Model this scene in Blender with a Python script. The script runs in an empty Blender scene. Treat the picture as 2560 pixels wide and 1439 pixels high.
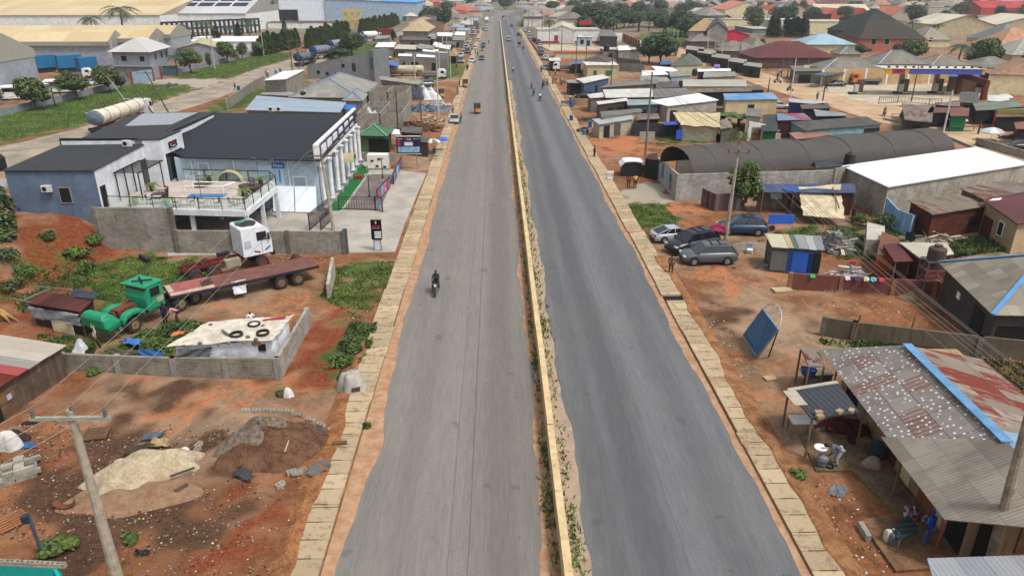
import bpy,math,random
import numpy as np
from mathutils import Vector as V3,Matrix
R=random.Random(7)
S=bpy.context.scene
COL=S.collection
D=bpy.data
PI=math.pi;SI=math.sin;CO=math.cos;EN= enumerate
FPX,CX,CY,CAMH=1800.,1280.,719.5,22.4
PITCH,YAW=math.radians(22.796),math.radians(1.2118)
cp,sp,cyw,syw=CO(PITCH),SI(PITCH),CO(YAW),SI(YAW)
FW=V3((syw*cp,cyw*cp,-sp));RT=V3((cyw,-syw,0));UP=V3((syw*sp,cyw*sp,cp))
cd=D.cameras.new('camera');cam=D.objects.new('camera',cd);COL.objects.link(cam)
cam.matrix_world =Matrix(((RT.x,UP.x,-FW.x,0),(RT.y,UP.y,-FW.y,0),(RT.z,UP.z,-FW.z,CAMH),(0,0,0,1)))
cd.sensor_width =36;cd.lens=36*FPX/2560;cd.clip_end=20000;cd.clip_start =.5
S.camera=cam
S.view_settings.view_transform = 'Standard';S.view_settings.look='None'
S.view_settings.exposure=0.97;S.view_settings.gamma=1
SUN_EL,SUN_AZ=math.radians(60),math.radians(128)
W=D.worlds.new('World');S.world=W;W.use_nodes=True
wn=W.node_tree;bg=wn.nodes['Background']
sky=wn.nodes.new('ShaderNodeTexSky');sky.sky_type= 'NISHITA';sky.sun_disc=False
sky.sun_elevation =SUN_EL;sky.sun_rotation =SUN_AZ;sky.air_density =1.0;sky.dust_density =4.0;sky.ozone_density =1.0
hs=wn.nodes.new('ShaderNodeHueSaturation');hs.inputs['Saturation'].default_value =0.3
wn.links.new(sky.outputs[0],hs.inputs['Color']);wn.links.new(hs.outputs[0],bg.inputs[0]);bg.inputs[1].default_value =0.115
sl=D.lights.new('sun', 'SUN');so=D.objects.new('sun',sl);COL.objects.link(so)
sl.energy=1.5;sl.angle=math.radians(10);sl.color=(1,.965,.91)
so.rotation_euler =(PI/2-SUN_EL,0,-SUN_AZ+PI)
S.cycles.max_bounces =5;S.cycles.diffuse_bounces =2;S.cycles.glossy_bounces =2;S.cycles.transmission_bounces =3
S.cycles.volume_bounces =0;S.cycles.transparent_max_bounces =6
S.cycles.use_denoising =True
def G(px,py,z=0.):
 d=FW+RT*((px-CX)/FPX)-UP*((py-CY)/FPX)
 k=(z-CAMH)/d.z
 return V3((d.x*k,d.y*k,z))
def PRJ(p):
 v=V3(p)-V3((0,0,CAMH));zc=v.dot(FW)
 return CX+FPX*v.dot(RT)/zc,CY-FPX*v.dot(UP)/zc
def HT(bx,by,ty):
 g=G(bx,by);lo,hi=0,60
 for _ in range(40):
  m=(lo+hi)/2
  if PRJ((g.x,g.y,m))[1]> ty: lo=m
  else: hi=m
 return lo
class M:
 def __init__(s,o=(0,0,0)):
  s.v=[];s.f=[];s.o=V3(o);s.smooth=False
 def q(s,pts):
  n=len(s.v);s.v +=[tuple(p)for p in pts];s.f.append(tuple(range(n,n+len(pts))));return s
 def prism(s,poly,z0,z1,bottom=True):
  n=len(poly)
  if not hasattr(z0, '__len__'): z0=[z0]*n
  if not hasattr(z1, '__len__'): z1=[z1]*n
  A=[(p[0],p[1],z0[i])for i,p in EN(poly)];B=[(p[0],p[1],z1[i])for i,p in EN(poly)]
  ar=sum(poly[i][0]*poly[(i+1)% n][1]-poly[(i+1)% n][0]*poly[i][1]for i in range(n))
  if ar<0: A.reverse();B.reverse()
  for i in range(n):
   j=(i+1)% n;s.q((A[i],A[j],B[j],B[i]))
  s.q(B)
  if bottom: s.q(A[::-1])
  return s
 def box(s,c,d,rz=0.,tilt=None):
  hx,hy,hz=d[0]/2,d[1]/2,d[2]/2
  m=Matrix.Rotation(rz,3, 'Z')
  if tilt: m=m @ Matrix.Rotation(tilt[0],3, 'X')@ Matrix.Rotation(tilt[1],3, 'Y')
  c=V3(c);P=[c+m @ V3((x*hx,y*hy,z*hz))for x,y,z in ((-1,-1,-1),(1,-1,-1),(1,1,-1),(-1,1,-1),(-1,-1,1),(1,-1,1),(1,1,1),(-1,1,1))]
  for f in ((0,1,5,4),(1,2,6,5),(2,3,7,6),(3,0,4,7),(4,5,6,7),(3,2,1,0)): s.q([P[i]for i in f])
  return s
 def bar(s,a,b,w,h=None):
  a=V3(a);b=V3(b);h=h or w;d=(b-a)
  if d.length<1e-5: return s
  d.normalize();x=d.cross(V3((0,0,1)))
  if x.length<1e-3: x=V3((1,0,0))
  x.normalize();y=x.cross(d)
  o=[(-1,-1),(1,-1),(1,1),(-1,1)]
  A=[a+x*i*w/2+y*j*h/2 for i,j in o];B=[b+x*i*w/2+y*j*h/2 for i,j in o]
  for i in range(4):
   j=(i+1)% 4;s.q((A[i],A[j],B[j],B[i]))
  s.q(A[::-1]);s.q(B);return s
 def tube(s,pts,r,n=6,cap=True):
  pts=[V3(p)for p in pts];rs=r if hasattr(r, '__len__')else [r]*len(pts);base=len(s.v);up=None
  for i,p in EN(pts):
   d=(pts[min(i+1,len(pts)-1)]-pts[max(i-1,0)])
   d=d.normalized()if d.length>1e-6 else V3((0,0,1))
   x=d.cross(up if up else (V3((0,0,1))if abs(d.z)<.9 else V3((1,0,0))))
   if x.length<1e-4: x=d.orthogonal()
   x.normalize();y=d.cross(x);up=y if False else up
   for k in range(n):
    a=2*PI*k/n;s.v.append(tuple(p+x*CO(a)*rs[i]+y*SI(a)*rs[i]))
  for i in range(len(pts)-1):
   for k in range(n):
    a=base+i*n+k;b=base+i*n+(k+1)% n;s.f.append((a,b,b+n,a+n))
  if cap:
   s.f.append(tuple(base+k for k in range(n))[::-1]);s.f.append(tuple(base+(len(pts)-1)*n+k for k in range(n)))
  return s
 def lathe(s,prof,c=(0,0,0),n=12,axis='Z',sx=1.,sy=1.):
  base=len(s.v);c=V3(c)
  for r,z in prof:
   for k in range(n):
    a=2*PI*k/n;x,y=r*CO(a)*sx,r*SI(a)*sy
    p=V3((x,y,z))if axis == 'Z' else (V3((z,x,y))if axis == 'X' else V3((x,z,y)))
    s.v.append(tuple(c+p))
  for i in range(len(prof)-1):
   for k in range(n):
    a=base+i*n+k;b=base+i*n+(k+1)% n
    s.f.append((a,b,b+n,a+n)if axis != 'Y' else (a,a+n,b+n,b))
  if prof[0][0]>1e-4: s.f.append(tuple(base+k for k in range(n))[::-1])
  if prof[-1][0]>1e-4: s.f.append(tuple(base+(len(prof)-1)*n+k for k in range(n)))
  return s
 def slab(s,pts,t):
  pts=[V3(p)for p in pts];n=(pts[1]-pts[0]).cross(pts[2]-pts[0]).normalized()
  if n.z<0: n=-n;pts=[pts[1],pts[0]]+pts[:1:-1]
  b=[p-n*t for p in pts];s.q(pts);s.q(b[::-1])
  for i in range(len(pts)):
   j=(i+1)% len(pts);s.q((b[i],b[j],pts[j],pts[i]))
  return s
 def mesh(s,name,uv=True):
  me=D.meshes.new(name);o=s.o
  V=np.array(s.v,dtype=np.float64).reshape(-1,3)-np.array(o)
  me.from_pydata(V.tolist(),[],s.f)
  if uv and len(s.f)<60000:
   u=me.uv_layers.new(name='UVMap');out=np.zeros(len(me.loops)*2,dtype=np.float32);k=0;vv=s.v
   for f in s.f:
    a=V3(vv[f[0]]);e=V3(vv[f[1]])-a
    if e.length<1e-6: e=V3((1,0,0))
    e.normalize();n=e.cross(V3(vv[f[2]])-a)
    if n.length<1e-8: n=V3((0,0,1))
    n.normalize();e2=n.cross(e)
    for i in f:
     p=vv[i];out[k]=p[0]*e.x+p[1]*e.y+p[2]*e.z;out[k+1]=p[0]*e2.x+p[1]*e2.y+p[2]*e2.z;k += 2
   u.data.foreach_set('uv',out)
  if s.smooth:
   me.polygons.foreach_set('use_smooth',[True]*len(me.polygons))
  me.update();return me
def ob(name,m,mat,parent=None,uv=True):
 if isinstance(m,M):
  if parent is not None and m.o.length == 0 and parent.get('_w'): m.o=V3(parent.location)
  me=m.mesh(name,uv)
 else: me=m
 o=D.objects.new(name,me);COL.objects.link(o)
 if mat is not None and not len(me.materials): me.materials.append(mat)
 if isinstance(m,M): o.location=m.o if parent is None else (0,0,0)
 if parent is not None: o.parent=parent
 return o
def T(name,label,cat,loc=(0,0,0),rz=0.,group=None,w=True):
 """empty at a thing's base; w: its parts are written in world coordinates"""
 o=D.objects.new(name,None);COL.objects.link(o);o.empty_display_size =.2
 o.location=loc;o.rotation_euler =(0,0,rz);o['label']=label;o['category']=cat
 if group: o['group']=group
 if w: o['_w']=1
 return o
def tag(o,label,cat,group=None):
 o['label']=label;o['category']=cat
 if group: o['group']=group
 return o
def kind(o,k='structure',label=None):
 o['kind']=k
 if label: o['label']=label
 return o
def kids(o): return [c for c in D.objects if c.parent == o]
def dup(root,loc,rz=0.,label=None,sc=1.,group=None,mats=None):
 r=root.copy();COL.objects.link(r);r.location=loc;r.rotation_euler =(0,0,rz);r.scale=(sc,sc,sc)if not hasattr(sc, '__len__')else sc
 if label: r['label']=label
 if group: r['group']=group
 def rec(a,b):
  for ch in a.children:
   c=ch.copy();COL.objects.link(c);c.parent=b
   nm=ch.name.split('.')[0]
   if mats and nm in mats and len(c.material_slots):
    c.material_slots[0].link= 'OBJECT';c.material_slots[0].material=mats[nm]
   rec(ch,c)
 if mats and root.type == 'MESH' and '' in mats:
  r.material_slots[0].link= 'OBJECT';r.material_slots[0].material=mats['']
 rec(root,r);return r
LK=1.65
HAZE_D=.00017
def lin(h,k=1.):
 if not isinstance(h,str): return tuple(h)[:3]
 h=h.lstrip('#');o=[]
 for i in (0,2,4):
  c=int(h[i:i+2],16)/255;c=c/12.92 if c <= .04045 else ((c+.055)/1.055)** 2.4
  o.append(min(.86,c/LK*k))
 return tuple(o)
_mc={}
class N:
 def __init__(s,name):
  s.m=D.materials.new(name);s.m.use_nodes=True;s.t=s.m.node_tree;s.b=s.t.nodes['Principled BSDF']
 def n(s,t,**k):
  x=s.t.nodes.new('ShaderNode'+t)
  for a,b in k.items():
   if a.startswith('i_'): x.inputs[a[2:].replace('_', ' ')].default_value =b
   else: setattr(x,a,b)
  return x
 def l(s,a,b): s.t.links.new(a,b)
 def val(s,x,inp):
  if hasattr(x, 'is_output')or hasattr(x, 'links'): s.l(x,inp)
  else: inp.default_value =x
 def math(s,op,a,b=0.,c=None,clamp=False):
  x=s.n('Math',operation=op);x.use_clamp=clamp;s.val(a,x.inputs[0]);s.val(b,x.inputs[1])
  if c is not None: s.val(c,x.inputs[2])
  return x.outputs[0]
 def mu(s,a,b): return s.math('MULTIPLY',a,b)
 def mix(s,f,a,b,bt='MIX'):
  x=s.n('Mix',data_type='RGBA',blend_type=bt);s.val(f,x.inputs[0])
  for v,i in ((a,6),(b,7)):
   if hasattr(v, 'links'): s.l(v,x.inputs[i])
   else: x.inputs[i].default_value =(*v[:3],1)
  return x.outputs[2]
 def brick(s,vec,w,h,c1,c2,mo,ms,bias=0,sm=.1,off=.5):
  x=s.n('TexBrick');s.l(vec,x.inputs['Vector']);x.offset=off
  for k,v in dict(Scale=1,Bias=bias,Color1=(*c1,1),Color2=(*c2,1),Mortar=(*mo,1)).items(): x.inputs[k].default_value =v
  x.inputs['Brick Width'].default_value =w;x.inputs['Row Height'].default_value =h;x.inputs['Mortar Size'].default_value =ms;x.inputs['Mortar Smooth'].default_value =sm;return x
 def pos(s): return s.n('NewGeometry').outputs['Position']
 def uvw(s): return s.n('UVMap').outputs[0]
 def noise(s,vec,scale,detail=4,rough=.55,dist=0.):
  x=s.n('TexNoise');x.inputs['Scale'].default_value =scale;x.inputs['Detail'].default_value =detail;x.inputs['Roughness'].default_value =rough;x.inputs['Distortion'].default_value =dist
  if vec is not None: s.l(vec,x.inputs['Vector'])
  return x.outputs['Fac']
 def ss(s,x,a,b):
  m=s.n('MapRange',interpolation_type='SMOOTHSTEP');s.val(x,m.inputs[0]);m.inputs[1].default_value =a;m.inputs[2].default_value =b;return m.outputs[0]
 def scale(s,vec,v):
  x=s.n('VectorMath',operation='MULTIPLY');s.l(vec,x.inputs[0]);x.inputs[1].default_value =v;return x.outputs[0]
 def bump(s,h,st=.3,d=.05):
  x=s.n('Bump');x.inputs['Strength'].default_value =st;x.inputs['Distance'].default_value =d;s.l(h,x.inputs['Height']);s.l(x.outputs[0],s.b.inputs['Normal'])
 def out(s,col,rough=.8,spec=.3,metal=0.):
  if hasattr(col, 'links'): s.l(col,s.b.inputs['Base Color'])
  else: s.b.inputs['Base Color'].default_value =(*col,1)
  s.val(rough,s.b.inputs['Roughness']);s.b.inputs['Specular IOR Level'].default_value =spec;s.b.inputs['Metallic'].default_value =metal
  return s.m
def mul(c,k): return tuple(min(.86,x*k)for x in c[:3])
def PM(h,rough=.8,var=.18,k=1.,spec=.25,metal=0.,sc=1.3):
 key=('p',h,rough,var,k,spec,metal,sc)
 if key in _mc: return _mc[key]
 c=lin(h,k);n=N('paint_'+str(len(_mc)))
 if var>0:
  p=n.pos();a=n.noise(p,sc,5,.6);b=n.noise(p,sc*9,3)
  f=n.math('ADD',n.mu(a,.65),n.mu(b,.35))
  n.out(n.mix(n.ss(f,.3,.7),mul(c,1-var*1.3),mul(c,1+var)),rough,spec,metal)
 else: n.out(c,rough,spec,metal)
 _mc[key]=n.m;return n.m
def glossy(h,rough=.3,k=1.): return PM(h,rough,.04,k,.5)
def glass(h='20262b'):
 return PM(h,.08,0,1,.8)
def wallm(h,k=1.45,dirt=.5,bot='6b5544'):
 """painted / rendered wall: stains and grime of its own"""
 key=('w',h,k,dirt,bot)
 if key in _mc: return _mc[key]
 c=lin(h,k);n=N('render_'+str(len(_mc)));p=n.pos()
 a=n.noise(p,.9,6,.65);b=n.noise(n.scale(p,(3.,3.,.35)),1.4,4,.7)
 col=n.mix(n.ss(a,.35,.7),mul(c,.82),mul(c,1.08))
 col=n.mix(n.mu(n.ss(b,.52,.75),dirt),col,lin(bot,k*.9))
 n.out(col,.85,.2);_mc[key]=n.m;return n.m
def blockm(h='8f8a80',k=1.35,w=.46,hh=.23,mort=1.25,stain=.5):
 key=('b',h,k,w,hh,mort,stain)
 if key in _mc: return _mc[key]
 c=lin(h,k);n=N('blockwork_'+str(len(_mc)));p=n.pos();uv=n.uvw()
 br=n.brick(uv,w,hh,mul(c,.8),mul(c,1.12),mul(c,mort),.018,0,.3)
 a=n.noise(p,.6,6,.65);b=n.noise(n.scale(p,(2.5,2.5,.4)),1.2,4,.7)
 col=n.mix(n.ss(a,.35,.68),mul(c,.62),(1,1,1));col=n.mix(1.,br.outputs['Color'],n.mix(n.ss(a,.3,.7),(.72,.7,.66),(1.05,1.05,1.05)), 'MULTIPLY')
 col=n.mix(n.mu(n.ss(b,.5,.72),stain),col,mul(c,.38))
 n.out(col,.92,.1);n.bump(n.mu(br.outputs['Fac'],-1.),.25,.02);_mc[key]=n.m;return n.m
def RF(h,rust=0.,h2=None,corr=.11,sv=1.9,su=.85,k=1.,dirt=.35,rough=.55,rustc='6e3524',pv=.16,seam=.6,cs=.28):
 """sheet roofing: ridges run up the slope, sheets differ, laps show, rust and soot in patches"""
 key=('r',h,rust,h2,corr,sv,su,k,dirt,rough,rustc,pv,seam,cs)
 if key in _mc: return _mc[key]
 c=lin(h,k);c2=lin(h2,k)if h2 else mul(c,1-pv*1.6);n=N('sheeting_'+str(len(_mc)));p=n.pos();uv=n.uvw()
 br=n.brick(uv,su,sv,mul(c,1+pv*.5),c2,mul(c,seam),.018,-.1,.6,0.)
 a=n.noise(p,.5,6,.7);b=n.noise(n.scale(uv,(3.5,.6,1)),1.,5,.7)
 col=n.mix(n.mu(n.ss(n.math('ADD',n.mu(a,.6),n.mu(b,.4)),.42,.72),dirt),br.outputs['Color'],mul(c,.42))
 if rust>0:
  rn=n.noise(n.scale(uv,(1.6,.5,1)),1.1,6,.75,.3)
  pn=n.n('TexWhiteNoise');fl=n.n('VectorMath',operation='FLOOR');n.l(n.scale(uv,(1/su,1/sv,0)),fl.inputs[0]);n.l(fl.outputs[0],pn.inputs['Vector'])
  f=n.math('ADD',n.mu(rn,.75),n.mu(pn.outputs['Value'],.25))
  th=.72-rust*.42
  col=n.mix(n.ss(f,th,th+.1),col,lin(rustc,1.15))
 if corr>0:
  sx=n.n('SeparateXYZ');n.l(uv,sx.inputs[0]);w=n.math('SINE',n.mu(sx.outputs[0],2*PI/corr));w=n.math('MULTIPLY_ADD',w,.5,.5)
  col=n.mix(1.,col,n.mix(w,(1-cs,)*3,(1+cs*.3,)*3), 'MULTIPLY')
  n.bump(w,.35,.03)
 n.out(col,rough,.12);_mc[key]=n.m;return n.m
def plankm(h,w=.18,k=1.3,vert=True):
 key=('k',h,w,k,vert)
 if key in _mc: return _mc[key]
 c=lin(h,k);n=N('planks_'+str(len(_mc)));uv=n.uvw()
 mp=n.n('Mapping');mp.inputs['Rotation'].default_value =(0,0,PI/2 if vert else 0);n.l(uv,mp.inputs[0]);br=n.brick(mp.outputs[0],2.6,w,mul(c,.65),mul(c,1.25),mul(c,.25),.012)
 col=n.mix(n.ss(n.noise(n.pos(),1.1,6,.7),.35,.7),br.outputs['Color'],mul(c,.55));n.out(col,.9,.1);_mc[key]=n.m;return n.m
def leafm(h,k=1.,h2=None,rough=.6):
 key=('l',h,k,h2,rough)
 if key in _mc: return _mc[key]
 c=lin(h,k);c2=lin(h2,k)if h2 else mul((c[0]*1.3,c[1]*1.15,c[2]),1.5);n=N('leaves_'+str(len(_mc)))
 p=n.pos();f=n.math('ADD',n.mu(n.noise(p,.55,3),.5),n.mu(n.noise(p,5.,2),.5))
 n.out(n.mix(n.ss(f,.36,.66),mul(c,.6),c2),rough,.25)
 n.b.inputs['Transmission Weight'].default_value =0
 _mc[key]=n.m;return n.m
def clothm(h,k=1.,fold=6.,rough=.85):
 key=('c',h,k,fold,rough)
 if key in _mc: return _mc[key]
 c=lin(h,k);n=N('cloth_'+str(len(_mc)));p=n.pos();a=n.noise(p,1.6,5,.6,.6);b=n.noise(n.scale(p,(1,1,.4)),fold,3)
 n.out(n.mix(n.ss(a,.35,.7),mul(c,.72),mul(c,1.1)),rough,.2);n.bump(b,.5,.06);_mc[key]=n.m;return n.m
def PX(*pts): return [G(a,b)for a,b in zip(pts[::2],pts[1::2])]
def inpoly(X,Y,poly,feather):
 P=[(p[0],p[1])for p in poly];n=len(P);ins=np.zeros(X.shape,bool);dm=np.full(X.shape,1e9)
 for i in range(n):
  x1,y1=P[i];x2,y2=P[(i+1)% n]
  c=((y1> Y)!=(y2> Y));
  with np.errstate(divide='ignore',invalid='ignore'):
   xi=(x2-x1)*(Y-y1)/(y2-y1+1e-12)+x1
  ins ^= c &(X< xi)
  dx,dy=x2-x1,y2-y1;L=dx*dx+dy*dy+1e-9;t=np.clip(((X-x1)*dx+(Y-y1)*dy)/L,0,1)
  dm=np.minimum(dm,np.hypot(X-x1-t*dx,Y-y1-t*dy))
 sd=np.where(ins,dm,-dm);return np.clip(sd/feather*.5+.5,0,1)
xs=list(np.arange(-75,75.01,.45));ys=list(np.arange(14,118,.45))
st=.6
while xs[-1]<6000: xs.append(xs[-1]+st);st *= 1.035
st=.6
while xs[0]>-6000: xs.insert(0,xs[0]-st);st *= 1.035
st=.5
while ys[-1]<9000: ys.append(ys[-1]+st);st=min(st*1.018,1e9)
ys=[-60,-30,-10,0,5,9,12]+ys
X,Y=np.meshgrid(np.array(xs),np.array(ys))
Z=np.zeros_like(X)
def hill(cx,cy,rx,ry,h,rot=0,p=2.):
 global Z
 dx,dy=X-cx,Y-cy;c,s=CO(rot),SI(rot);u=(dx*c+dy*s)/rx;v=(-dx*s+dy*c)/ry
 d=np.clip(1-np.hypot(u,v)** p,0,1);Z=np.maximum(Z,h*d*d*(3-2*d))
hill(-50.5,62.5,16.5,15.5,3.05,.1,4.)
hill(-60,58.,14,13,3.0,.3,4.)
hill(-36,65.0,7,4.5,.55,-.2)
hill(-44,55,10,6,.55,.2)
Z += np.where((Z>.1),.12*np.sin(X*1.9+np.sin(Y*1.3)*2)*np.cos(Y*1.7+X*.6),0)
def GZ(x,y):
 i=min(max(int(np.searchsorted(ys,y)),0),len(ys)-1);j=min(max(int(np.searchsorted(xs,x)),0),len(xs)-1);return float(Z[i,j])
def GT(a,b):
 g=G(a,b)
 if g.x<-28 and 40< g.y<90:
  for _ in range(9): g=G(a,b,(g.z+GZ(g.x,g.y))/2)
 return g
def PXT(*pts): return [GT(a,b)for a,b in zip(pts[::2],pts[1::2])]
CH={k: np.zeros_like(X)for k in 'grosdc'}
def blob(k,f,*p,s=1.):
 f=f*2.2
 poly=PXT(*p);x0=min(q[0]for q in poly)-f*2;x1=max(q[0]for q in poly)+f*2;y0=min(q[1]for q in poly)-f*2;y1=max(q[1]for q in poly)+f*2
 i0,i1=np.searchsorted(ys,[y0,y1]);j0,j1=np.searchsorted(xs,[x0,x1]);i1 += 1;j1 += 1
 xx,yy=X[i0:i1,j0:j1],Y[i0:i1,j0:j1];wa=.5*f;sub=inpoly(xx+wa*np.sin(yy*1.1+np.sin(xx*.8)*2)+wa*.6*np.sin(yy*2.7+xx),yy+wa*np.sin(xx*1.2+np.sin(yy*.7)*2)+wa*.6*np.sin(xx*2.9-yy),poly,f)*s
 CH[k][i0:i1,j0:j1]=np.maximum(CH[k][i0:i1,j0:j1],sub)
B_=blob
B_('r',1.5,600,1250,760,1180,850,1190,760,1439,700,1500,400,1500,520,1300)
B_('r',1.2,760,800,860,750,880,900,900,960,700,985,640,950)
B_('r',1.5,0,560,250,545,330,600,260,730,250,780,0,820)
B_('r',1.,180,600,260,590,300,640,240,740,150,760,130,640)
B_('r',2.,0,690,330,720,240,830,0,860)
B_('d',3.,-100,1060,700,1010,760,1250,640,1500,-100,1500,s=.62)
B_('d',1.5,200,960,330,950,330,1010,160,1010,s=.9)
B_('d',2.,0,1090,250,1060,560,1090,640,1200,560,1330,300,1500,0,1500,s=1.)
B_('d',.6,150,965,300,945,540,940,590,978,520,1008,450,1040,300,1008,170,995,s=.75)
B_('d',1.,300,1330,420,1270,450,1310,380,1370,320,1350)
B_('d',1.,520,1210,650,1180,690,1230,620,1290,540,1270,s=.8)
B_('d',1.5,240,830,420,730,520,760,360,860,s=.8)
B_('o',1.2,300,1045,520,950,860,925,850,985,760,1010,600,1020,470,1075,330,1075)
B_('o',.7,200,930,700,940,760,850,800,850,740,975,300,965)
B_('o',1.5,450,790,640,740,830,740,850,830,760,850,700,790)
B_('s',1.5,360,800,560,745,820,690,850,700,820,770,640,780,480,810,s=.6)
B_('s',1.6,130,1330,250,1210,500,1120,560,1180,420,1270,250,1340,s=.55)
B_('s',.5,730,690,840,670,850,710,740,720,s=.6)
B_('g',1.2,215,665,330,640,470,645,520,655,560,690,500,712,390,722,330,770,270,790,225,745)
B_('g',1.,480,645,860,640,860,655,700,655,560,668,s=.6)
B_('g',1.2,845,655,930,648,985,655,965,745,900,810,860,750,800,745,820,700,s=.85)
B_('g',.8,800,930,850,860,880,800,950,810,935,870,905,915,860,925)
B_('g',1.,90,840,180,830,240,870,180,910,100,870)
B_('g',.8,240,885,360,830,480,795,520,830,440,890,250,890)
B_('g',1.,300,1400,480,1360,500,1430,320,1439,s=.5)
B_('g',.5,610,1000,650,985,690,985,700,995,s=.8)
B_('g',1.5,100,640,200,610,260,640,230,700,120,760,60,780,30,720,s=.75)
B_('s',1.5,20,548,150,540,240,560,240,610,180,640,20,655,s=.75)
B_('g',.6,60,570,130,560,160,575,90,590,s=.7)
B_('g',1.5,-200,330,0,283,265,222,330,208,470,212,490,224,375,260,225,310,0,360,-200,420)
B_('g',1.5,430,197,470,180,640,130,735,132,722,149,640,171,570,197)
B_('g',1.5,500,285,560,245,640,225,680,205,760,185,770,215,640,260,560,285)
B_('g',2.,840,110,900,100,1000,130,960,170,800,175)
B_('g',1.5,1070,200,1120,158,1163,163,1152,196)
B_('g',1.,1110,420,1140,395,1150,330,1120,330,s=.0)
B_('d',2.,990,300,1060,250,1140,255,1120,330,1060,370,990,380,s=.5)
B_('c',.6,420,220,340,205,420,196,570,199,500,222)
B_('g',.8,1570,515,1650,508,1690,545,1692,582,1640,572,1622,600,1600,592)
B_('g',1.,1650,345,1760,330,1880,325,1880,352,1640,362)
B_('g',.6,1535,430,1560,425,1568,465,1548,470,s=.8)
B_('g',.5,1640,640,1660,650,1680,690,1660,690,s=.7)
B_('g',1.,1880,605,1960,570,2120,565,2180,600,2200,650,2130,655,2080,620,1960,600,s=.9)
B_('g',1.5,2160,570,2260,520,2290,590,2270,640,2180,640)
B_('g',1.2,2290,640,2400,600,2560,570,2560,620,2350,650,s=.8)
B_('g',.7,2050,850,2250,862,2450,890,2440,905,2200,878,2050,862,s=.95)
B_('g',1.5,2430,895,2700,920,2700,1100,2520,1010,s=.55)
B_('g',1.,1750,830,1800,810,1880,880,1900,925,1840,945,1790,900,s=.6)
B_('g',.8,1850,890,1960,895,1900,915,s=.7)
B_('g',1.,2040,1225,2110,1245,2140,1300,2070,1290,s=.45)
B_('g',1.,2100,1400,2200,1439,2150,1439,s=.4)
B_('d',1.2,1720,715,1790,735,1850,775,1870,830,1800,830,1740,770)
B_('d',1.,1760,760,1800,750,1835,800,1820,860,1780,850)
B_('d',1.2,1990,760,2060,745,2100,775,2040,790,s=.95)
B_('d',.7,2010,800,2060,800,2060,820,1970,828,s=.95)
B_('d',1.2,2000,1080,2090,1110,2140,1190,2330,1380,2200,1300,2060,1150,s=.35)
B_('o',1.5,1870,900,2000,850,2000,1010,1930,1010,1860,960)
B_('o',1.5,1680,690,1760,660,2000,690,2000,730,1780,730)
B_('o',1.5,1620,500,1760,500,1800,560,1700,560)
B_('o',1.5,1430,330,1640,345,1640,385,1500,400,1470,370)
B_('o',2.,1340,200,1420,230,1470,320,1430,330)
B_('o',1.5,2140,1110,2100,1250,2220,1300,2230,1439,2120,1439,2020,1180)
B_('s',1.5,2000,740,2300,750,2420,830,2060,800,s=.45)
B_('s',1.,1690,640,1900,680,1960,760,1720,720,s=.4)
B_('c',.5,1548,480,1600,455,1640,448,1700,505,1560,512,s=.9)
B_('c',.6,1975,1090,2040,1075,2080,1150,2010,1180,1985,1130,s=.5)
B_('s',4.,1440,150,1700,140,2000,240,2560,380,2560,440,2380,370,1900,330,1500,320,s=.5)
B_('s',4.,1480,60,2560,60,2560,200,1900,190,1600,140,s=.45)
B_('s',2.,1660,640,1960,690,2000,900,1860,960,1740,800,s=.35)
B_('s',3.,1920,200,2200,130,2700,200,2700,330,2300,330,s=.5)
B_('g',3.,1560,100,1700,60,1800,100,1700,120,s=.9)
far=1/(1+np.exp(-(Y-330)/60.));
V=np.stack([X.ravel(),Y.ravel(),Z.ravel()],1);ny,nx=X.shape
idx=np.arange(ny*nx).reshape(ny,nx);F=np.stack([idx[:-1,:-1],idx[:-1,1:],idx[1:,1:],idx[1:,:-1]],-1).reshape(-1,4)
gm=D.meshes.new('ground');gm.vertices.add(len(V));gm.vertices.foreach_set('co',V.ravel())
gm.loops.add(F.size);gm.loops.foreach_set('vertex_index',F.ravel().astype(np.int32));gm.polygons.add(len(F));gm.polygons.foreach_set('loop_start',np.arange(0,F.size,4,dtype=np.int32))
gm.update(calc_edges=True);gm.polygons.foreach_set('use_smooth',[True]*len(gm.polygons))
for nm,ks in (('zone_a', 'gro'),('zone_b', 'sdc')):
 at=gm.color_attributes.new(nm,'FLOAT_COLOR', 'POINT');c=np.stack([CH[k].ravel()for k in ks]+[far.ravel()],1).astype(np.float32);at.data.foreach_set('color',c.ravel())
n=N('earth_and_grass');p=n.pos()
za=n.n('Attribute',attribute_name='zone_a');zb=n.n('Attribute',attribute_name='zone_b')
sa=n.n('SeparateColor');n.l(za.outputs[0],sa.inputs[0]);sb=n.n('SeparateColor');n.l(zb.outputs[0],sb.inputs[0])
big=n.noise(p,.07,5,.6);mid=n.noise(p,.45,6,.7,.4);fine=n.noise(p,3.2,6,.75);grit=n.noise(p,11.,3,.8)
brk=n.math('ADD',n.mu(mid,.6),n.mu(fine,.4))
col=n.mix(n.ss(brk,.36,.64),lin('74492f'),lin('ad7753'))
col=n.mix(n.ss(big,.45,.62),col,n.mix(n.ss(brk,.4,.6),lin('8f7862'),lin('b59679')))
fc=n.mix(n.ss(n.noise(p,.02,4),.42,.6),lin('8c8273'),lin('6c705a'));col=n.mix(za.outputs['Alpha'],col,fc)
sx=n.n('SeparateXYZ');n.l(p,sx.inputs[0])
def layer(m,lo,c1,c2,soft=.16,ker=1.):
 global col
 f=n.math('ADD',n.mu(m,1.),n.mu(n.math('SUBTRACT',brk,.5),1.5*ker))
 f=n.mu(n.ss(f,lo,lo+soft),n.ss(m,.02,.12))
 col=n.mix(f,col,n.mix(n.ss(n.math('ADD',n.mu(fine,.6),n.mu(grit,.4)),.38,.62),lin(c1),lin(c2)))
layer(sb.outputs[2],.5, 'a89d8c', 'beb4a2',.1,.3)
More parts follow.
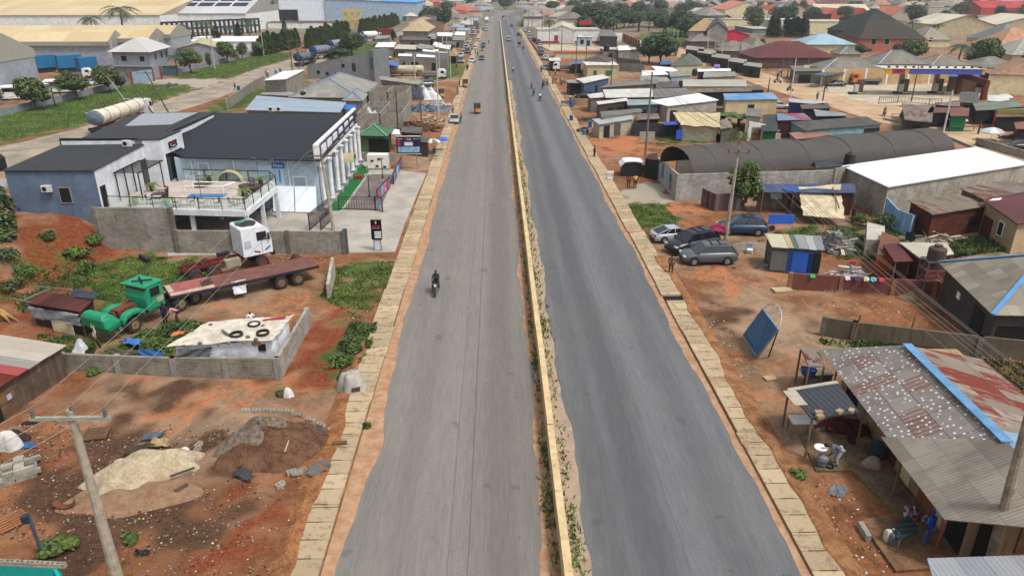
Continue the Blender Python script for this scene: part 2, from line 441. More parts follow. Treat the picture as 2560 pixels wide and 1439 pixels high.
layer(sa.outputs[2],.5, 'a9653f', 'cc9067',.4)
layer(sb.outputs[0],.45, 'a98c6c', 'c9ae8c',.45)
layer(sa.outputs[0]if False else sa.outputs[1],.45, '6e3420', '9c583a',.4)
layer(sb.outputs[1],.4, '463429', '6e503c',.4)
layer(sa.outputs[0],.42, '33491a', '64803a',.3)
gp_=n.noise(p,.16,5,.7);col=n.mix(n.mu(n.mu(n.ss(gp_,.42,.62),sa.outputs[0]),.6),col,lin('34441c'))
wd=n.noise(p,.9,5,.8);col=n.mix(n.mu(n.ss(wd,.6,.66),n.mu(n.ss(fine,.5,.56),.5)),col,lin('4a5a2c'))
col=n.mix(n.mu(n.ss(grit,.62,.7),.5),col,lin('c8ae90'));col=n.mix(n.mu(n.ss(grit,.36,.3),.5),col,lin('3c2a20'))
n.out(col,.95,.1);n.bump(n.math('ADD',fine,n.mu(grit,.5)),.6,.12)
gm.materials.append(n.m);ground=D.objects.new('ground',gm);COL.objects.link(ground);kind(ground)
def asphalt(name,base,lo,lines,bands):
 n=N(name);p=n.pos();s=n.n('SeparateXYZ');n.l(p,s.inputs[0]);x,y=s.outputs[0],s.outputs[1]
 lng=n.scale(p,(1.,.05,1.));a=n.noise(lng,.9,6,.65);b=n.noise(p,.12,5,.6);g=n.noise(p,9.,4,.8);st=n.noise(n.scale(p,(3.2,.06,1)),1.,5,.7)
 c=lin(base);col=n.mix(n.ss(a,.3,.7),mul(c,lo),mul(c,1.1))
 col=n.mix(n.mu(n.ss(st,.5,.72),.3),col,mul(c,.6));col=n.mix(n.mu(n.ss(b,.5,.68),.5),col,mul((c[0]*1.08,c[1],c[2]*.92),1.12))
 xw=n.math('ADD',x,n.mu(n.math('SUBTRACT',n.noise(p,.05,3),.5),1.2))
 for cx,w,k,amt in bands:
  d=n.math('ABSOLUTE',n.math('SUBTRACT',xw,cx));col=n.mix(n.mu(n.ss(d,w,w*.2),amt),col,mul(c,k))
 for cx,w in lines:
  xx=n.math('ADD',x,n.mu(n.math('SUBTRACT',n.noise(p,.4,4,.6),.5),.12))
  d=n.math('ABSOLUTE',n.math('SUBTRACT',xx,cx));col=n.mix(n.mu(n.ss(d,w,w*.3),.6),col,mul(c,.4))
 gs=n.noise(n.scale(p,(7.,.5,1)),1.,5,.8);col=n.mix(1.,col,n.mix(n.ss(gs,.3,.7),(.84,)*3,(1.12,)*3), 'MULTIPLY')
 sp_=n.noise(p,.55,4,.5);col=n.mix(n.mu(n.ss(sp_,.66,.7),.5),col,mul(c,.45))
 col=n.mix(n.mu(n.ss(g,.35,.65),.35),col,mul(c,.62));col=n.mix(n.mu(n.ss(n.noise(p,22.,2,.8),.6,.75),.3),col,mul(c,1.5))
 n.out(col,.85,.25);n.bump(g,.3,.02);return n.m
def ribbon(xl,xr,z,y0=-20,y1=430,dy=4.):
 """strip along the straight road, then following its bend to the right"""
 m=M();L=[];y=y0
 def bend(y): return 0 if y<530 else (y-530)** 2*.0005
 while y <= y1:
  l=xl(y)if callable(xl)else xl;r=xr(y)if callable(xr)else xr;b=bend(y);L.append(((l+b,y,z),(r+b,y,z)));y += dy
 for a,b in zip(L,L[1:]): m.q((a[0],a[1],b[1],b[0]))
 return m
AL= asphalt('asphalt_worn', '8b8680',.84,((-1.35,.05),(-2.2,.035)),((.1,1.3,.66,.7),(-4.6,.9,.85,.4),(-2.6,1.4,1.1,.5)))
AR= asphalt('asphalt_dark', '757678',.78,((7.9,.03),),((4.9,.9,.68,.6),(6.6,1.3,.56,.75),(10.2,1.1,.72,.6),(8.4,1.0,1.2,.6)))
kind(ob('road',ribbon(-7.4,2.55,.012,y1=1100),AL));kind(ob('road',ribbon(2.84,12.8,.012,y1=1100),AR))
def wig(seed,amp,base):
 r=random.Random(seed);ph=[r.uniform(0,6.28)for _ in range(6)]
 return lambda y: base+amp*(SI(y*.21+ph[0])*.5+SI(y*.53+ph[1])*.35+SI(y*1.3+ph[2])*.2+SI(y*3.1+ph[3])*.1)
sand=N('road_sand');p=sand.pos();q_=sand.noise(p,1.4,6,.7);sand.out(sand.mix(sand.ss(q_,.35,.68),lin('ad8261'),lin('c6a384')),.95,.1);SAND=sand.m
sand=N('road_dust');p=sand.pos();q_=sand.noise(p,1.1,6,.7);sand.out(sand.mix(sand.ss(q_,.35,.68),lin('a5917a'),lin('bca790')),.95,.1);DUST=sand.m
w1=wig(1,.2,-6.7);w1b=lambda y: w1(y)+.45*math.exp(-((y-32.5)/2.6)** 2)
kind(ob('sand',ribbon(-7.4,w1b,.017,y0=0,y1=150,dy=.3),SAND))
kind(ob('sand',ribbon(wig(2,.3,1.9),2.55,.017,y0=0,y1=150,dy=.3),SAND))
kind(ob('sand',ribbon(2.84,wig(3,.28,3.75),.017,y0=0,y1=190,dy=.3),DUST))
kind(ob('sand',ribbon(wig(4,.22,12.35),12.8,.017,y0=0,y1=190,dy=.4),SAND))
kind(ob('sand',ribbon(-7.4,wig(6,.3,-6.9),.017,y0=150,y1=420,dy=1.),SAND));kind(ob('sand',ribbon(wig(7,.25,12.2),12.8,.017,y0=190,y1=420,dy=1.),SAND))
n=N('cover_slabs');p=n.pos();s=n.n('SeparateXYZ');n.l(p,s.inputs[0]);x,y=s.outputs[0],s.outputs[1]
c=lin('c9b391');fl=n.math('FLOOR',n.math('DIVIDE',y,1.13));wn_=n.n('TexWhiteNoise',noise_dimensions='1D');n.l(fl,wn_.inputs['W'])
a=n.noise(p,.8,6,.65);col=n.mix(wn_.outputs['Value'],mul(c,.74),mul(c,1.08));col=n.mix(n.ss(a,.54,.74),col,lin('b98558'));col=n.mix(n.mu(n.ss(n.noise(p,2.2,6,.75),.5,.64),.7),col,lin('84725c'))
fr=n.math('FRACT',n.math('DIVIDE',y,1.13));d=n.math('ABSOLUTE',n.math('SUBTRACT',fr,.5));edge=n.ss(d,.475,.49)
xs1=n.math('ABSOLUTE',n.math('SUBTRACT',n.math('ABSOLUTE',n.math('SUBTRACT',x,2.6)),10.95));slot=n.mu(n.ss(d,.465,.48),n.ss(xs1,.42,.36))
col=n.mix(n.mu(edge,.45),col,lin('6a5842'));col=n.mix(n.mu(slot,.85),col,lin('2c241c'))
n.out(col,.9,.2);n.bump(n.mu(edge,-1),.6,.05);SLAB=n.m
def slabs(x0,x1,gaps,y0=10,y1=420):
 m=M();r=random.Random(int(x0*10));y=y0
 while y< y1:
  L=1.13*r.choice((1,2,3,5,6));ye=min(y+L,y1);dz=r.uniform(-.02,.03);dx=r.uniform(-.07,.07)
  if not any(a-.01 <= y< b for a,b in gaps):
   for a,b in gaps:
    if y< a< ye: ye=a
   m.box(((x0+x1)/2+dx,(y+ye)/2,.08+dz),(x1-x0,ye-y-.03,.16))
  else: ye=[b for a,b in gaps if a-.01 <= y< b][0]+.001
  y=ye
 return m
kind(ob('pavement',slabs(-8.95,-7.42,[]),SLAB));
gy=G(1675,748).y;kind(ob('pavement',slabs(12.82,14.35,[(gy-.55,gy+.55)]),SLAB))
m=M((13.6,gy,0));m.box((13.6,gy,.02),(1.5,1.06,.02));pit=ob('drain_opening',m,PM('1a1612',.9,0));tag(pit,'dark open gap in the drain covers beside the right carriageway','drain opening')
def sheet(name,mat,z,*p): return kind(ob(name,M().prism([G(a,b)for a,b in zip(p[::2],p[1::2])],0.001,z,False),mat))
n=N('side_road_surface');p=n.pos();a=n.noise(p,.25,6,.65);b=n.noise(p,1.7,5,.7)
n.out(n.mix(n.ss(a,.38,.62),lin('8f8577'),n.mix(n.ss(b,.35,.65),lin('a89a86'),lin('beae98'))),.9,.2);SR=n.m
sheet('road',SR,.012,-260,440,-100,402,0,366,50,357,225,313,375,262,495,225,570,199,640,172,722,150,765,127,845,104,950,86,1040,76,1060,80,950,98,880,120,800,158,760,172,640,208,565,238,500,262,395,295,225,352,100,395,0,425,-260,500)
n=N('dirt_road_surface');p=n.pos();a=n.noise(p,.2,6,.65,.5);b=n.noise(p,2.2,5,.75)
n.out(n.mix(n.ss(a,.38,.62),lin('b99a78'),n.mix(n.ss(b,.3,.7),lin('c9ac8a'),lin('d6bd9e'))),.95,.1);DR=n.m
sheet('dirt_road',DR,.012,1640,100,1702,122,1760,140,1840,162,1920,186,2000,205,2100,225,2200,255,2420,310,2560,355,2760,420,2760,480,2560,402,2380,352,2320,330,2207,307,2130,285,2060,262,1980,240,1900,215,1840,190,1760,165,1700,145,1620,118)
n=N('concrete_yard');p=n.pos();a=n.noise(p,.3,6,.65);b=n.noise(p,2.5,5,.75)
n.out(n.mix(n.ss(a,.38,.62),lin('b6a992'),n.mix(n.ss(b,.3,.7),lin('c9bca2'),lin('d5c9b0'))),.9,.2);CY_=n.m
sheet('station_forecourt',CY_,.03,2010,210,2060,205,2130,200,2260,190,2480,205,2480,235,2330,262,2200,264,2130,250)
n=N('paving');p=n.pos();a=n.noise(p,.35,6,.65);b=n.noise(p,3,5,.75)
n.out(n.mix(n.ss(a,.36,.62),lin('a89f95'),n.mix(n.ss(b,.3,.7),lin('b9b1a6'),lin('c6beb2'))),.8,.3);FC=n.m
sheet('forecourt',FC,.05,866,633,988,630,1012,560,1066,434,985,426,880,395,780,400,400,560,420,640)
def spill(x0,x1,s,y0,y1,seed,c1,c2):
 """earth washed over the outer edge of the drain covers"""
 w=wig(seed,.35,x1);m=M();y=y0;L=[]
 while y <= y1: e=w(y);L.append([(x0,y,-.02),(x0+s*.55,y,.2),(e,y,.215),(e+s*.12,y,.14)]);y += .3
 for a,b in zip(L,L[1:]):
  for k in range(3): m.q((a[k],a[k+1],b[k+1],b[k]))
 kind(ob('soil',m,earthm(c1,c2,1.2)))
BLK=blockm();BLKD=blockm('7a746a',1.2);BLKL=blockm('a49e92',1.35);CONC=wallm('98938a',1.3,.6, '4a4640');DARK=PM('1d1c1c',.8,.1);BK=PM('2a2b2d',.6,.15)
WIN=glass('1c2228');STEEL=PM('8a8c8e',.5,.1,1,.5,.3);WOOD=PM('7b644a',.9,.3,1.2);POLE=PM('a19786',.9,.25,1.3,.1,0,3.);RUSTY=PM('6b3a2a',.85,.3,1.2)
TYRE=PM('34312f',.85,.15,1.2);RIM=PM('9b9b98',.4,.1,1.2,.5,.5);CHROME=PM('c9cacb',.25,.05,1.1,.6,.6)
WHITE=wallm('e9e8e4',1.25,.3, '8a7c68');CREAM=wallm('d9cba4',1.35,.4);WHT=PM('f1f1ee',.6,.06,1.2)
ORDN=['first', 'second', 'third', 'fourth', 'fifth', 'sixth', 'seventh', 'eighth', 'ninth', 'tenth', 'eleventh', 'twelfth', 'thirteenth', 'fourteenth', 'fifteenth', 'sixteenth','seventeenth', 'eighteenth', 'nineteenth', 'twentieth']
def ordn(i):
 if i<20: return ORDN[i]
 t=['', '', 'twenty', 'thirty', 'forty', 'fifty', 'sixty', 'seventy', 'eighty', 'ninety'][((i+1)// 10)% 10];r=(i+1)% 10
 return (t+('-'+ORDN[r-1]if r else 'th')).replace('yth', 'ieth')
def centroid(c): return sum((V3(p)for p in c),V3())/len(c)
def inset(c,d):
 """move every side of a quad inwards by d (kept in plan)"""
 n=len(c);P=[V3((p[0],p[1]))for p in c];ar=sum(P[i].x*P[(i+1)% n].y-P[(i+1)% n].x*P[i].y for i in range(n));sg=1 if ar>0 else-1
 ds=d if hasattr(d, '__len__')else [d]*n;out=[]
 for i in range(n):
  a,b,e=P[i-1],P[i],P[(i+1)% n];u=(b-a).normalized();v=(e-b).normalized()
  n1=V3((-u.y,u.x))*sg;n2=V3((-v.y,v.x))*sg;p1=a+n1*ds[i-1];p2=b+n2*ds[i]
  den=u.x*v.y-u.y*v.x
  if abs(den)<1e-4: out.append(b+n1*ds[i]);continue
  t=((p2.x-p1.x)*v.y-(p2.y-p1.y)*v.x)/den;out.append(p1+u*t)
 return out
def lerp(a,b,t): return a+(b-a)*t
def corners(c,h):
 c=list(c);hs=list(h)if hasattr(h, '__len__')else [h]*4
 if c and not hasattr(c[0], '__len__'): c=list(zip(c[::2],c[1::2]))
 P=[G(p[0],p[1],hs[i])if len(p)== 2 else V3(p)for i,p in EN(c)]
 if len(P)== 3:
  P.append(P[0]+P[2]-P[1]);P[3].z=hs[3]if len(hs)>3 else P[3].z
 return P
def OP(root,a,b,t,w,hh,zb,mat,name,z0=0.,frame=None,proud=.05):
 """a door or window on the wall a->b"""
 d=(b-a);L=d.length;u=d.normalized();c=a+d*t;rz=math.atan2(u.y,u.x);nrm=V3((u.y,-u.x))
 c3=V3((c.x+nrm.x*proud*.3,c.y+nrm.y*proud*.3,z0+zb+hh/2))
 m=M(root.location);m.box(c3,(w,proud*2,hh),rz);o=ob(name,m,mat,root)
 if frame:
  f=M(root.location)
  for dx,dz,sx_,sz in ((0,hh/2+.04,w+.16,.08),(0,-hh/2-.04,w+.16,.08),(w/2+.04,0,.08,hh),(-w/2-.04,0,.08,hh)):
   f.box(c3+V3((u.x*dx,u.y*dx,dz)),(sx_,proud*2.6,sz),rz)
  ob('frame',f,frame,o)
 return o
def bld(label,c,h,kind_='mono',rh=None,wall=None,roof=None,over=.3,cat='shed',name=None,group=None,op=(),z0=0.,axis=None,cap=None,t=.09,post=None,hipf=.5,flat=None,walls=True,par=None,sides=None,wallh=None):
 P= corners(c,h);g= centroid(P);root=T(name or cat.replace(' ', '_'),label,cat,(g.x,g.y,z0),0,group)
 wall=wall or BLK;Wp=inset(P,over)
 zt=[p.z-.08 for p in P]
 if walls:
  if sides is None:
   m=M(root.location);
   if par: m.prism([(p.x,p.y)for p in Wp],z0-.3,[z+par for z in zt])
   else: m.prism([(p.x,p.y)for p in Wp],z0-.3,[z if wallh is None else min(z,wallh)for z in zt])
  else:
   m=M(root.location)
   for i in sides:
    a,b=Wp[i],Wp[(i+1)% 4];u=(b-a).normalized();nn=V3((-u.y,u.x))*.15;j=(i+1)% 4
    m.prism([a,b,b+nn,a+nn],z0-.3,[zt[i],zt[j],zt[j],zt[i]])
  ob('wall',m,wall,root)
 m=M(root.location);caps=M(root.location)
 if kind_ == 'mono' or kind_ == 'flat':
  if par:
   I=inset(P,over+.2);m.prism(I,[z+.02 for z in zt],[z+.12 for z in zt])
  else: m.slab(P,t)
 else:
  a0=(P[1]-P[0]).length;a1=(P[2]-P[1]).length
  if axis is None: axis=0 if a0 >= a1 else 1
  Q=P if axis == 0 else P[1:]+P[:1]
  mA=(Q[0]+Q[3])/2;mB=(Q[1]+Q[2])/2;L=(mB-mA).length;wd=(Q[3]-Q[0]).length;u=(mB-mA).normalized()
  ins=min(L*.5,wd*hipf)if kind_ == 'hip' else 0
  ra=mA+u*ins;rb=mB-u*ins;ra.z=rb.z=rh
  m.slab([Q[0],Q[1],rb,ra],t);m.slab([Q[2],Q[3],ra,rb],t)
  if kind_ == 'hip':
   m.slab([Q[1],Q[2],rb],t);m.slab([Q[3],Q[0],ra],t)
  else:
   for A,B,r_ in ((Q[1],Q[2],rb),(Q[3],Q[0],ra)):
    k=over/max(1,wd);A2=A.lerp(B,k)+(u if r_ is ra else-u)*over;B2=B.lerp(A,k)+(u if r_ is ra else-u)*over;r2=r_+(u if r_ is ra else-u)*over
    wm=M(root.location);wm.q([A2-V3((0,0,.1)),B2-V3((0,0,.1)),r2-V3((0,0,.12))])
    if walls: ob('gable',wm,wall,root)
  if cap:
   if (rb-ra).length>.3: caps.bar(ra+V3((0,0,.06)),rb+V3((0,0,.06)),.3,.08)
   if kind_ == 'hip':
    for A,r_ in ((Q[0],ra),(Q[3],ra),(Q[1],rb),(Q[2],rb)): caps.bar(A+V3((0,0,.05)),r_+V3((0,0,.05)),.28,.08)
 ro=ob('roof',m,roof,root)
 if cap and caps.v: ob('ridge_cap',caps,cap,ro)
 if post:
  for p in (Wp if post == True else [Wp[i]for i in post]):
   i=Wp.index(p);ob('post',M(root.location).bar((p.x,p.y,z0),(p.x,p.y,zt[i]),.09),WOOD,root)
 for o in op:
  si,tt,w,hh,zb,mt,nm=o[:7];A=Wp[si % 4];B=Wp[(si+1)% 4];OP(root,A,B,tt,w,hh,zb,mt,nm,z0,o[7]if len(o)>7 else None)
 root['_c']=1;return root
def WL(label,pts,h,mat,th=.18,name='block_wall',cat='wall',group=None,pillars=0,pm=None,hs=None,cope=None):
 """free wall along photo points (its foot)"""
 P=[G(a,b)for a,b in zip(pts[::2],pts[1::2])]if not isinstance(pts[0],V3)else list(pts);root=T(name,label,cat,(P[0].x,P[0].y,0),0,group);m=M(root.location);pl=M(root.location)
 for i in range(len(P)-1):
  a,b=P[i],P[i+1];u=(b-a).normalized();nn=V3((-u.y,u.x,0))*th/2;h0=hs[i]if hs else h;h1=hs[i+1]if hs else h
  a2=a-u*th*.45;b2=b+u*(0 if i< len(P)-2 else 0)
  m.prism([a2-nn,b2-nn,b2+nn,a2+nn],-.3,[h0,h1,h1,h0])
  if pillars:
   k=max(1,round((b-a).length/pillars))
   for j in range(k+1):
    p=a.lerp(b,j/k);hz=h0+(h1-h0)*j/k;ob('pillar',M(root.location).box((p.x,p.y,hz/2+.02),(th+.12,th+.12,hz+.06),math.atan2(u.y,u.x)),pm or CONC,root)
 ob('panel',m,mat,root);return root
def patch(P,nu=10,nv=10,amp=.05,seed=1,sag=0.,drop=0.):
 """hanging or lying cloth over four corners"""
 r=random.Random(seed);m=M();m.smooth=True;P=[V3(p)for p in P];base=0
 ph=[(r.uniform(1,5),r.uniform(1,5),r.uniform(0,6))for _ in range(6)]
 nrm=(P[1]-P[0]).cross(P[3]-P[0]).normalized()
 for j in range(nv+1):
  for i in range(nu+1):
   u,v=i/nu,j/nv;p=P[0].lerp(P[1],u).lerp(P[3].lerp(P[2],u),v)
   w=sum(SI(a*u*3+b*v*3+c)for a,b,c in ph)/6
   p=p+nrm*w*amp*2-V3((0,0,1))*sag*4*u*(1-u)*(.5+2*v*(1-v))
   e=(r.uniform(-1,1)*amp)if (i in (0,nu)or j in (0,nv))else 0
   m.v.append(tuple(p+V3((e,e*.7,0))))
 for j in range(nv):
  for i in range(nu):
   a=j*(nu+1)+i;m.f.append((a,a+1,a+nu+2,a+nu+1))
 return m
def heap(name,label,cat,c,rx,ry,h,mat,rot=0.,seed=1,n=26,rough=.12,z0=0.,p=1.4):
 r=random.Random(seed);m=M((c.x,c.y,z0));m.smooth=True;ph=[(r.uniform(.8,5),r.uniform(.8,5),r.uniform(0,6))for _ in range(9)]
 for j in range(n+1):
  for i in range(n*2):
   a=PI*i/n;q_=j/n;k=1+.12*SI(a*2+ph[0][2])+.09*SI(a*5+ph[1][2]);x,y=CO(a)*rx*q_*k,SI(a)*ry*q_*k
   z=h*max(0,1-q_ ** p)+sum(SI(u*x+v*y+w)for u,v,w in ph)*rough*h*.25*(1-q_ ** 4)+r.uniform(-1,1)*rough*h*.18*(1-q_ ** 3)
   m.v.append((c.x+x*CO(rot)-y*SI(rot),c.y+x*SI(rot)+y*CO(rot),z0+z-(.05 if j == n else 0)))
 for j in range(n):
  for i in range(n*2):
   a=j*2*n+i;b=j*2*n+(i+1)%(2*n);m.f.append((a,a+2*n,b+2*n,b))
 return tag(ob(name,m,mat),label,cat)
def earthm(c1,c2,sc=1.2,k=1.):
 n=N('soil_'+str(len(_mc)));_mc[('e',c1,c2,sc,len(_mc))]=1;p=n.pos();a=n.noise(p,sc,6,.75,.4);b=n.noise(p,sc*6,4,.8)
 f=n.math('ADD',n.mu(a,.6),n.mu(b,.4));n.out(n.mix(n.ss(f,.4,.6),lin(c1,k),lin(c2,k)),.95,.1);n.bump(b,.8,.15);return n.m
def leafmesh(name,pts,size,seed=0,mat=None,asp=1.,upb=.25,nrm=None):
 g=np.random.default_rng(seed);n=len(pts);pts=np.asarray(pts,float)
 d=g.normal(size=(n,3));d[:,2]=np.abs(d[:,2])*(1+upb)+upb
 if nrm is not None: d=d*.6+nrm*1.2
 d /= np.linalg.norm(d,axis=1,keepdims=True)+1e-9
 t=np.cross(d,g.normal(size=(n,3)));t /= np.linalg.norm(t,axis=1,keepdims=True)+1e-9;b=np.cross(d,t)
 s=(size*g.uniform(.6,1.3,n))[:,None]if np.isscalar(size)else (size*g.uniform(.7,1.3,n))[:,None]
 V=np.stack([pts-t*s*asp,pts-b*s*.55,pts+t*s*asp,pts+b*s*.55],1).reshape(-1,3)
 me=D.meshes.new(name);me.vertices.add(n*4);me.vertices.foreach_set('co',V.astype(np.float32).ravel())
 me.loops.add(n*4);me.loops.foreach_set('vertex_index',np.arange(n*4,dtype=np.int32));me.polygons.add(n);me.polygons.foreach_set('loop_start',np.arange(0,n*4,4,dtype=np.int32))
 me.update(calc_edges=True)
 if mat: me.materials.append(mat)
 return me
def crownpts(n,rx,ry,rz,cz,seed,lobes=9,tight=.5,low=-.5):
 g=np.random.default_rng(seed);L=[]
 for i in range(lobes):
  a=g.uniform(0,2*PI);e=g.uniform(low,1.);r=g.uniform(.35,.72);ce=math.sqrt(max(0,1-e*e*.9))
  L.append((CO(a)*ce*r,SI(a)*ce*r,e*r,g.uniform(.34,tight)))
 L=np.array(L);k=g.integers(0,lobes,n);d=g.normal(size=(n,3));d /= np.linalg.norm(d,axis=1,keepdims=True);rr=g.uniform(.55,1.08,n)** .6
 P=L[k,:3]+d*(L[k,3]*rr)[:,None]
 P *= np.array([rx,ry,rz]);P[:,2]+= cz;return P,d
def limbs(m,base,th,top,r0,seed,nb=5,spread=.5,lean=(0,0)):
 r=random.Random(seed);b=V3(base);t=b+V3((lean[0],lean[1],th));m.tube([b-V3((0,0,.2)),b+(t-b)*.1,b+(t-b)*.5+V3((r.uniform(-.1,.1),r.uniform(-.1,.1),0)),t],[r0*1.5,r0*1.1,r0*.85,r0*.7],8)
 for i in range(nb):
  a=2*PI*i/nb+r.uniform(-.4,.4);L=top-th;e=t+V3((CO(a)*spread*L,SI(a)*spread*L,L*r.uniform(.5,.95)));mid=t.lerp(e,.5)+V3((0,0,.1*L))
  m.tube([t-V3((0,0,.1)),mid,e],[r0*.55,r0*.35,r0*.12],6)
LF=leafm('41542a',1.0, '6a803c');LFD=leafm('32452a',1.0, '50663e');LFY=leafm('5b6e2e',1.2, '93a04a');TRK=PM('5b4c3c',.95,.3,1.2,.1)
_tp={}
def treeproto(kind_,v,H=7.,seed=0,n=2600):
 """round | tall | conifer | palm | banana; unit trees that are copied, trunk and crown apart"""
 key=(kind_,v)
 if key in _tp: return _tp[key]
 root=T({'round':'broadleaf_tree', 'tall':'tall_tree', 'conifer':'columnar_tree', 'palm':'palm_tree', 'banana':'banana_plant'}[kind_], 'x', 'tree',(0,0,0),0,None,False)
 tm=M();ms=100*v+7
 if kind_ == 'round':
  limbs(tm,(0,0,0),.28,.8,.028,ms,6,.42);P,d= crownpts(n,.46,.46,.4,.6,ms,24,.52,-.75);cr= leafmesh('crown',P,.046,ms,LF,1.,.25,d)
 elif kind_ == 'tall':
  limbs(tm,(0,0,0),.25,.9,.03,ms,6,.2);P,d= crownpts(n,.27,.27,.42,.58,ms,16,.5,-.9);cr= leafmesh('crown',P,.034,ms,LF,1.,.25,d)
 elif kind_ == 'conifer':
  tm.tube([(0,0,-.02),(0,0,.9)],[.02,.008],6);g=np.random.default_rng(ms);z=g.uniform(.04,1.,n)** .9;a=g.uniform(0,2*PI,n);rr=(.15*np.clip(1.02-z,0,1)** .55+.012)*g.uniform(.6,1.1,n)*(1+.25*np.sin(a*3+z*20))
  P=np.stack([np.cos(a)*rr,np.sin(a)*rr,z],1);cr= leafmesh('crown',P,.03,ms,LF,1.,1.2)
 elif kind_ in ('palm', 'banana'):
  r=random.Random(ms);palm=kind_ == 'palm';top=.72 if palm else .3
  tm.tube([(0,0,-.02),(.01,.01,top*.5),(0,0,top)],[.02,.016,.013]if palm else [.04,.035,.03],7);cm=M()
  for i in range(15 if palm else 10):
   a=2*PI*i/(15 if palm else 10)+r.uniform(-.2,.2);el=r.uniform(-.1,.95)if palm else r.uniform(.5,1.);L=r.uniform(.26,.34)if palm else r.uniform(.5,.75);pts=[]
   for k in range(7):
    s=k/6;h_=L*s*CO(el*.9-s*.5)if palm else L*s*CO(el);z_=top+L*(SI(el)*s-(.75 if palm else .45)*s*s*1.1);pts.append(V3((CO(a)*h_,SI(a)*h_,z_)))
   sd=V3((-SI(a),CO(a),0))
   for k in range(6):
    w0=(.075 if palm else .085)*SI(PI*min(1,(k+.35)/6.3))+.004;w1_=(.06 if palm else .075)*SI(PI*min(1,(k+1.35)/6.3))+.002
    if palm:
     for sgn in (1,-1):
      for q_ in (0.,.34,.67):
       A=pts[k].lerp(pts[k+1],q_);B=pts[k].lerp(pts[k+1],q_+.24);e=sd*sgn*w0*1.25+(pts[k+1]-pts[k])*.9-V3((0,0,w0*.55));cm.q([A,B,B.lerp(A,.5)+e])
    else:
     for sgn in (1,-1): cm.q([pts[k],pts[k+1],pts[k+1]+sd*sgn*w1_-V3((0,0,w1_*.3)),pts[k]+sd*sgn*w0-V3((0,0,w0*.3))])
  cr=cm.mesh('crown',False);cr.materials.append(LFD if palm else LFY)
 ob('trunk',tm,TRK,root);ob('crown',cr,None,root);_tp[key]=root;root['_proto']=1
 return root
def tree(label,x,y,H,kind_='round',v=0,wide=1.,group=None,mat=None,z=0.,cat=None):
 pr= treeproto(kind_,v);o=dup(pr,(x,y,z),R.uniform(0,6.28),label,(H*wide,H*wide,H),group,{'crown': mat} if mat else None)
 if '_proto' in o: del o['_proto']
 o['category']=cat or {'palm':'palm tree', 'banana':'plant'}.get(kind_, 'tree');return o
def tpx(label,bx,by,ty,kind_='round',v=0,wide=1.,group=None,mat=None,cat=None):
 g=G(bx,by);return tree(label,g.x,g.y,HT(bx,by,ty),kind_,v,wide,group,mat,0,cat)
def tufts(name,label,P,size,mat,seed=0,up=True,kind__='stuff',cat=None):
 """upright blades and small leaves growing at points P"""
 g=np.random.default_rng(seed);n=len(P);P=np.asarray(P,float);a=g.uniform(0,2*PI,n);s=size*g.uniform(.5,1.4,n);l=g.normal(0,.45,(n,2))
 w=np.stack([np.cos(a),np.sin(a),np.zeros(n)],1)*(s*.3)[:,None];t=np.stack([l[:,0]*s,l[:,1]*s,s],1)
 V=np.stack([P-w,P+w,P+w*.3+t,P-w*.3+t*.9],1).reshape(-1,3);me=D.meshes.new(name);me.vertices.add(n*4);me.vertices.foreach_set('co',V.astype(np.float32).ravel())
 me.loops.add(n*4);me.loops.foreach_set('vertex_index',np.arange(n*4,dtype=np.int32));me.polygons.add(n);me.polygons.foreach_set('loop_start',np.arange(0,n*4,4,dtype=np.int32));me.update(calc_edges=True);me.materials.append(mat)
 o=D.objects.new(name,me);COL.objects.link(o)
 if kind__: kind(o, 'stuff',label)
 else: tag(o,label,cat)
 return o
def scatter(poly,n,seed=0,clump=0.,z=0.):
 g=np.random.default_rng(seed);Q=np.array([(p[0],p[1])for p in poly]);lo,hi=Q.min(0),Q.max(0);out=[]
 while len(out)< n:
  p=g.uniform(lo,hi,(n*3,2))
  if clump:
   f=np.sin(p[:,0]*1.1+np.sin(p[:,1]*.9)*2)*np.sin(p[:,1]*1.3+np.sin(p[:,0]*.7)*2)+g.normal(0,.35,len(p));p=p[f> clump]
  if len(p)== 0: continue
  m=inpoly(p[:,0],p[:,1],poly,1e-3)>.5;out += p[m].tolist()
  if not m.any(): break
 out=np.array(out[:n]);return np.stack([out[:,0],out[:,1],[GZ(a,b)+z for a,b in out]],1)
def loft(m,rings,cap=True):
 n=len(rings[0]);base=len(m.v)
 for r in rings: m.v +=[tuple(p)for p in r]
 for i in range(len(rings)-1):
  for k in range(n):
   a=base+i*n+k;b=base+i*n+(k+1)% n;m.f.append((a,b,b+n,a+n))
 if cap: m.f.append(tuple(base+k for k in range(n))[::-1]);m.f.append(tuple(base+(len(rings)-1)*n+k for k in range(n)))
 return m
def bev(o,w=.1):
 md=o.modifiers.new('bevel', 'BEVEL');md.width=w;md.segments=3;md.limit_method = 'ANGLE';return o
def wheel(root,x,y,r,w=.2,rim=RIM):
 t=M((x,y,r));t.lathe([(r*.55,x-w/2),(r*.95,x-w/2),(r,x-w*.3),(r,x+w*.3),(r*.95,x+w/2),(r*.55,x+w/2)],(0,y,r),16, 'X')
 o=ob('wheel',t,TYRE,root);o.location=(x,y,r)
 s=1 if x>0 else-1;q_=M((x,y,r));q_.lathe([(r*.62,x+s*(w/2-.01)),(r*.5,x+s*(w/2+.012)),(r*.12,x+s*(w/2+.0))],(0,y,r),12, 'X')
 ob('rim',q_,rim,o,False);return o
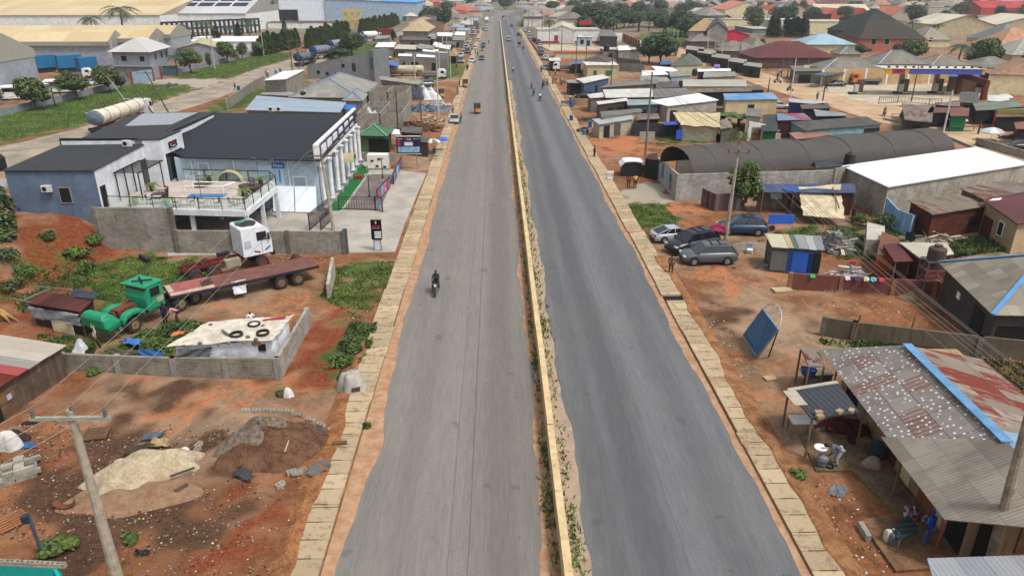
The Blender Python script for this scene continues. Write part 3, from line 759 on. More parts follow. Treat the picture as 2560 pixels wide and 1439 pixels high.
CARS={'sedan': dict(L=4.5,W=1.76,H=1.42,belt=.92,nose=.62,hood=1.15,a=1.85,b=-.95,c=-1.75,tail=.95,r=.31,z=.2),'suv': dict(L=4.72,W=1.86,H=1.74,belt=1.12,nose=.85,hood=1.15,a=1.7,b=-1.75,c=-2.2,tail=1.1,r=.36,z=.26),'hatch': dict(L=4.5,W=1.75,H=1.4,belt=.92,nose=.6,hood=1.2,a=1.8,b=-.8,c=-2.0,tail=.92,r=.31,z=.2),'bus': dict(L=4.9,W=1.8,H=2.0,belt=1.15,nose=.8,hood=.5,a=.9,b=-2.2,c=-2.38,tail=1.1,r=.33,z=.24)}
_cp={}
def carproto(k):
 if k in _cp: return _cp[k]
 d=CARS[k];L,W_,Hh,belt,zc=d['L']/2,d['W']/2,d['H'],d['belt'],d['z'];root=T('parked_car', 'x', 'car',(0,0,0),0,w=0)
 fy=L-d['hood'];paint=glossy('808488')
 m=M();rings=[]
 st=[(L,.72,zc+.12,d['nose']*.85),(L-.1,.88,zc+.02,d['nose']),(L-.5,.97,zc,d['nose']+.13),(fy+.1,1.,zc,belt-.06),(fy-.15,1.,zc,belt),(0,1.01,zc,belt),(-L+.75,1.,zc,belt+.01),(-L+.3,.97,zc,d['tail']),(-L+.06,.9,zc+.05,d['tail']-.06),(-L,.78,zc+.15,d['tail']-.22)]
 for y,w,zb,zt in st:
  w *= W_;zm=zb+(zt-zb)*.55
  rings.append([(-w*.92,y,zb),(w*.92,y,zb),(w,y,zb+.1),(w,y,zm),(w*.95,y,zt-.05),(w*.8,y,zt),(-w*.8,y,zt),(-w*.95,y,zt-.05),(-w,y,zm),(-w,y,zb+.1)])
 m.smooth=False;loft(m,rings);body=ob('body',m,paint,root)
 for p in body.data.polygons: p.use_smooth =True
 ay=fy+.12;ry0=fy-(ay-fy)-.62 if k != 'bus' else fy-.25;ry1=d['b'];cy=d['c']
 def ring(z,f,bk,w): return [(-w,bk,z),(w,bk,z),(w,f,z),(-w,f,z)]
 zt=Hh-.06;zg=belt-.03
 g=M();loft(g,[ring(zg,ay,cy-(.0),W_*.9),ring(zt,ry0,ry1,W_*.74)]);ob('window',g,WIN,root)
 rf=M();loft(rf,[ring(zt-.03,ry0+.05,ry1-.05,W_*.765),ring(zt+.02,ry0-.02,ry1+.02,W_*.745),ring(Hh,ry0-.25,ry1+.2,W_*.6)]);rf.smooth=False;ob('roof',rf,paint,body,False)
 pl=M()
 for s in (1,-1):
  A0=V3((s*W_*.905,ay,zg));A1=V3((s*W_*.75,ry0,zt));C0=V3((s*W_*.905,cy,zg));C1=V3((s*W_*.75,ry1,zt))
  pl.bar(A0,A1,.07,.07);pl.bar(C0,C1,.12 if k in ('suv', 'bus')else .09,.07)
  for t in ((.42,.72)if k != 'sedan' else (.45,.86)):
   pl.bar(A0.lerp(C0,t),A1.lerp(C1,t+.02),.06,.05)
  pl.box((s*(W_+.07),ay-.25,belt+.05),(.16,.12,.12))
 ob('body_frame',pl,paint,body,False)
 if k in ('suv',):
  rr=M()
  for s in (1,-1): rr.bar((s*W_*.6,ry0-.3,Hh+.05),(s*W_*.6,ry1+.3,Hh+.05),.04)
  for y in (ry0-.6,ry1+.9): rr.bar((-W_*.6,y,Hh+.05),(W_*.6,y,Hh+.05),.05)
  ob('roof_rack',rr,BK,root)
 for s in (1,-1):
  ob('headlight',M().box((s*W_*.68,L-.13,d['nose']-.04),(.36,.18,.13),0,(.25,0)),PM('e6e8e6',.15,.02,1.2,.8),root)
  ob('taillight',M().box((s*W_*.76,-L+.07,d['tail']-.17),(.2,.14,.24)),PM('9a2420',.3,.05,1.2,.6),root)
  for y in (L-.92,-L+.95):
   ar=M();ar.lathe([(d['r']*1.22,s*(W_-.12)),(d['r']*1.22,s*(W_+.012))],(0,y,d['r']+.01),16, 'X');ob('wheel_arch',ar,DARK,root);wheel(root,s*(W_-.07),y,d['r'],.22)
 ob('bumper',M().box((0,L-.02,zc+.2),(W_*1.5,.12,.16)).box((0,-L+.02,zc+.22),(W_*1.5,.12,.16)),BK if k != 'sedan' else paint,root)
 _cp[k]=root;root['_proto']=1;return root
def car(label,k,cx,cy,deg,colr,group=None,sc=1.,cat='car',rough=.28):
 """deg: compass heading of the nose, 0 = away from the camera along the road, 90 = to the right"""
 g=G(cx,cy);mt=glossy(colr,rough,1.1)
 mt=PM(colr,rough,.05,.85,.6)
 o=dup(carproto(k),(g.x,g.y,.02),-math.radians(deg),label,sc,group,{'body': mt, 'roof': mt, 'body_frame': mt});o['category']=cat
 if '_proto' in o: del o['_proto']
 return o
def skin(name,nodes,edges,root=0,sub=1):
 me=D.meshes.new(name);me.from_pydata([n[0]for n in nodes],edges,[]);ob=D.objects.new(name,me);COL.objects.link(ob)
 bpy.context.view_layer.objects.active=ob;md=ob.modifiers.new('s', 'SKIN');sk=me.skin_vertices[0].data
 for i,n_ in EN(nodes):
  r=n_[1];sk[i].radius=(r,r)if not hasattr(r, '__len__')else r;sk[i].use_root=i == root
 md.use_smooth_shade =True;md.branch_smoothing =.3
 if sub: sb_=ob.modifiers.new('d', 'SUBSURF');sb_.levels=sub;sb_.render_levels =sub
 dg=bpy.context.evaluated_depsgraph_get();out=D.meshes.new_from_object(ob.evaluated_get(dg));out.name=name
 D.objects.remove(ob);return out
def pose(k):
 """joint places in metres, facing +Y: hip, chest, neck, head; (shoulder elbow wrist) x2; (hip knee ankle toe) x2"""
 V=V3
 if k == 'stand': return dict(hip=(0,0,.92),ch=(0,.01,1.28),nk=(0,.01,1.47),hd=(0,.03,1.62),a=[((-.19,0,1.4),(-.25,-.02,1.12),(-.23,.08,.88)),((.19,0,1.4),(.26,-.01,1.12),(.22,.1,.88))],l=[((-.1,0,.9),(-.11,.02,.48),(-.12,-.02,.09)),((.1,0,.9),(.12,.04,.48),(.13,0,.09))])
 if k == 'walk': return dict(hip=(0,0,.9),ch=(0,.03,1.26),nk=(0,.04,1.45),hd=(0,.06,1.6),a=[((-.19,.02,1.38),(-.24,-.16,1.14),(-.22,-.12,.9)),((.19,.02,1.38),(.24,.12,1.14),(.2,.3,.98))],l=[((-.1,0,.88),(-.1,.2,.5),(-.11,.26,.09)),((.1,0,.88),(.11,-.02,.47),(.12,-.32,.15))])
 if k == 'hold': return dict(hip=(0,0,.92),ch=(0,.01,1.28),nk=(0,.02,1.47),hd=(0,.06,1.61),a=[((-.19,0,1.4),(-.25,.05,1.12),(-.08,.28,1.14)),((.19,0,1.4),(.26,.04,1.12),(.1,.3,1.16))],l=[((-.1,0,.9),(-.11,.02,.48),(-.12,-.02,.09)),((.1,0,.9),(.12,.06,.49),(.14,.04,.09))])
 if k == 'bend': return dict(hip=(0,-.18,.88),ch=(0,.18,1.08),nk=(0,.36,1.12),hd=(0,.5,1.12),a=[((-.18,.28,1.1),(-.22,.36,.82),(-.12,.5,.6)),((.18,.28,1.1),(.22,.38,.82),(.13,.52,.6))],l=[((-.11,-.16,.86),(-.13,.02,.47),(-.14,-.06,.09)),((.11,-.16,.86),(.14,-.02,.46),(.15,-.1,.09))])
 if k == 'ride': return dict(hip=(0,-.12,.86),ch=(0,-.02,1.2),nk=(0,.03,1.38),hd=(0,.07,1.53),a=[((-.19,0,1.32),(-.28,.16,1.1),(-.25,.42,1.06)),((.19,0,1.32),(.28,.16,1.1),(.25,.42,1.06))],l=[((-.11,-.1,.84),(-.24,.26,.72),(-.24,.12,.34)),((.11,-.1,.84),(.24,.26,.72),(.24,.12,.34))])
 if k == 'sit': return dict(hip=(0,-.1,.48),ch=(0,-.06,.82),nk=(0,-.03,1.01),hd=(0,.02,1.15),a=[((-.19,-.06,.94),(-.25,.05,.7),(-.14,.25,.58)),((.19,-.06,.94),(.25,.05,.7),(.14,.25,.58))],l=[((-.1,-.1,.46),(-.14,.32,.48),(-.14,.34,.09)),((.1,-.1,.46),(.14,.32,.48),(.15,.3,.09))])
_pp={}
def personproto(k):
 if k in _pp: return _pp[k]
 p=pose(k);V=V3;root=T('person', 'x', 'person',(0,0,0),0,w=0)
 hip,ch,nk,hd=V(p['hip']),V(p['ch']),V(p['nk']),V(p['hd']);up=(hd-nk).normalized();fw=V((0,1,0))if k != 'bend' else V((0,.5,-.85))
 nodes=[(hip,(.13,.1)),(hip.lerp(ch,.5),(.115,.09)),(ch,(.15,.1)),(ch.lerp(nk,.75),(.1,.07)),(nk,.055),(hd-up*.04,(.065,.075)),(hd+up*.03,(.078,.095)),(hd+up*.1,(.055,.065)),(hd-up*.01+fw*.1,.014)]
 edges=[(0,1),(1,2),(2,3),(3,4),(4,5),(5,6),(6,7),(6,8)]
 def add(v,r,par): nodes.append((V(v),r));edges.append((par,len(nodes)-1));return len(nodes)-1
 for s,e,w in p['a']:
  s,e,w=V(s),V(e),V(w);i=add(s,.058,3);i=add(e,.042,i);i=add(w,.028,i);d=(w-e).normalized();sx_=1 if s.x>0 else-1
  pm_=add(w+d*.07,(.036,.018),i);sd=d.cross(V((sx_,0,0))).normalized()
  if sd.length<.1: sd=V((0,1,0))
  for q_,(o_,l_)in EN(((-.028,.06),(-.01,.07),(.01,.066),(.028,.05))):
   j=add(w+d*.1+sd*o_,.009,pm_);add(w+d*(.1+l_)+sd*o_+V((-sx_*.015,0,0)),.007,j)
  j=add(w+d*.05+sd*.045,.01,i);add(w+d*.085+sd*.06,.008,j)
 for h_,kn,an in p['l']:
  i=add(h_,.085,0);i=add(kn,.055,i);i=add(an,.035,i);an=V(an);j=add(an+V((0,-.04,-.05)),.03,i);add(an+V((0,.13,-.06)),(.04,.024),i)
 ob('body',skin('body',nodes,edges),PM('4a3226',.6,.1,1.,.3),root)
 n2=[(hip.lerp(ch,.05),(.155,.125)),(hip.lerp(ch,.5),(.14,.115)),(ch,(.175,.125)),(ch.lerp(nk,.7),(.12,.085))];e2=[(0,1),(1,2),(2,3)]
 for s,e,w in p['a']:
  s,e=V(s),V(e);n2.append((s,.075));e2.append((3,len(n2)-1));n2.append((s.lerp(e,.75),.062));e2.append((len(n2)-2,len(n2)-1))
 ob('shirt',skin('shirt',n2,e2,1),PM('888888',.9,.15),root)
 n3=[(hip+V((0,0,.03)),(.15,.12))];e3=[]
 for h_,kn,an in p['l']:
  h_,kn,an=V(h_),V(kn),V(an);n3 +=[(h_,.105),(kn,.075),(kn.lerp(an,.85),.058)];q_=len(n3);e3 +=[(0,q_-3),(q_-3,q_-2),(q_-2,q_-1)]
 ob('trousers',skin('trousers',n3,e3),PM('333333',.9,.15),root)
 hm=M();c=hd+up*.055-fw*.02;hm.smooth=True;hm.lathe([(.01,.09),(.06,.075),(.088,.03),(.09,-.02),(.075,-.045)][::-1],(0,0,0),10)
 q_=V((0,0,1)).rotation_difference(up);hm.v=[tuple(q_ @ V(v)+c)for v in hm.v];ob('hair',hm,PM('171311',.95,.1),root)
 for s_,(h_,kn,an)in zip((-1,1),p['l']):
  an=V(an);sm=M();sm.smooth=True;sm.lathe([(.02,-.11),(.045,-.08),(.05,0),(.048,.1),(.02,.17)],(0,0,0),8, 'Y',1,.8);sm.v=[(v[0]+an.x,v[1]+an.y+.02,max(v[2],-.03)+an.z-.055)for v in sm.v];ob('shoe',sm,PM('2a2522',.8,.1),root)
 _pp[k]=root;root['_proto']=1;return root
def person(label,k,gx,gy,deg,shirt,trous,hair=None,sc=1.,z=0.,group=None,xyz=None,skinc=None):
 g=xyz or G(gx,gy,z);mats={'shirt': PM(shirt,.9,.15,1.35), 'trousers': PM(trous,.9,.15,1.35)}
 if hair: mats['hair']=PM(hair,.8,.1)
 o=dup(personproto(k),(g.x,g.y,z if xyz is None else g.z),-math.radians(deg),label,sc,group,mats)
 if '_proto' in o: del o['_proto']
 return o
_mb=[]
def motoproto():
 if _mb: return _mb[0]
 root=T('motorcycle', 'x', 'motorcycle',(0,0,0),0,w=0);m=M();P=PM('8d1f1c',.35,.05,1.1,.5)
 m.tube([(0,.5,.72),(0,.25,.62),(0,-.1,.35),(0,.2,.25),(0,.42,.5)],.035,6);m.tube([(0,-.1,.6),(0,-.6,.62)],.04);m.tube([(.06,-.1,.35),(.08,-.62,.3)],.025);m.tube([(-.06,-.1,.35),(-.08,-.62,.3)],.025)
 ob('frame',m,BK,root)
 e=M();e.box((0,.12,.36),(.24,.36,.28));e.tube([(.12,.2,.3),(.16,-.2,.24),(.17,-.7,.32)],[.03,.035,.045]);ob('engine',e,STEEL,root)
 t=M();t.smooth=True;t.lathe([(.03,-.02),(.13,.03),(.15,.16),(.12,.34),(.05,.42)],(0,-.02,.76),10, 'Y',1,.75);ob('fuel_tank',t,P,root)
 s=M();s.slab([(-.13,-.05,.8),(.13,-.05,.8),(.13,-.78,.84),(-.13,-.78,.84)],.1);ob('seat',s,BK,root)
 h=M();h.tube([(-.36,.42,1.02),(-.12,.5,.98),(.12,.5,.98),(.36,.42,1.02)],.016);h.tube([(-.07,.5,.98),(-.08,.72,.3)],.022);h.tube([(.07,.5,.98),(.08,.72,.3)],.022);ob('handlebar',h,STEEL,root)
 l=M();l.lathe([(.1,.56),(.1,.64),(.06,.68)],(0,0,.86),10, 'Y');ob('headlight',l,PM('dfe2e2',.15,.02,1.2,.8),root)
 for y in (.72,-.62):
  w=M();w.lathe([(.2,-.045),(.28,-.05),(.3,-.02),(.3,.02),(.28,.05),(.2,.045)],(0,y,.3),16, 'X');o=ob('wheel',w,TYRE,root);k=M();k.lathe([(.2,-.02),(.04,-.06),(.04,.06),(.2,.02)],(0,y,.3),12, 'X');ob('rim',k,STEEL,o,False)
 f=M();f.box((0,.72,.63),(.12,.5,.02));f.box((0,-.72,.66),(.14,.4,.02));ob('mudguard',f,P,root)
 _mb.append(root);root['_proto']=1;return root
def moto(label,gx,gy,deg,colr='8d1f1c',riders=(),group=None,sc=1.):
 g=G(gx,gy);o=dup(motoproto(),(g.x,g.y,.02),-math.radians(deg),label,sc,group,{'fuel_tank': PM(colr,.35,.05,1.1,.5), 'mudguard': PM(colr,.35,.05,1.1,.5)});
 if '_proto' in o: del o['_proto']
 a=-math.radians(deg)
 for i,(lb,sh,tr,ha)in EN(riders):
  off=-.08-.42*i;person(lb, 'ride',0,0,deg,sh,tr,ha,1.,0,None,V3((g.x-SI(a)*off,g.y+CO(a)*off,.06+.05*i)))
 return o
def umbrella(label,gx,gy,cols,r=1.1,h=2.1,group=None):
 g=G(gx,gy);root=T('parasol',label, 'umbrella',(g.x,g.y,0),0,group,False);ob('pole',M().tube([(0,0,0),(0,0,h+.12)],.025),STEEL,root)
 for i in range(8):
  m=M();a0,a1=2*PI*i/8,2*PI*(i+1)/8;P=[]
  for q_,z_ in ((.02,0),(.4,-.1),(.75,-.24),(1.,-.42)): P.append((V3((CO(a0)*r*q_,SI(a0)*r*q_,h+z_*r*.9)),V3((CO(a1)*r*q_,SI(a1)*r*q_,h+z_*r*.9))))
  for a,b in zip(P,P[1:]): m.q((a[0],b[0],b[1],a[1]))
  m.q((P[-1][0],P[-1][0]-V3((0,0,.14)),P[-1][1]-V3((0,0,.14)),P[-1][1]));ob('canopy_panel',m,PM(cols[i % len(cols)],.8,.08,1.1),root)
 return root
def text(parent,s,c,rz,size,mat,tilt=PI/2,name='lettering',align='CENTER'):
 cu=D.curves.new(name, 'FONT');cu.body=s;cu.size=size;cu.align_x=align;cu.align_y= 'CENTER';cu.extrude=.008
 o_=D.objects.new(name,cu);COL.objects.link(o_);me=D.meshes.new_from_object(o_.evaluated_get(bpy.context.evaluated_depsgraph_get()));D.objects.remove(o_);o=D.objects.new(name,me);COL.objects.link(o);o.location=V3(c)-V3(parent.location);o.rotation_euler =(tilt,0,rz);o.parent=parent;me.materials.clear();me.materials.append(mat);return o
def pole(label,bx,by,ty,arm=None,group=None,mat=None,r=.16,lean=(0,0),ins=True,armz=.35,name='utility_pole',rz=0.,h=None):
 g=G(bx,by);h=h or HT(bx,by,ty);mat=mat or POLE;root=T(name,label,'utility pole',(g.x,g.y,0),rz,group,False);m=M();m.tube([(0,0,-.2),(lean[0],lean[1],h)],[r,r*.62],8);ob('shaft',m,mat,root)
 if arm:
  for k,w in EN(arm if hasattr(arm, '__len__')else [arm]):
   z=h-armz-k*1.;a=M();a.box((lean[0],lean[1]-r,z),(w,.1,.12));ao=ob('crossarm',a,WOOD,root)
   if ins:
    for x in (-w/2+.1,0,w/2-.1): i=M();i.lathe([(.05,0),(.07,.06),(.05,.1),(.07,.15),(.045,.2),(.03,.3)],(x+lean[0],lean[1]-r,z+.06),8);ob('insulator',i,PM('5a4538',.4,.1),ao,False)
 root['h']=h;return root
def wire(label,a,b,sag=.8,r=.014,mat=None):
 a,b=V3(a),V3(b);P=[a.lerp(b,t/10)-V3((0,0,sag*4*(t/10)*(1-t/10)))for t in range(11)]
 m=M((a.x,a.y,a.z));m.tube(P,r,4);return tag(ob('power_line',m,mat or PM('8f8a82',.7,0,1),None,False),label, 'cable','power lines')
spill(-9.7,-8.75,1,12,44,3, '8a5a3c', 'bd8558');spill(15.1,14.15,-1,12,60,5, '8c6040', 'bd8a60')
bt=T('concrete_barrier','long cream concrete barrier running down middle of road', 'barrier',(2.7,0,0));BARM=wallm('d8bd90',1.15,.75, '94774e')
y=8.;k=0
while y<520:
 L=12. if y<200 else 40.
 m=M(bt.location);x0,x1=2.53,2.87
 dx=R.uniform(-.02,.02);m.prism([(x0+dx,y),(x1+dx,y),(x1+dx,y+L-.07),(x0+dx,y+L-.07)],-.1,1.2+dx);ob('segment',m,BARM,bt);y += L;k += 1
GR=leafm('4c6428',1.15, '84984a',.8);GRD=leafm('42582a',1.1, '6c823c',.8)
P=[];g_=np.random.default_rng(5)
for cx,cy,n_,rx,ry in [(2.28,27,260,.2,1.1),(2.3,31,160,.13,.9),(2.3,37,90,.1,2.),(2.35,41,120,.1,.8),(2.3,46,90,.1,2),(2.35,55,160,.1,5),(2.35,75,200,.1,12),(2.3,24,60,.1,.6)]+[(3.25,21+i*1.7,int(max(0,90+110*SI(i*1.9+i*i))),.17,.8)for i in range(16)]+[(3.2,50+i*4,130,.2,2.)for i in range(14)]+[(3.15,115+i*8,60,.15,4)for i in range(12)]:
 for _ in range(n_): P.append((cx+g_.normal()*rx,cy+g_.normal()*ry,.02))
P=[p for i_,p in EN(P)if (i_ % 5<2 if p[0]>2.9 else i_ % 5<3)and not 2.5< p[0]<2.9]
tufts('weeds','green weeds growing along foot of middle barrier',P,.19,leafm('4c5f2c',1.4, '7d8c48',.8),4)
pl_=G(178,1024,9.);p1=T('utility_pole','weathered concrete pole standing nearest, with a long pale crossarm','utility pole',(pl_.x,pl_.y,0),0,w=0)
ob('shaft',M().tube([(0,0,-.2),(-.05,0,9.)],[.24,.13],10),POLE,p1,False);ca=ob('crossarm',M().box((-.02,-.14,8.75),(2.7,.11,.13)).bar((-.7,-.14,8.7),(0,-.1,8.25),.04),PM('9c9f90',.9,.2,1.2),p1,False)
for x in (-1.25,0.02,1.2): ob('insulator',M().lathe([(.05,0),(.08,.05),(.05,.1),(.08,.15),(.05,.2),(.08,.25),(.05,.3),(.03,.36)],(x,-.14 if x != .02 else 0,8.82),10),PM('6a645e',.4,.1),ca,False)
A1=[V3((pl_.x+x,pl_.y-.14,9.18))for x in (-1.25,.02,1.2)]
g2=G(835,577);h2=HT(835,577,381);p2=pole('tall leaning concrete pole in front of blue hall facade',835,577,381,2.8,None,None,.2,(-.5,0),armz=.3)
A2=[V3((g2.x-.5+x,g2.y-.2,h2))for x in (-1.3,0,1.3)]
g3=G(996,340);h3=HT(996,340,225);A3=[V3((g3.x+x,g3.y,h3))for x in (-1.2,0,1.2)]
for i in range(3):
 nm_=('outer', 'middle', 'inner')[i]
 wire(nm_+ ' overhead cable from the nearest left pole to the pole by the hall',A1[i],A2[i],.5);wire(nm_+ ' overhead cable leaving the nearest left pole towards the camera',A1[i],A1[i]+V3((-11.5,-17,-.4)),.5);wire(nm_+ ' overhead cable from the hall pole to the next pole',A2[i],A3[i],.7,.02)
gt=[G(-60,1392,2.2),G(146,1402,2.2),G(170,1470,2.2),G(-60,1470,2.2)]
tw=T('wall','bright teal painted wall topped with open hollow blocks', 'wall',(gt[1].x,gt[1].y,0));m=M(tw.location)
m.prism([gt[0],gt[1],gt[1]+V3((.0,-.16,0)),gt[0]+V3((0,-.16,0))],-.3,2.0);m.prism([gt[1]+V3((0,-.17,0)),gt[2],gt[2]-V3((.16,0,0)),gt[1]+V3((-.16,-.17,0))],-.3,2.0);ob('panel',m,PM('129c94',.7,.08,1.3),tw)
m=M(tw.location);u=(gt[1]-gt[0]).normalized();L=(gt[1]-gt[0]).length;rz=math.atan2(u.y,u.x);i=0
while i*.4< L:
 c=gt[0]+u*(i*.4+.2)+V3((0,-.08,-.1))
 for dx in (-.17,0,.17): m.box(c+u*dx,(.04,.16,.2),rz)
 for dy in (-.065,.065): m.box(c+V3((0,dy,0)),(.38,.03,.19),rz)
 i += 1
ob('hollow_block_course',m,BLKL,tw)
gp=G(108,1391);hp=HT(108,1391,1280);po=T('post','slate grey steel post with a small box fixed near its top', 'post',(gp.x,gp.y,0));ob('shaft',M(po.location).bar((gp.x,gp.y,0),(gp.x-.05,gp.y,hp),.1),PM('59616c',.6),po);ob('meter_box',M(po.location).box((gp.x-.18,gp.y-.05,hp-.3),(.26,.2,.36)),PM('3c434f',.5),po)
def blockpile(label,c,nx_,ny_,nz_,rz,miss=0.25,seed=1):
 r=random.Random(seed);root=T('block_stack',label,'block stack',(c.x,c.y,0),rz,w=0)
 for k in range(nz_):
  for j in range(ny_):
   for i in range(nx_):
    if k >= nz_-1 and r.random()< miss: continue
    if 0< k< nz_-1 and 0< j< ny_-1: continue
    x,y_,z=(i-nx_/2)*.46+r.uniform(-.02,.02)+(.2 if k % 2 else 0),(j-ny_/2)*.24+r.uniform(-.01,.01),.11+k*.22
    ob('hollow_block',M((x,y_,z)).box((x,y_,z),(.44,.21,.205),r.uniform(-.03,.03)),BLKL if r.random()<.6 else BLK,root).location=(x,y_,z)
 return root
blockpile('low stack of pale concrete blocks at photo edge beside white sack',G(40,1185),5,6,3,.55,.35,3)
def hollow(label,px,py,rz,mat=None,up=False,z=.1):
 g=G(px,py);m=M((g.x,g.y,z));w,l,h=.22,.45,.2
 for a,b,c_,d_ in ((0,-w/2+.02,l,.04),(0,w/2-.02,l,.04),(-l/2+.02,0,.04,w-.08),(0,0,.04,w-.08),(l/2-.02,0,.04,w-.08)):
  p=V3((a,b,0));q_=V3((a*CO(rz)-b*SI(rz),a*SI(rz)+b*CO(rz),0));m.box(V3((g.x,g.y,z))+q_,(c_,d_,h),rz)
 return tag(ob('hollow_block',m,mat or BLKL),label,'concrete block','loose hollow blocks')
for i,(a,b,rz)in EN([(497,1115,1.3),(493,1128,1.35),(489,1143,1.4),(484,1158,1.5)]): hollow('hollow block in the short row beside the sand, %s from its top end' % ORDN[i],a,b,rz)
for i in range(9):
 t=i/8;a=615+215*t-40*SI(PI*t)*0;b=1029+2*t+65*max(0,t-.45)** 1.3*1.6
 hollow('hollow block edging the back of the brown heap, %s from the west' % ORDN[i],a,b,-.1-.7*max(0,t-.4))
hollow('hollow block lying alone on bare soil south of brown heap',701,1215,.9);hollow('upright hollow block in little group beside grey tarp',742,1190,.3,z=.22);hollow('hollow block leaning against upright one by grey tarp',756,1180,.8);hollow('hollow block on soil side of little group',729,1183,.5)
sg=G(28,1118);sk=heap('sack','bulging white sack dumped behind block stack', 'sack',sg,.55,.5,.95,clothm('cfccc4',1.2,4),.3,4,14,.2,0,3.);heap('tarpaulin','dark crumpled tarpaulin slumped against white sack', 'tarpaulin',G(52,1100),.5,.4,.7,clothm('43352c',1.,5),0,9,14,.35,0,2.)
tag(ob('sheet',patch([G(50,1120,.05),G(88,1118,.1),G(92,1108,.1),G(55,1103,.05)],8,6,.04,2),clothm('3e6da8')),'small blue plastic sheet on ground beside white sack','plastic sheet')
tag(ob('crate_lid',patch([G(18,1075,.25),G(60,1078,.25),G(52,1066,.3),G(25,1062,.3)],5,5,.02,7),clothm('8d7f6c')),'beige flat scrap piece lying behind white sack','scrap sheet')
tag(ob('tyre_strip',patch([G(52,1061,.1),G(92,1056,.1),G(94,1051,.12),G(60,1052,.1)],6,3,.03,3),PM('2b2c36',.7)),'dark scrap sheet with a pale rim lying on soil','scrap sheet')
def pallet(label,px,py,rz,col='6b5139'):
 g=G(px,py);root=T('pallet',label, 'pallet',(g.x,g.y,.05),rz,w=0);mt=PM(col,.9,.25,1.2)
 for i in range(6): ob('board',M().box((0,-.5+i*.2,.13),(1.25,.11,.025)),mt,root)
 for x in (-.55,0,.55): ob('bearer',M().box((x,0,.06),(.08,1.1,.1)),mt,root)
 return root
pallet('broken brown wooden pallet lying left of grey tarps',242,1089,.2);pallet('small reddish pallet near teal wall',32,1308,.9, '9a6440')
tag(ob('curved_board',M().lathe([(.55,-.18),(.55,.18)],G(167,1262,.35),24, 'Y'),RUSTY), 'x', 'scrap')
o=D.objects['curved_board'];bpy.data.objects.remove(o)
m=M();cb=G(167,1266);
for i in range(8):
 a=PI*(1.12+.1*i);b=a+PI*.1;m.bar(cb+V3((CO(a)*.5,SI(a)*.12,.5+SI(a)*.4)),cb+V3((CO(b)*.5,SI(b)*.12,.5+SI(b)*.4)),.3,.03)
tag(ob('wheel_rim_piece',m,RUSTY),'rusty curved sheet piece standing on soil near nearest pole', 'scrap')
SANDM=earthm('bda686', 'e2d2b4',1.4);heap('sand_heap','long low heap of pale building sand spread beside nearest pole', 'sand heap',G(362,1182),3.1,1.2,1.15,SANDM,.42,5,26,.1,0,1.8)
heap('sand_spill','thin brownish sand trodden out below pale sand heap', 'sand heap',G(330,1240),3.1,1.5,.22,earthm('9d7858', 'b8967a',1.8),.25,6,22,.3,0,1.5)
heap('mixed_heap','big round brown heap of soil and grey chippings by left drain covers', 'soil heap',G(690,1120),2.75,2.35,1.1,earthm('5f4334', '8c6850',1.8),.1,8,30,.16,0,1.6)
heap('chipping_heap','pale grey fibrous chippings lying over far side of brown heap', 'chippings',G(655,1108,.0),2.35,1.9,1.4,earthm('6e5c50', 'b0a090',4.),.15,11,30,.2,-.02,1.5)
tag(ob('board',M().bar(G(712,1128,1.3),G(722,1100,1.4),.05,.03),PM('cfc68a',.8)),'pale yellow stick lying on top of brown heap', 'stick')
for nm_,lb,cs_,c_,sd in (('tarpaulin','grey tarpaulin piece lying between brown heap and drain covers',(768,1192,822,1176,830,1145,775,1160), '6a6c6e',3),('tarpaulin','small dark grey sheet lying south of brown heap',(580,1188,628,1200,630,1172,590,1170), '4c4f54',4),('tarpaulin','dark grey tarpaulin scraps tucked at northeast side of brown heap',(785,1085,800,1105,812,1075,790,1062), '50545a',5),('tarpaulin','blue grey tarpaulin crumpled at top end of sand heap',(340,1100,378,1098,425,1074,378,1080), '5a6474',6),('tarpaulin','crumpled brown tarpaulin between sand and pallet',(300,1140,375,1130,385,1110,325,1108), '4c4238',7),('tarpaulin','beige sacking lying at top end of sand heap',(370,1118,425,1110,415,1092,375,1095), 'b59c78',8),('tarpaulin','dark cloth scrap lying near foot of nearest pole',(335,1385,372,1380,378,1374,340,1375), '33343c',9)):
 P=[G(cs_[i],cs_[i+1],.22)for i in (0,2,4,6)];tag(ob(nm_,patch(P,14,10,.1,sd),clothm(c_,1.1,7)),lb, 'tarpaulin','tarpaulin pieces on soil')
heap('sack','filled white sack slumped on pale sand heap', 'sack',G(305,1172),.5,.32,.42,clothm('dcd8c8',1.2,5),.4,7,12,.2,.1,3.);heap('sack','small knotted white bag on soil beside grass tuft', 'bag',G(722,990),.3,.22,.42,clothm('e6e4e0',1.2,6),0,8,10,.4,0,2.5);heap('plastic_bag','crumpled white plastic bags beside row of hollow blocks', 'bag',G(463,1125),.28,.2,.22,clothm('d8d6d0',1.2,6),0,12,10,.4,0,2.)
lg=M();lg.tube([G(833,1107,.27),G(867,1105,.27)],[.13,.12],10);tag(ob('log',lg,PM('6a4c36',.9,.3,1.2)),'short brown log lying across left drain covers', 'log');lg=M();lg.tube([G(438,1228,.12),G(468,1210,.14)],[.11,.1],8);tag(ob('log',lg,PM('5a4738',.9,.3,1.2)),'dark brown log lying south of sand heap', 'log')
tag(ob('plank',M().bar(G(425,1190,.35),G(486,1168,.35),.12,.05),PM('4b4540',.9)),'dark narrow plank resting across sand heap edge', 'plank')
cm_=heap('covered_load','grey white tarpaulin tied over a rounded pile beside left drain covers','covered pile',G(881,972),.95,.85,1.25,clothm('b3ada2',1.15,4),.2,21,22,.22,0,3.2)
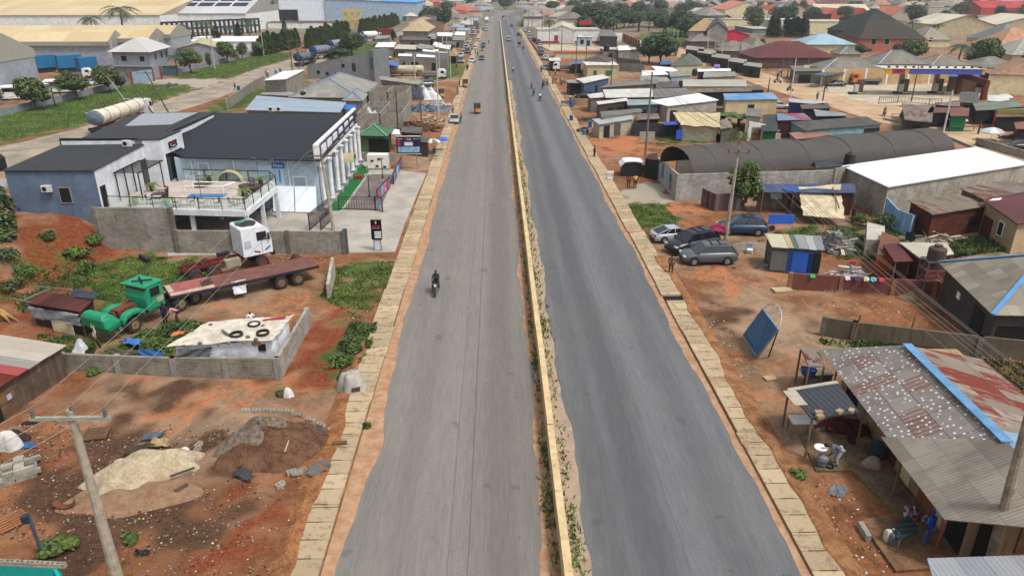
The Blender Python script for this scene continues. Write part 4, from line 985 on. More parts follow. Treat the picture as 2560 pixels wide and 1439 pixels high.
m=M();g=G(850,972);m.tube([g+V3((0,0,.1)),g+V3((-.12,.1,.7)),g+V3((.15,.2,1.25)),g+V3((.75,.25,1.6))],.06,6);tag(ob('rubber_strip',m,BK),'black bent strip standing at road-away side of covered pile', 'strip');tag(ob('metal_plate',M().box(G(892,968,.35)+V3((0,-.35,0)),(.5,.06,.7),.35,(.5,0)),PM('6e655c',.8)),'small grey brown plate leaning against covered pile', 'plate')
WL('low weathered block wall along front of shelter plot',(163,923,440,940,698,948),1.3,blockm('8e877b',1.25),.2,pillars=3.2,hs=[1.15,1.3,1.5]);WL('grey block side wall of shelter plot nearest road',(701,946,772,820),1.5,blockm('a09a90',1.3),.2,pillars=5)
sh=T('shelter','low shelter roofed with cream sheeting weighed down by old tyres', 'shelter',(G(560,900).x,G(560,900).y,0));sc=[G(417,868,1.9),G(684,851,2.05),G(734,789,2.2),G(520,806,2.1)];I=inset(sc,.25)
ob('wall',M(sh.location).prism(I,-.1,[1.8,1.95,2.1,2.]),clothm('dfe0e6',1.35,4),sh);m=patch([p+V3((0,0,.06))for p in sc],26,14,.07,5);m.o=V3(sh.location);ob('roof_sheet',m,clothm('e0d6c4',1.05,5),sh);m=M(sh.location);a,b=I[0],I[1];ob('window',M(sh.location).box((G(655,866,1.55).x,lerp(a,b,.88).y-.03,1.5),(.45,.08,.45),0),DARK,sh);ob('window_flap',M(sh.location).box((G(646,852,1.75).x,lerp(a,b,.88).y-.09,1.78),(.5,.05,.22)),PM('9a7650',.9),sh)
for i,(a,b)in EN(((635,810),(591,835),(657,831))):
 g=G(a,b,2.2);m=M();m.lathe([(.3,-.06),(.4,-.08),(.42,0),(.4,.08),(.3,.06)],g,18);m.f=m.f[:-2];tag(ob('tyre',m,TYRE),('worn tyre lying on cream shelter roof nearest its back edge','worn tyre on cream shelter roof towards grass side','worn tyre on cream shelter roof nearest road')[i], 'tyre','tyres on shelter roof')
tag(ob('plank',M().bar(G(555,825,2.25),G(574,838,2.2),.14,.06),PM('6e6250',.9)),'grey brown plank weighing down cream shelter roof', 'plank');tag(ob('red_board',M().bar(G(657,800,2.28),G(714,792,2.3),.2,.05),PM('b8404a',.8)),'long faded red board on back edge of shelter roof', 'board')
for i,(a,b)in EN(((480,826),(548,862),(572,858),(610,857),(620,842),(658,815),(500,858),(640,848),(527,812),(678,806))): g=G(a,b,2.12);tag(ob('stone',M().lathe([(.04,-.06),(.14,-.02),(.13,.07),(.04,.12)],g,7),PM('7b6f62',.9,.3)),'stone holding down the cream shelter roof, %s of ten' % ORDN[i], 'stone','stones on shelter roof')
tag(ob('orange_sheet',patch([G(426,840,2.),G(456,834,2.),G(464,825,2.05),G(432,830,2.05)],6,5,.05,3),clothm('e07038',1.1)),'orange plastic piece on far corner of shelter roof','plastic sheet')
g=G(440,872,1.85);tag(ob('tarpaulin',patch([g,G(525,868,1.75),G(528,908,.75),G(455,905,1.0)],18,12,.1,4,.1),clothm('5f6062',1.2,6)),'charcoal tarpaulin hanging from shelter roof over block wall', 'tarpaulin')
tag(ob('tarpaulin',patch([G(342,888,1.05),G(405,890,1.05),G(402,872,1.5),G(345,870,1.5)],12,8,.06,6,.12),clothm('3b6fb5',1.1)),'blue tarpaulin hanging on front block wall beside shelter', 'tarpaulin');tag(ob('tarpaulin',patch([G(268,880,1.15),G(340,886,1.15),G(338,874,1.35),G(266,869,1.35)],12,6,.06,8,.1),clothm('5d5549',1.1)),'brown grey sacking draped along front block wall', 'tarpaulin');tag(ob('tarpaulin',patch([G(308,858,.6),G(350,862,.6),G(355,848,.7),G(315,844,.7)],10,6,.08,9),clothm('3f7ac4',1.1)),'blue sheet lying on leafy creepers inside plot','plastic sheet');heap('white_sheet','white cloth bundled over something inside plot wall', 'cloth',G(200,880),.6,.45,1.,clothm('c9cace',1.2),0,5,12,.35,0,1.4)
for nm_,lb,poly,n_,s_,h_,mt in (('creeper','dense green creepers covering ground behind plot wall',(245,888,360,834,478,800,520,818,436,862,428,890),6500,.13,.55,leafm('3e5724',.85, '6c8440')),('creeper','green creepers around foot of red roofed shack',(95,838,180,838,240,872,225,905,165,905,100,858),2600,.12,.4,leafm('3e5724',.85, '6c8440')),('weeds','thick green weeds on verge beside left drain covers',(806,925,850,862,885,805,945,815,930,870,902,912,860,920),5200,.12,.6,LF)):
 P= scatter(PX(*poly),n_,3,-.2);P[:,2]+= np.abs(np.sin(P[:,0]*1.7)*np.cos(P[:,1]*1.3))*h_*np.random.default_rng(1).uniform(.2,1,len(P));me= leafmesh(nm_,P,s_,3,mt,1.,.5);o=D.objects.new(nm_,me);COL.objects.link(o);kind(o, 'stuff',lb)
GA=[('grass','mown-looking green grass between block wall and trucks',(222,665,330,640,470,645,560,690,500,712,390,722,330,770,235,745),16000,.13,GR),('grass','patchy grass beside left drain covers near broken wall piece',(840,660,985,655,965,745,900,800,800,742),8000,.13,GR),('grass','weedy grass on slope of red earth mound',(60,690,150,665,215,640,245,700,150,760,40,790,30,730),2600,.2,GRD),('grass','green roadside grass right of road by parked cars',(1570,515,1650,508,1690,545,1692,582,1622,600),5000,.13,GR),('grass','grass strip below tarpaulin house and arch',(1645,345,1760,330,1880,325,1880,352,1640,362),3500,.13,GRD),('grass','rough grass behind blue shutter kiosk',(1890,605,1960,570,2120,565,2280,560,2280,640,2130,655,1960,600),8000,.13,GRD),('grass','weeds along foot of long low wall',(2050,850,2250,862,2450,890,2440,905,2060,862),2600,.2,GRD),('grass','weeds beyond water tank',(2290,640,2400,600,2560,570,2560,620,2350,650),4000,.3,GRD),('grass','green roadside grass on near verge of side road',(0,292,265,228,330,212,480,217,375,260,225,309,0,358),9000,.2,GR),('grass','green roadside grass on far verge of side road',(430,195,640,142,725,136,722,148,570,196),6000,.24,GR),('grass','dry grass behind rusty roof',(2430,895,2700,920,2700,1100,2520,1010),4000,.2,leafm('6a5a2c',.9, '9a8a48'))]
for i,(nm_,lb,poly,n_,s_,mt)in EN(GA): tufts(nm_,lb,scatter(PXT(*poly),n_,10+i,-.05),s_,mt,i)
def shrub(label,px,py,r,h,mat=None,n=500,z=None,seed=None,s=.14):
 g=GT(px,py)if z is None else G(px,py,z);P,d= crownpts(n,r,r,h*.6,h*.45,seed or int(px*7+py),7,.55,-.2);P += np.array(g);P[:,2]=np.maximum(P[:,2],g.z+.02);me= leafmesh('shrub',P-np.array(g),s,int(px),mat or LF,1.,.4,d);o=D.objects.new('shrub',me);COL.objects.link(o);o.location=g;return tag(o,label, 'shrub','wild shrubs')
for i,(a,b,r_,h_,lb)in EN(((238,612,.9,1.1,'upper leafy shrub on mound edge below blue gable'),(205,650,1.1,1.2,'broad shrub halfway down red mound'),(215,680,.9,1.,'shrub at lower edge of red mound beside grass'),(70,700,1.2,1.5,'shrub between pale dead trunk and shack'),(40,725,1.,1.2,'shrub right at roots of pale dead trunk'),(120,600,.8,.7,'small pale shrub on flat top of mound'),(178,640,.7,.8,'yellow green shrub on mound slope'),(20,660,1.3,1.3,'shrub in shade of leaning trees at photo edge'),(880,880,.7,.8,'bushy weed clump against left drain covers'),(905,830,.6,.7,'upper bushy weed clump against drain covers'),(235,935,.45,.4,'small shrub in front of plot wall'),(703,988,.35,.3,'grass tuft beside white bag'),(1460,330,.5,.5,'little shrub beside right drain covers'),(2210,570,1.6,1.6,'dense shrub beside blue plank fence'),(2380,575,1.3,1.3,'shrub below maroon workshop wall'),(2150,560,1.2,1.1,'shrub behind orange sheet hut'),(2450,1020,.5,.5,'shrub behind shop roof'),(130,1380,.6,.6,'leafy weed beside teal wall corner'),(170,1368,.5,.5,'yellowish weed right of teal wall'),(320,1350,.5,.3,'low grass tuft near foot of nearest pole'),(917,1068,.22,.25,'weed sprouting between drain covers and sand'),(1990,1190,.5,.4,'weeds around canopy post of shop'),(2260,690,.4,.4,'two ferny weeds at red wall'))): shrub(lb,a,b,r_,h_,GRD if i % 3 == 0 else LF,420)
tree('leafy dark tree with a forked trunk at edge of red mound',G(16,672).x-.4,G(16,672).y,5.0, 'tall',0,1.5,None,None,.3);t_=tree('gnarled leaning tree half outside photo above mound',G(-30,640).x,G(-30,640).y,6.5, 'round',1,1.1,None,LFD,1.)
dt=T('dead_tree','pale barkless dead tree stump with spreading roots beside shack', 'tree stump',(G(5,800).x,G(5,800).y,0));g=dt.location;m=M(g);m.smooth=True;m.tube([g+V3(v)for v in ((-.2,0,0),(-.3,0,1.2),(-.5,.1,2.4),(-.7,.1,3.6))],[.55,.38,.3,.2],9)
for e in ((.9,-.5,0),(.6,.3,0),(-.9,-.4,0),(1.3,-.2,0)): m.tube([g+V3((-.25,0,1.)),g+V3((e[0]*.4,e[1]*.4,.5)),g+V3(e)],[.22,.15,.05],6)
ob('trunk',m,PM('b08a5c',.9,.35,1.2,.1,0,3),dt)
sa_=T('shack','plank shack with rusty red and cream striped roof at photo edge', 'shack',(G(60,960).x,G(60,960).y,0));c3,c2,c1,c0=G(-150,812,2.3),G(166,862,2.0),G(-70,1010,2.1),G(-420,960,2.4)
I=inset([c0,c1,c2,c3],.25);ob('wall',M(sa_.location).prism(I,-.1,[2.25,2.,1.9,2.2]),plankm('6a5a4e',.3),sa_)
for i,(c_,r_,a,b)in EN((('cfc4b2',.0,0,.2),('d8cfc0',.0,.2,.32),('b4b0a8',0,.32,.44),('c75f5c',.1,.44,.56),('7e3828',.5,.56,.8),('c4474a',.1,.8,1.02))):
 s_=.22*(1 if a else 0);pts=[c3.lerp(c0,a),c2.lerp(c1,a),c2.lerp(c1,b),c3.lerp(c0,b)];z=.03*(i % 2);ob('roof_sheet',M(sa_.location).slab([p+V3((0,0,z))for p in pts[::-1]],.05),RF(c_,r_,None,.12,1.6,50,dirt=.3),sa_)
OP(sa_,I[1],I[2],.12,1.3,1.7,0,DARK, 'door');OP(sa_,I[1],I[2],.3,1.1,1.6,0,plankm('7a5f48',.2,1.2,False), 'shutter',0,None,.08);a,b=I[1],I[2];pp_=lerp(a,b,.31);ob('poster',M(sa_.location).box((pp_.x+.15,pp_.y,1.15),(.05,.3,.3),math.atan2((b-a).y,(b-a).x)-PI/2),PM('c4c0dc',.6),sa_)
sb_=bld('small hut with rusty dark red roof and hanging grey tarpaulin walls',(69,757,200,779,236,745,96,728),[1.75,1.95,2.15,1.95], 'mono',None,PM('3a2c26',.9,.3),RF('6a3a34',.25, '4a2824',.15,3,1.2,dirt=.4),.12, 'hut',post=[0,1,2])
c=[G(72,762,1.72),G(197,782,1.9)];ob('tarpaulin_wall',(lambda m:(setattr(m, 'o',V3(sb_.location)),m)[1])(patch([c[0]+V3((0,-.08,-.08)),c[1]+V3((0,-.08,-.08)),V3((c[1].x,c[1].y-.05,.95)),V3((c[0].x,c[0].y-.05,.7))],18,8,.06,3)),clothm('9a9b9e',1.3,5),sb_);ob('front_panel',M(sb_.location).box(((c[0].x*.4+c[1].x*.6),c[0].y*.4+c[1].y*.6-.02,.5),(2.,.05,.9),math.atan2(c[1].y-c[0].y,c[1].x-c[0].x)),PM('cfc39c',.8,.3,1.3),sb_)
tag(ob('tarpaulin',patch([G(172,740,2.1),G(233,748,2.2),G(246,731,2.3),G(188,720,2.2)],12,8,.05,6),clothm('3f4350',1.1)),'slate blue tarpaulin over back corner of red roofed hut', 'tarpaulin');tag(ob('loose_poles',M().bar(G(54,752,1.9),G(128,720,2.1),.07).bar(G(85,715,2.1),G(180,724,2.2),.07).bar(G(28,745,1.6),G(75,755,1.8),.07),PM('8d857a',.9)),'loose pale poles sticking out beyond red roofed hut', 'poles')
tag(ob('post',M().bar(G(252,868),G(238,845,.9),.12).bar(G(238,845,.9),G(220,775,1.9),.05),PM('5a4a3a',.9)),'dark leaning stake beside red roofed hut', 'stake');tag(ob('cloth',patch([G(222,775,1.9),G(232,795,1.6),G(241,850,.8),G(234,842,.9)],4,8,.04,4),clothm('b9ad9a',1.2)),'narrow beige cloth hanging from leaning stake', 'cloth')
def cabover(root,w,y0,y1,h,zb,paint,stripes=False,dark=None):
 """flat-fronted cab between y0 (back) and y1 (nose)"""
 m=M();hw=w/2
 R_=lambda y,a,b,k=1.:[(-hw*k,y,a),(hw*k,y,a),(hw*k,y,b),(-hw*k,y,b)]
 loft(m,[R_(y0,zb,h-.1),R_(y0+.1,zb,h),R_(y1-.55,zb,h),R_(y1-.15,zb,h-.35),R_(y1-.02,zb,zb+(h-zb)*.5),R_(y1,zb+.05,zb+(h-zb)*.42)]);b=bev(ob('cab',m,paint,root),.12)
 hh=h-zb;o=ob('windscreen',M().slab([(-hw*.88,y1-.0,zb+hh*.48),(hw*.88,y1-.0,zb+hh*.48),(hw*.84,y1-.2,zb+hh*.84),(-hw*.84,y1-.2,zb+hh*.84)],.05),WIN,root)
 for s in (1,-1):
  ob('side_window',M().box((s*(hw+.005),y1-.75,zb+hh*.65),(.05,.75,hh*.3)),WIN,root);ob('mirror',M().box((s*(hw+.14),y1-.25,zb+hh*.62),(.1,.16,.5)),BK,root)
  ob('headlight',M().box((s*hw*.72,y1+.01,zb+.22),(.36,.06,.18)),PM('e4e6e4',.15,.02,1.2,.8),root)
 ob('grille',M().box((0,y1+.005,zb+hh*.26),(w*.62,.05,hh*.22)),BK,root);ob('bumper',M().box((0,y1+.02,zb-.08),(w*.98,.25,.34)),dark or BK,root);return b
def chassis(root,y0,y1,z=.75,mat=None):
 m=M();
 for s in (-.42,.42): m.box((s,(y0+y1)/2,z),(.1,y1-y0,.24))
 y=y0+.3
 while y< y1: m.box((0,y,z),(.84,.1,.2));y += 1.3
 return ob('chassis',m,mat or BK,root)
def axle(root,y,w=2.3,r=.5,dual=True,rim=None):
 for s in (-1,1): wheel(root,s*(w/2-.14),y,r,.5 if dual else .3,rim or RUSTY)
def tanker(label,c,deg,L=12.,r=1.15,tank='c9bfa8',end=None,cabc='d8dadb',cabL=2.0,old=True,withcab=True,group=None,trailer=True,frame=False,cat='tanker truck'):
 """c: ground point below the tank's rear end"""
 root=T('tanker_truck',label,cat,(c.x,c.y,.02),-math.radians(deg),group,False);zc=1.35+r
 tk=M();tk.smooth=True;tk.lathe([(.05,0),(r*.7,.05),(r*.95,.2),(r,.4),(r,L-.4),(r*.95,L-.2),(r*.7,L-.05),(.05,L)],(0,0,zc),20, 'Y',1.06,.92)
 tm=wallm(tank,1.5,.5, '6a4632');ob('tank',tk,tm,root)
 if end: e=M();e.smooth=True;e.lathe([(.03,-.03),(r*.72,.02),(r*.97,.18),(r*1.01,.5)],(0,0,zc),20, 'Y',1.06,.92);ob('tank_end',e,PM(end,.5),root)
 b=M()
 for t in (.18,.4,.62,.85): b.lathe([(r*1.015,L*t-.06),(r*1.03,L*t),(r*1.015,L*t+.06)],(0,0,zc),20, 'Y',1.06,.92)
 ob('band',b,RUSTY if old else BK,root);d=M();d.box((0,L/2,zc+r*.93),(.5,L*.8,.05))
 for t in (.25,.5,.75): d.lathe([(.3,0),(.3,.14),(.1,.2)],(0,L*t,zc+r*.93),10)
 ob('walkway',d,RUSTY if old else STEEL,root);chassis(root,-.1,L+(2.6 if withcab else 0),1.1,RUSTY if old else BK);ob('rear_bumper',M().box((0,-.15,.9),(2.3,.12,.5)),BK,root)
 m=M();m.bar((1.,L*.3,1.3),(1.,L*.7,1.3),.3,.5);ob('side_box',m,STEEL,root)
 for y in ((.9,2.2)if trailer else (1.2,)): axle(root,y)
 for y in (L-.6,L+.7)if withcab else (): axle(root,y)
 if withcab: cabover(root,2.45,L+.7,L+.7+cabL,3.5,.85,PM(cabc,.4,.08,1.15,.5));axle(root,L+cabL-.35,2.3,.5,False)
 return root
deg=205.;h=math.radians(deg);hv=V3((SI(h),CO(h),0));fa=V3((-26.25,46.25,0));gt_=T('green_truck','old green bonneted truck with its hood open coupled to a flatbed', 'truck',fa+V3((0,0,.02)),-h,w=0)
GP=PM('178a62',.5,.12,1.25,.4,0,2.);GW=PM('b6a884',.7,.2,1.1);chassis(gt_,-6.,.9,.85)
axle(gt_,0,2.15,.55,False,PM('8d7a55',.8));axle(gt_,-4.0,2.2,.55,True,PM('8d7a55',.8));axle(gt_,-5.35,2.2,.55,True,PM('8d7a55',.8))
m=M();R_=lambda y,w,a,b:[(-w,y,a),(w,y,a),(w*.98,y,b-.1),(w*.8,y,b),(-w*.8,y,b),(-w*.98,y,b-.1)]
loft(m,[R_(-2.75,1.12,1.0,2.9),R_(-1.5,1.12,1.0,2.95),R_(-1.25,1.1,1.0,2.0)]);bev(ob('cab',m,GP,gt_,False),.14)
ob('roof',M().slab([(-1.15,-2.8,2.98),(1.15,-2.8,2.98),(1.12,-1.2,2.9),(-1.12,-1.2,2.9)],.1),GP,gt_,False);ob('windscreen',M().slab([(-.95,-1.3,2.05),(.95,-1.3,2.05),(.9,-1.43,2.75),(-.9,-1.43,2.75)],.05),WIN,gt_,False)
for s in (-1,1): ob('side_window',M().box((s*1.12,-2.0,2.35),(.06,.75,.6)),DARK,gt_,False);ob('door',M().box((s*1.13,-2.05,1.6),(.05,1.0,.8)),GP,gt_,False);ob('filler_patch',M().box((s*1.16,-2.3,1.7),(.04,.6,.35)),GW,gt_,False)
m=M();m.smooth=False
for s in (-1,1):
 fr=[[(s*.62,y,z0_),(s*1.18,y,z0_),(s*1.18,y,z1_),(s*.62,y,z1_)]for y,z0_,z1_ in ((-.95,.95,1.35),(-.6,1.25,1.62),(0,1.35,1.7),(.55,1.2,1.6),(.85,.85,1.25))]
 loft(m,fr if s>0 else [r_[::-1]for r_ in fr])
bev(ob('wing',m,GP,gt_,False))
m=M();loft(m,[[(-1.15,2.0,.75),(1.15,2.0,.75),(1.1,.9,.95),(-1.1,.9,.95)],[(-1.22,2.25,1.2),(1.22,2.25,1.2),(1.15,1.0,1.4),(-1.15,1.0,1.4)],[(-1.12,2.3,1.8),(1.12,2.3,1.8),(1.0,1.3,1.85),(-1.0,1.3,1.85)],[(-.95,2.15,2.2),(.95,2.15,2.2),(.8,1.75,2.15),(-.8,1.75,2.15)]]);bev(ob('hood',m,GP,gt_,False),.2);ob('bumper',M().box((0,1.15,.75),(2.2,.2,.3)),STEEL,gt_,False)
m=M();m.box((0,-.2,1.35),(.75,1.5,.7));m.tube([(.3,-.4,1.7),(.3,-.9,1.9),(.5,-1.1,1.6)],.08);m.lathe([(.3,-.05),(.3,.05)],(0,.75,1.4),12, 'Y');ob('engine',m,RUSTY,gt_,False);m=M();m.tube([(-.5,-1.6,3.02),(.1,-2.0,3.06),(.6,-2.3,3.02)],.07);m.tube([(-.6,-2.4,3.02),(.4,-1.5,3.05)],.05);ob('loose_hose',m,DARK,gt_,False);ob('cloth_strip',patch([(.75,-1.4,3.0),(1.2,-1.6,2.9),(1.22,-1.9,2.2),(.9,-1.7,3.0)],5,6,.03,3),clothm('dedede',1.2),gt_,False)
deg2=236.3;h=math.radians(deg2);hv=V3((SI(h),CO(h),0));lf=V3((-hv.y,hv.x,0));tc=V3((-23.97,48.9,0))-lf*1.27;fl=T('flatbed_trailer','long flatbed trailer with a rusty brown deck behind green truck', 'trailer',tc+V3((0,0,.02)),-h,w=0)
DK=PM('7b5146',.75,.25,1.05);ob('deck',M().box((0,-7.2,1.33),(2.5,8.2,.06)),DK,fl,False);ob('front_deck',M().box((0,-1.55,1.34),(2.5,3.1,.07)),PM('a8605c',.75,.25,1.05),fl,False);ob('deck_edge',M().box((-1.0,-1.6,1.39),(.5,3.1,.03)).box((.3,-.2,1.39),(1.6,.35,.03)),PM('c8b49c',.8,.2,1.05),fl,False)
m=M();m.box((1.2,-5.65,1.2),(.12,11.3,.2));m.box((-1.2,-5.65,1.2),(.12,11.3,.2));m.box((0,-11.2,1.2),(2.4,.14,.22));m.box((0,0,1.2),(2.4,.14,.22));
for s in (-.45,.45): m.box((s,-6.,1.0),(.14,9.5,.35))
ob('frame',m,PM('262b3a',.6),fl,False)
for y in (-8.1,-9.5): axle(fl,y,2.4,.53,True,PM('8a6a55',.8))
m=M();
for s in (-.7,.7): ob('landing_leg',M().bar((s,-3.2,1.1),(s,-3.3,.1),.14),BK,fl,False)
m=M();r_=random.Random(3)
for i in range(9): m.bar((-.7+i*.14,-2.2-r_.random()*.3,1.42),(-.5+i*.13,-3.0-r_.random()*.3,1.42),.05,.04)
tag(ob('planks',m,PM('55493c',.9)), 'x', 'x');o=D.objects['planks'];o.parent=fl;del o['label'];del o['category'];o.name= 'loose_slat'
w_=fl.location;cl_=tc+hv*-4.9+lf*1.1
tag(ob('cloth',patch([cl_-hv*.55+V3((0,0,1.45)),cl_+hv*.55+V3((0,0,1.45)),cl_+hv*.5+lf*.25+V3((0,0,.45)),cl_-hv*.45+lf*.22+V3((0,0,.42))],10,10,.05,3),clothm('e2e4ea',1.3)),'white cloth hung over side of flatbed deck', 'cloth');tag(ob('cloth',M().box(cl_+lf*-.35+V3((0,0,1.44)),(.9,.7,.05),.7),PM('4a4b52',.9)),'dark cloth folded beside white one on flatbed', 'cloth')
tag(ob('cloth',heap('tmp', 'x', 'x',tc+hv*-1.6+lf*.8,.35,.2,.15,clothm('2c3358'),1.0,3,8,.4,1.38,2.).data,None),'dark blue rag lying on front of flatbed deck', 'rag');D.objects.remove(D.objects['tmp']);D.objects['cloth.002'].location=(tc+hv*-1.6+lf*.8)+V3((0,0,1.38))
h=math.radians(52);hv=V3((SI(h),CO(h),0));wt=T('white_truck','white flat-fronted truck cab on a bare dark red chassis by block wall', 'truck',V3((-20.95,59.0,.02)),-h,w=0);wt.scale=(1.12,)*3;WP=PM('dfe3e8',.4,.08,1.25,.5)
cabover(wt,2.3,-1.25,1.0,3.35,1.15,WP);chassis(wt,-5.6,.8,.95,PM('6b2b26',.7));axle(wt,0.1,2.3,.5,False);axle(wt,-3.5,2.3,.5);axle(wt,-4.8,2.3,.5);ob('fuel_tank',M().box((.95,-2.1,.95),(.55,1.1,.55)),PM('a49c84',.5),wt,False);ob('battery_box',M().box((-.95,-2.1,.95),(.5,.9,.5)),BK,wt,False)
for s in (1,-1): ob('stripe',M().box((s*1.165,.62,1.55),(.012,.5,.1),0,(.5,0)),PM('2a4a9a',.5),wt,False);ob('red_mark',M().box((s*1.165,-.2,1.42),(.012,.5,.12),0,(-.35,0)),PM('b8272a',.5),wt,False);ob('door',M().box((s*1.162,.2,1.9),(.012,.03,1.3)),BK,wt,False);ob('rear_panel',M().box((s*1.16,-.85,2.1),(.02,.5,.6)),PM('c9ced4',.4),wt,False)
ob('roof_load',heap('tmp', 'x', 'x',V3((0,0,0)),.9,.7,.25,PM('3c3a38'),0,5,10,.5).data,None,wt,False).location=(0,-.4,3.35);D.objects.remove(D.objects['tmp']);ob('green_sheet',patch([(-.9,-1.,3.42),(-.2,-1.,3.45),(-.2,.1,3.45),(-.9,.1,3.42)],6,6,.05,2),PM('3aa880',.7),wt,False)
heap('scrap_heap','rusty scrap and brush piled against wall right of white cab', 'scrap heap',G(735,662),1.6,.7,.8,earthm('4a3428', '7a5c48',3.),.1,5,16,.5)
tag(ob('car_bumper',M().bar(G(350,640,.35),G(372,652,.3),.3,.25).bar(G(348,636,.35),G(350,650,.1),.15),BK),'black broken bumper lying at foot of block wall', 'bumper');tag(ob('bag',M().lathe([(.1,0),(.32,.12),(.3,.35),(.1,.5)],G(263,590,.5),10),BK),'small black bag by corner of blue gable', 'bag')
WL('broken upright piece of hollow block wall standing in grass',(823,745,836,692),1.55,BLKL,.25,hs=[1.2,1.75])
person('person in dark blue overalls standing beside green truck wheels', 'stand',416,812,200, '1e2440', '1e2233');person('person in pink shirt bending down beside green truck', 'bend',443,806,250, 'b8808a', '5a3038',sc=1.);person('person in white shirt and mustard cap behind tarpaulin shelter', 'stand',632,832,150, 'e6e8ec', '5a4a3a', 'a88a3a')
e_=G(258,630);bw=WL('tall weathered block wall between red mound and white cab',(e_,G(445,631)),4.22,BLK,.25,pillars=4.6,pm=BLKD);WL('lower block wall running behind white truck cab',(449,632,862,635),2.15,BLK,.25,pillars=5,pm=BLKD);g=G(867,634);tag(ob('gate_post',M().box(g+V3((0,0,1.15)),(.35,.35,2.4)),wallm('4e5866',1.2,.3)),'slate blue square post ending block wall at forecourt', 'post')
BLU=wallm('66768c',1.3,.45, '3e4a5c');RW=wallm('d4d6da',1.35,.3, '8a8a90');DR_=RF('4a4b4e',0, '424346',.45,30,30,dirt=.3,cs=.3,k=.85,rough=.75);rs=T('restaurant','blue grey and white building with dark sloping roofs and a tower end', 'building',(-40,70,0))
bl=[(-44.5,65.0),(-36.45,64.9),(-36.45,75.2),(-44.9,75.2)]
m=M(rs.location);m.q([(-44.5,65,-.2),(-36.45,64.9,-.2),(-36.45,64.9,6.95),(-44.5,65,6.95)]);m.q([(-44.9,75.2,-.2),(-44.5,65,-.2),(-44.5,65,6.95),(-44.9,75.2,7.15)]);ob('gable_wall',m,BLU,rs)
m=M(rs.location);m.q([(-36.45,64.9,-.2),(-36.45,75.2,-.2),(-36.45,75.2,7.25),(-36.45,64.9,6.95)]);m.q([(-36.45,75.2,-.2),(-44.9,75.2,-.2),(-44.9,75.2,7.6),(-36.45,75.2,7.6)]);ob('side_wall',m,RW,rs)
ob('roof',M(rs.location).slab([(-44.65,64.85,7.02),(-36.35,64.75,7.02),(-36.35,75.1,7.3),(-45,75.1,7.2)],.1),DR_,rs);ob('parapet',M(rs.location).box((-41.1,75.35,7.4),(7.9,.25,.9)),BK,rs)
bld_back=[(-45,75.6),(-34.6,75.6),(-34.4,98),(-47,98)];m=M(rs.location);m.prism([(-45,75.6),(-37.2,75.6),(-37.2,97),(-46.5,97)],0,6.6);ob('back_wall',m,RW,rs);ob('back_roof',M(rs.location).slab([(-45.2,75.4,6.9),(-37,75.4,7.3),(-37.2,98,6.9),(-48,98,6.7)],.1),DR_,rs);ob('shiny_sheets',M(rs.location).slab([(-44.5,88,6.86),(-39,88,7.02),(-39.2,97,6.99),(-46.5,97,6.85)],.05),PM('9a9ea4',.3,.1),rs)
m=M(rs.location);m.prism([(-36.5,74.9),(-34.6,74.9),(-34.3,79.6),(-36.5,79.6)],-.1,7.7);ob('tower',m,RW,rs);ob('tower_roof',M(rs.location).slab([(-37.3,74.9,7.72),(-34.55,74.8,7.85),(-34.3,79.6,7.85),(-37.3,79.6,7.72)],.08),DR_,rs)
A,B_2=V3((-34.6,74.9)),V3((-34.3,79.6))
OP(rs,A,B_2,.28,1.5,2.6,3.45,WIN, 'window',0,BK);OP(rs,A,B_2,.68,1.5,2.6,3.45,WIN, 'window',0,BK)
sg_=T('sign','small black restaurant sign with red lettering on white tower', 'sign',(-34.45,77.2,6.7));ob('board',M(sg_.location).box((-34.36,77.1,6.9),(.08,1.7,.65),-.06),BK,sg_);text(sg_, 'SUGAR',(-34.3,77.25,6.98),PI/2,.36,PM('c83038',.5));text(sg_, 'RESTAURANT',(-34.3,77.25,6.72),PI/2,.14,WHT);text(sg_, 'S',(-34.3,76.45,6.9),PI/2,.4,WHT)
sw0,sw1=V3((-36.45,64.9)),V3((-36.45,75.2));OP(rs,sw0,sw1,.075,.9,2.0,3.35,DARK, 'door',0,None);OP(rs,sw0,sw1,.9,1.0,2.4,3.4,WIN, 'window',0,BK)
fw0,fw1=V3((-44.5,65.)),V3((-36.45,64.9));OP(rs,fw0,fw1,.62,.95,1.35,4.0,DARK, 'window',0,PM('a39b88',.8))
def acunit(label,c,rz=0.,s=1.):
 root=T('air_conditioner',label,'air conditioner',c,rz,w=0);ob('casing',M().box((0,0,.3*s),(.85*s,.32*s,.6*s)),PM('cfcdc4',.5,.08,1.3),root);ob('fan_grille',M().lathe([(.22*s,-.02),(.2*s,-.03),(.04,-.03)],(-.14*s,-.16*s,.3*s),14, 'Y'),BK,root);return root
acunit('air conditioner unit fixed on blue gable wall',V3((-40.95,64.72,5.05)));acunit('air conditioner unit standing on edge of dark roof',V3((-37.4,73.6,7.35)))
g=G(14,458,5.5);ds=T('satellite_dish','white satellite dish at corner of blue gable','satellite dish',g);m=M(g);m.lathe([(.05,.1),(.35,.04),(.52,-.06)],g,16, 'Y');m.f=m.f[:];ob('dish',m,PM('dedfe0',.5,.05,1.3),ds);ob('arm',M(g).bar(g+V3((0,.1,0)),g+V3((.35,.3,-1.2)),.05),BK,ds);tag(ob('water_tank',M().lathe([(.9,0),(1.,.3),(1.,1.4),(.7,1.8),(.3,1.95)],G(-5,425,2.5),16),BK),'black water tank at photo edge behind blue gable', 'water tank')
pg=T('pergola','black slatted pergola over restaurant entrance', 'pergola',(-35.2,71.5,3.3));m=M(pg.location)
for x,y in ((-36.2,67.9),(-36.2,69.6),(-36.2,71.3),(-34.1,72.8),(-34.1,67.95)): ob('post',M(pg.location).bar((x,y,3.3),(x,y,6.),.09),BK,pg)
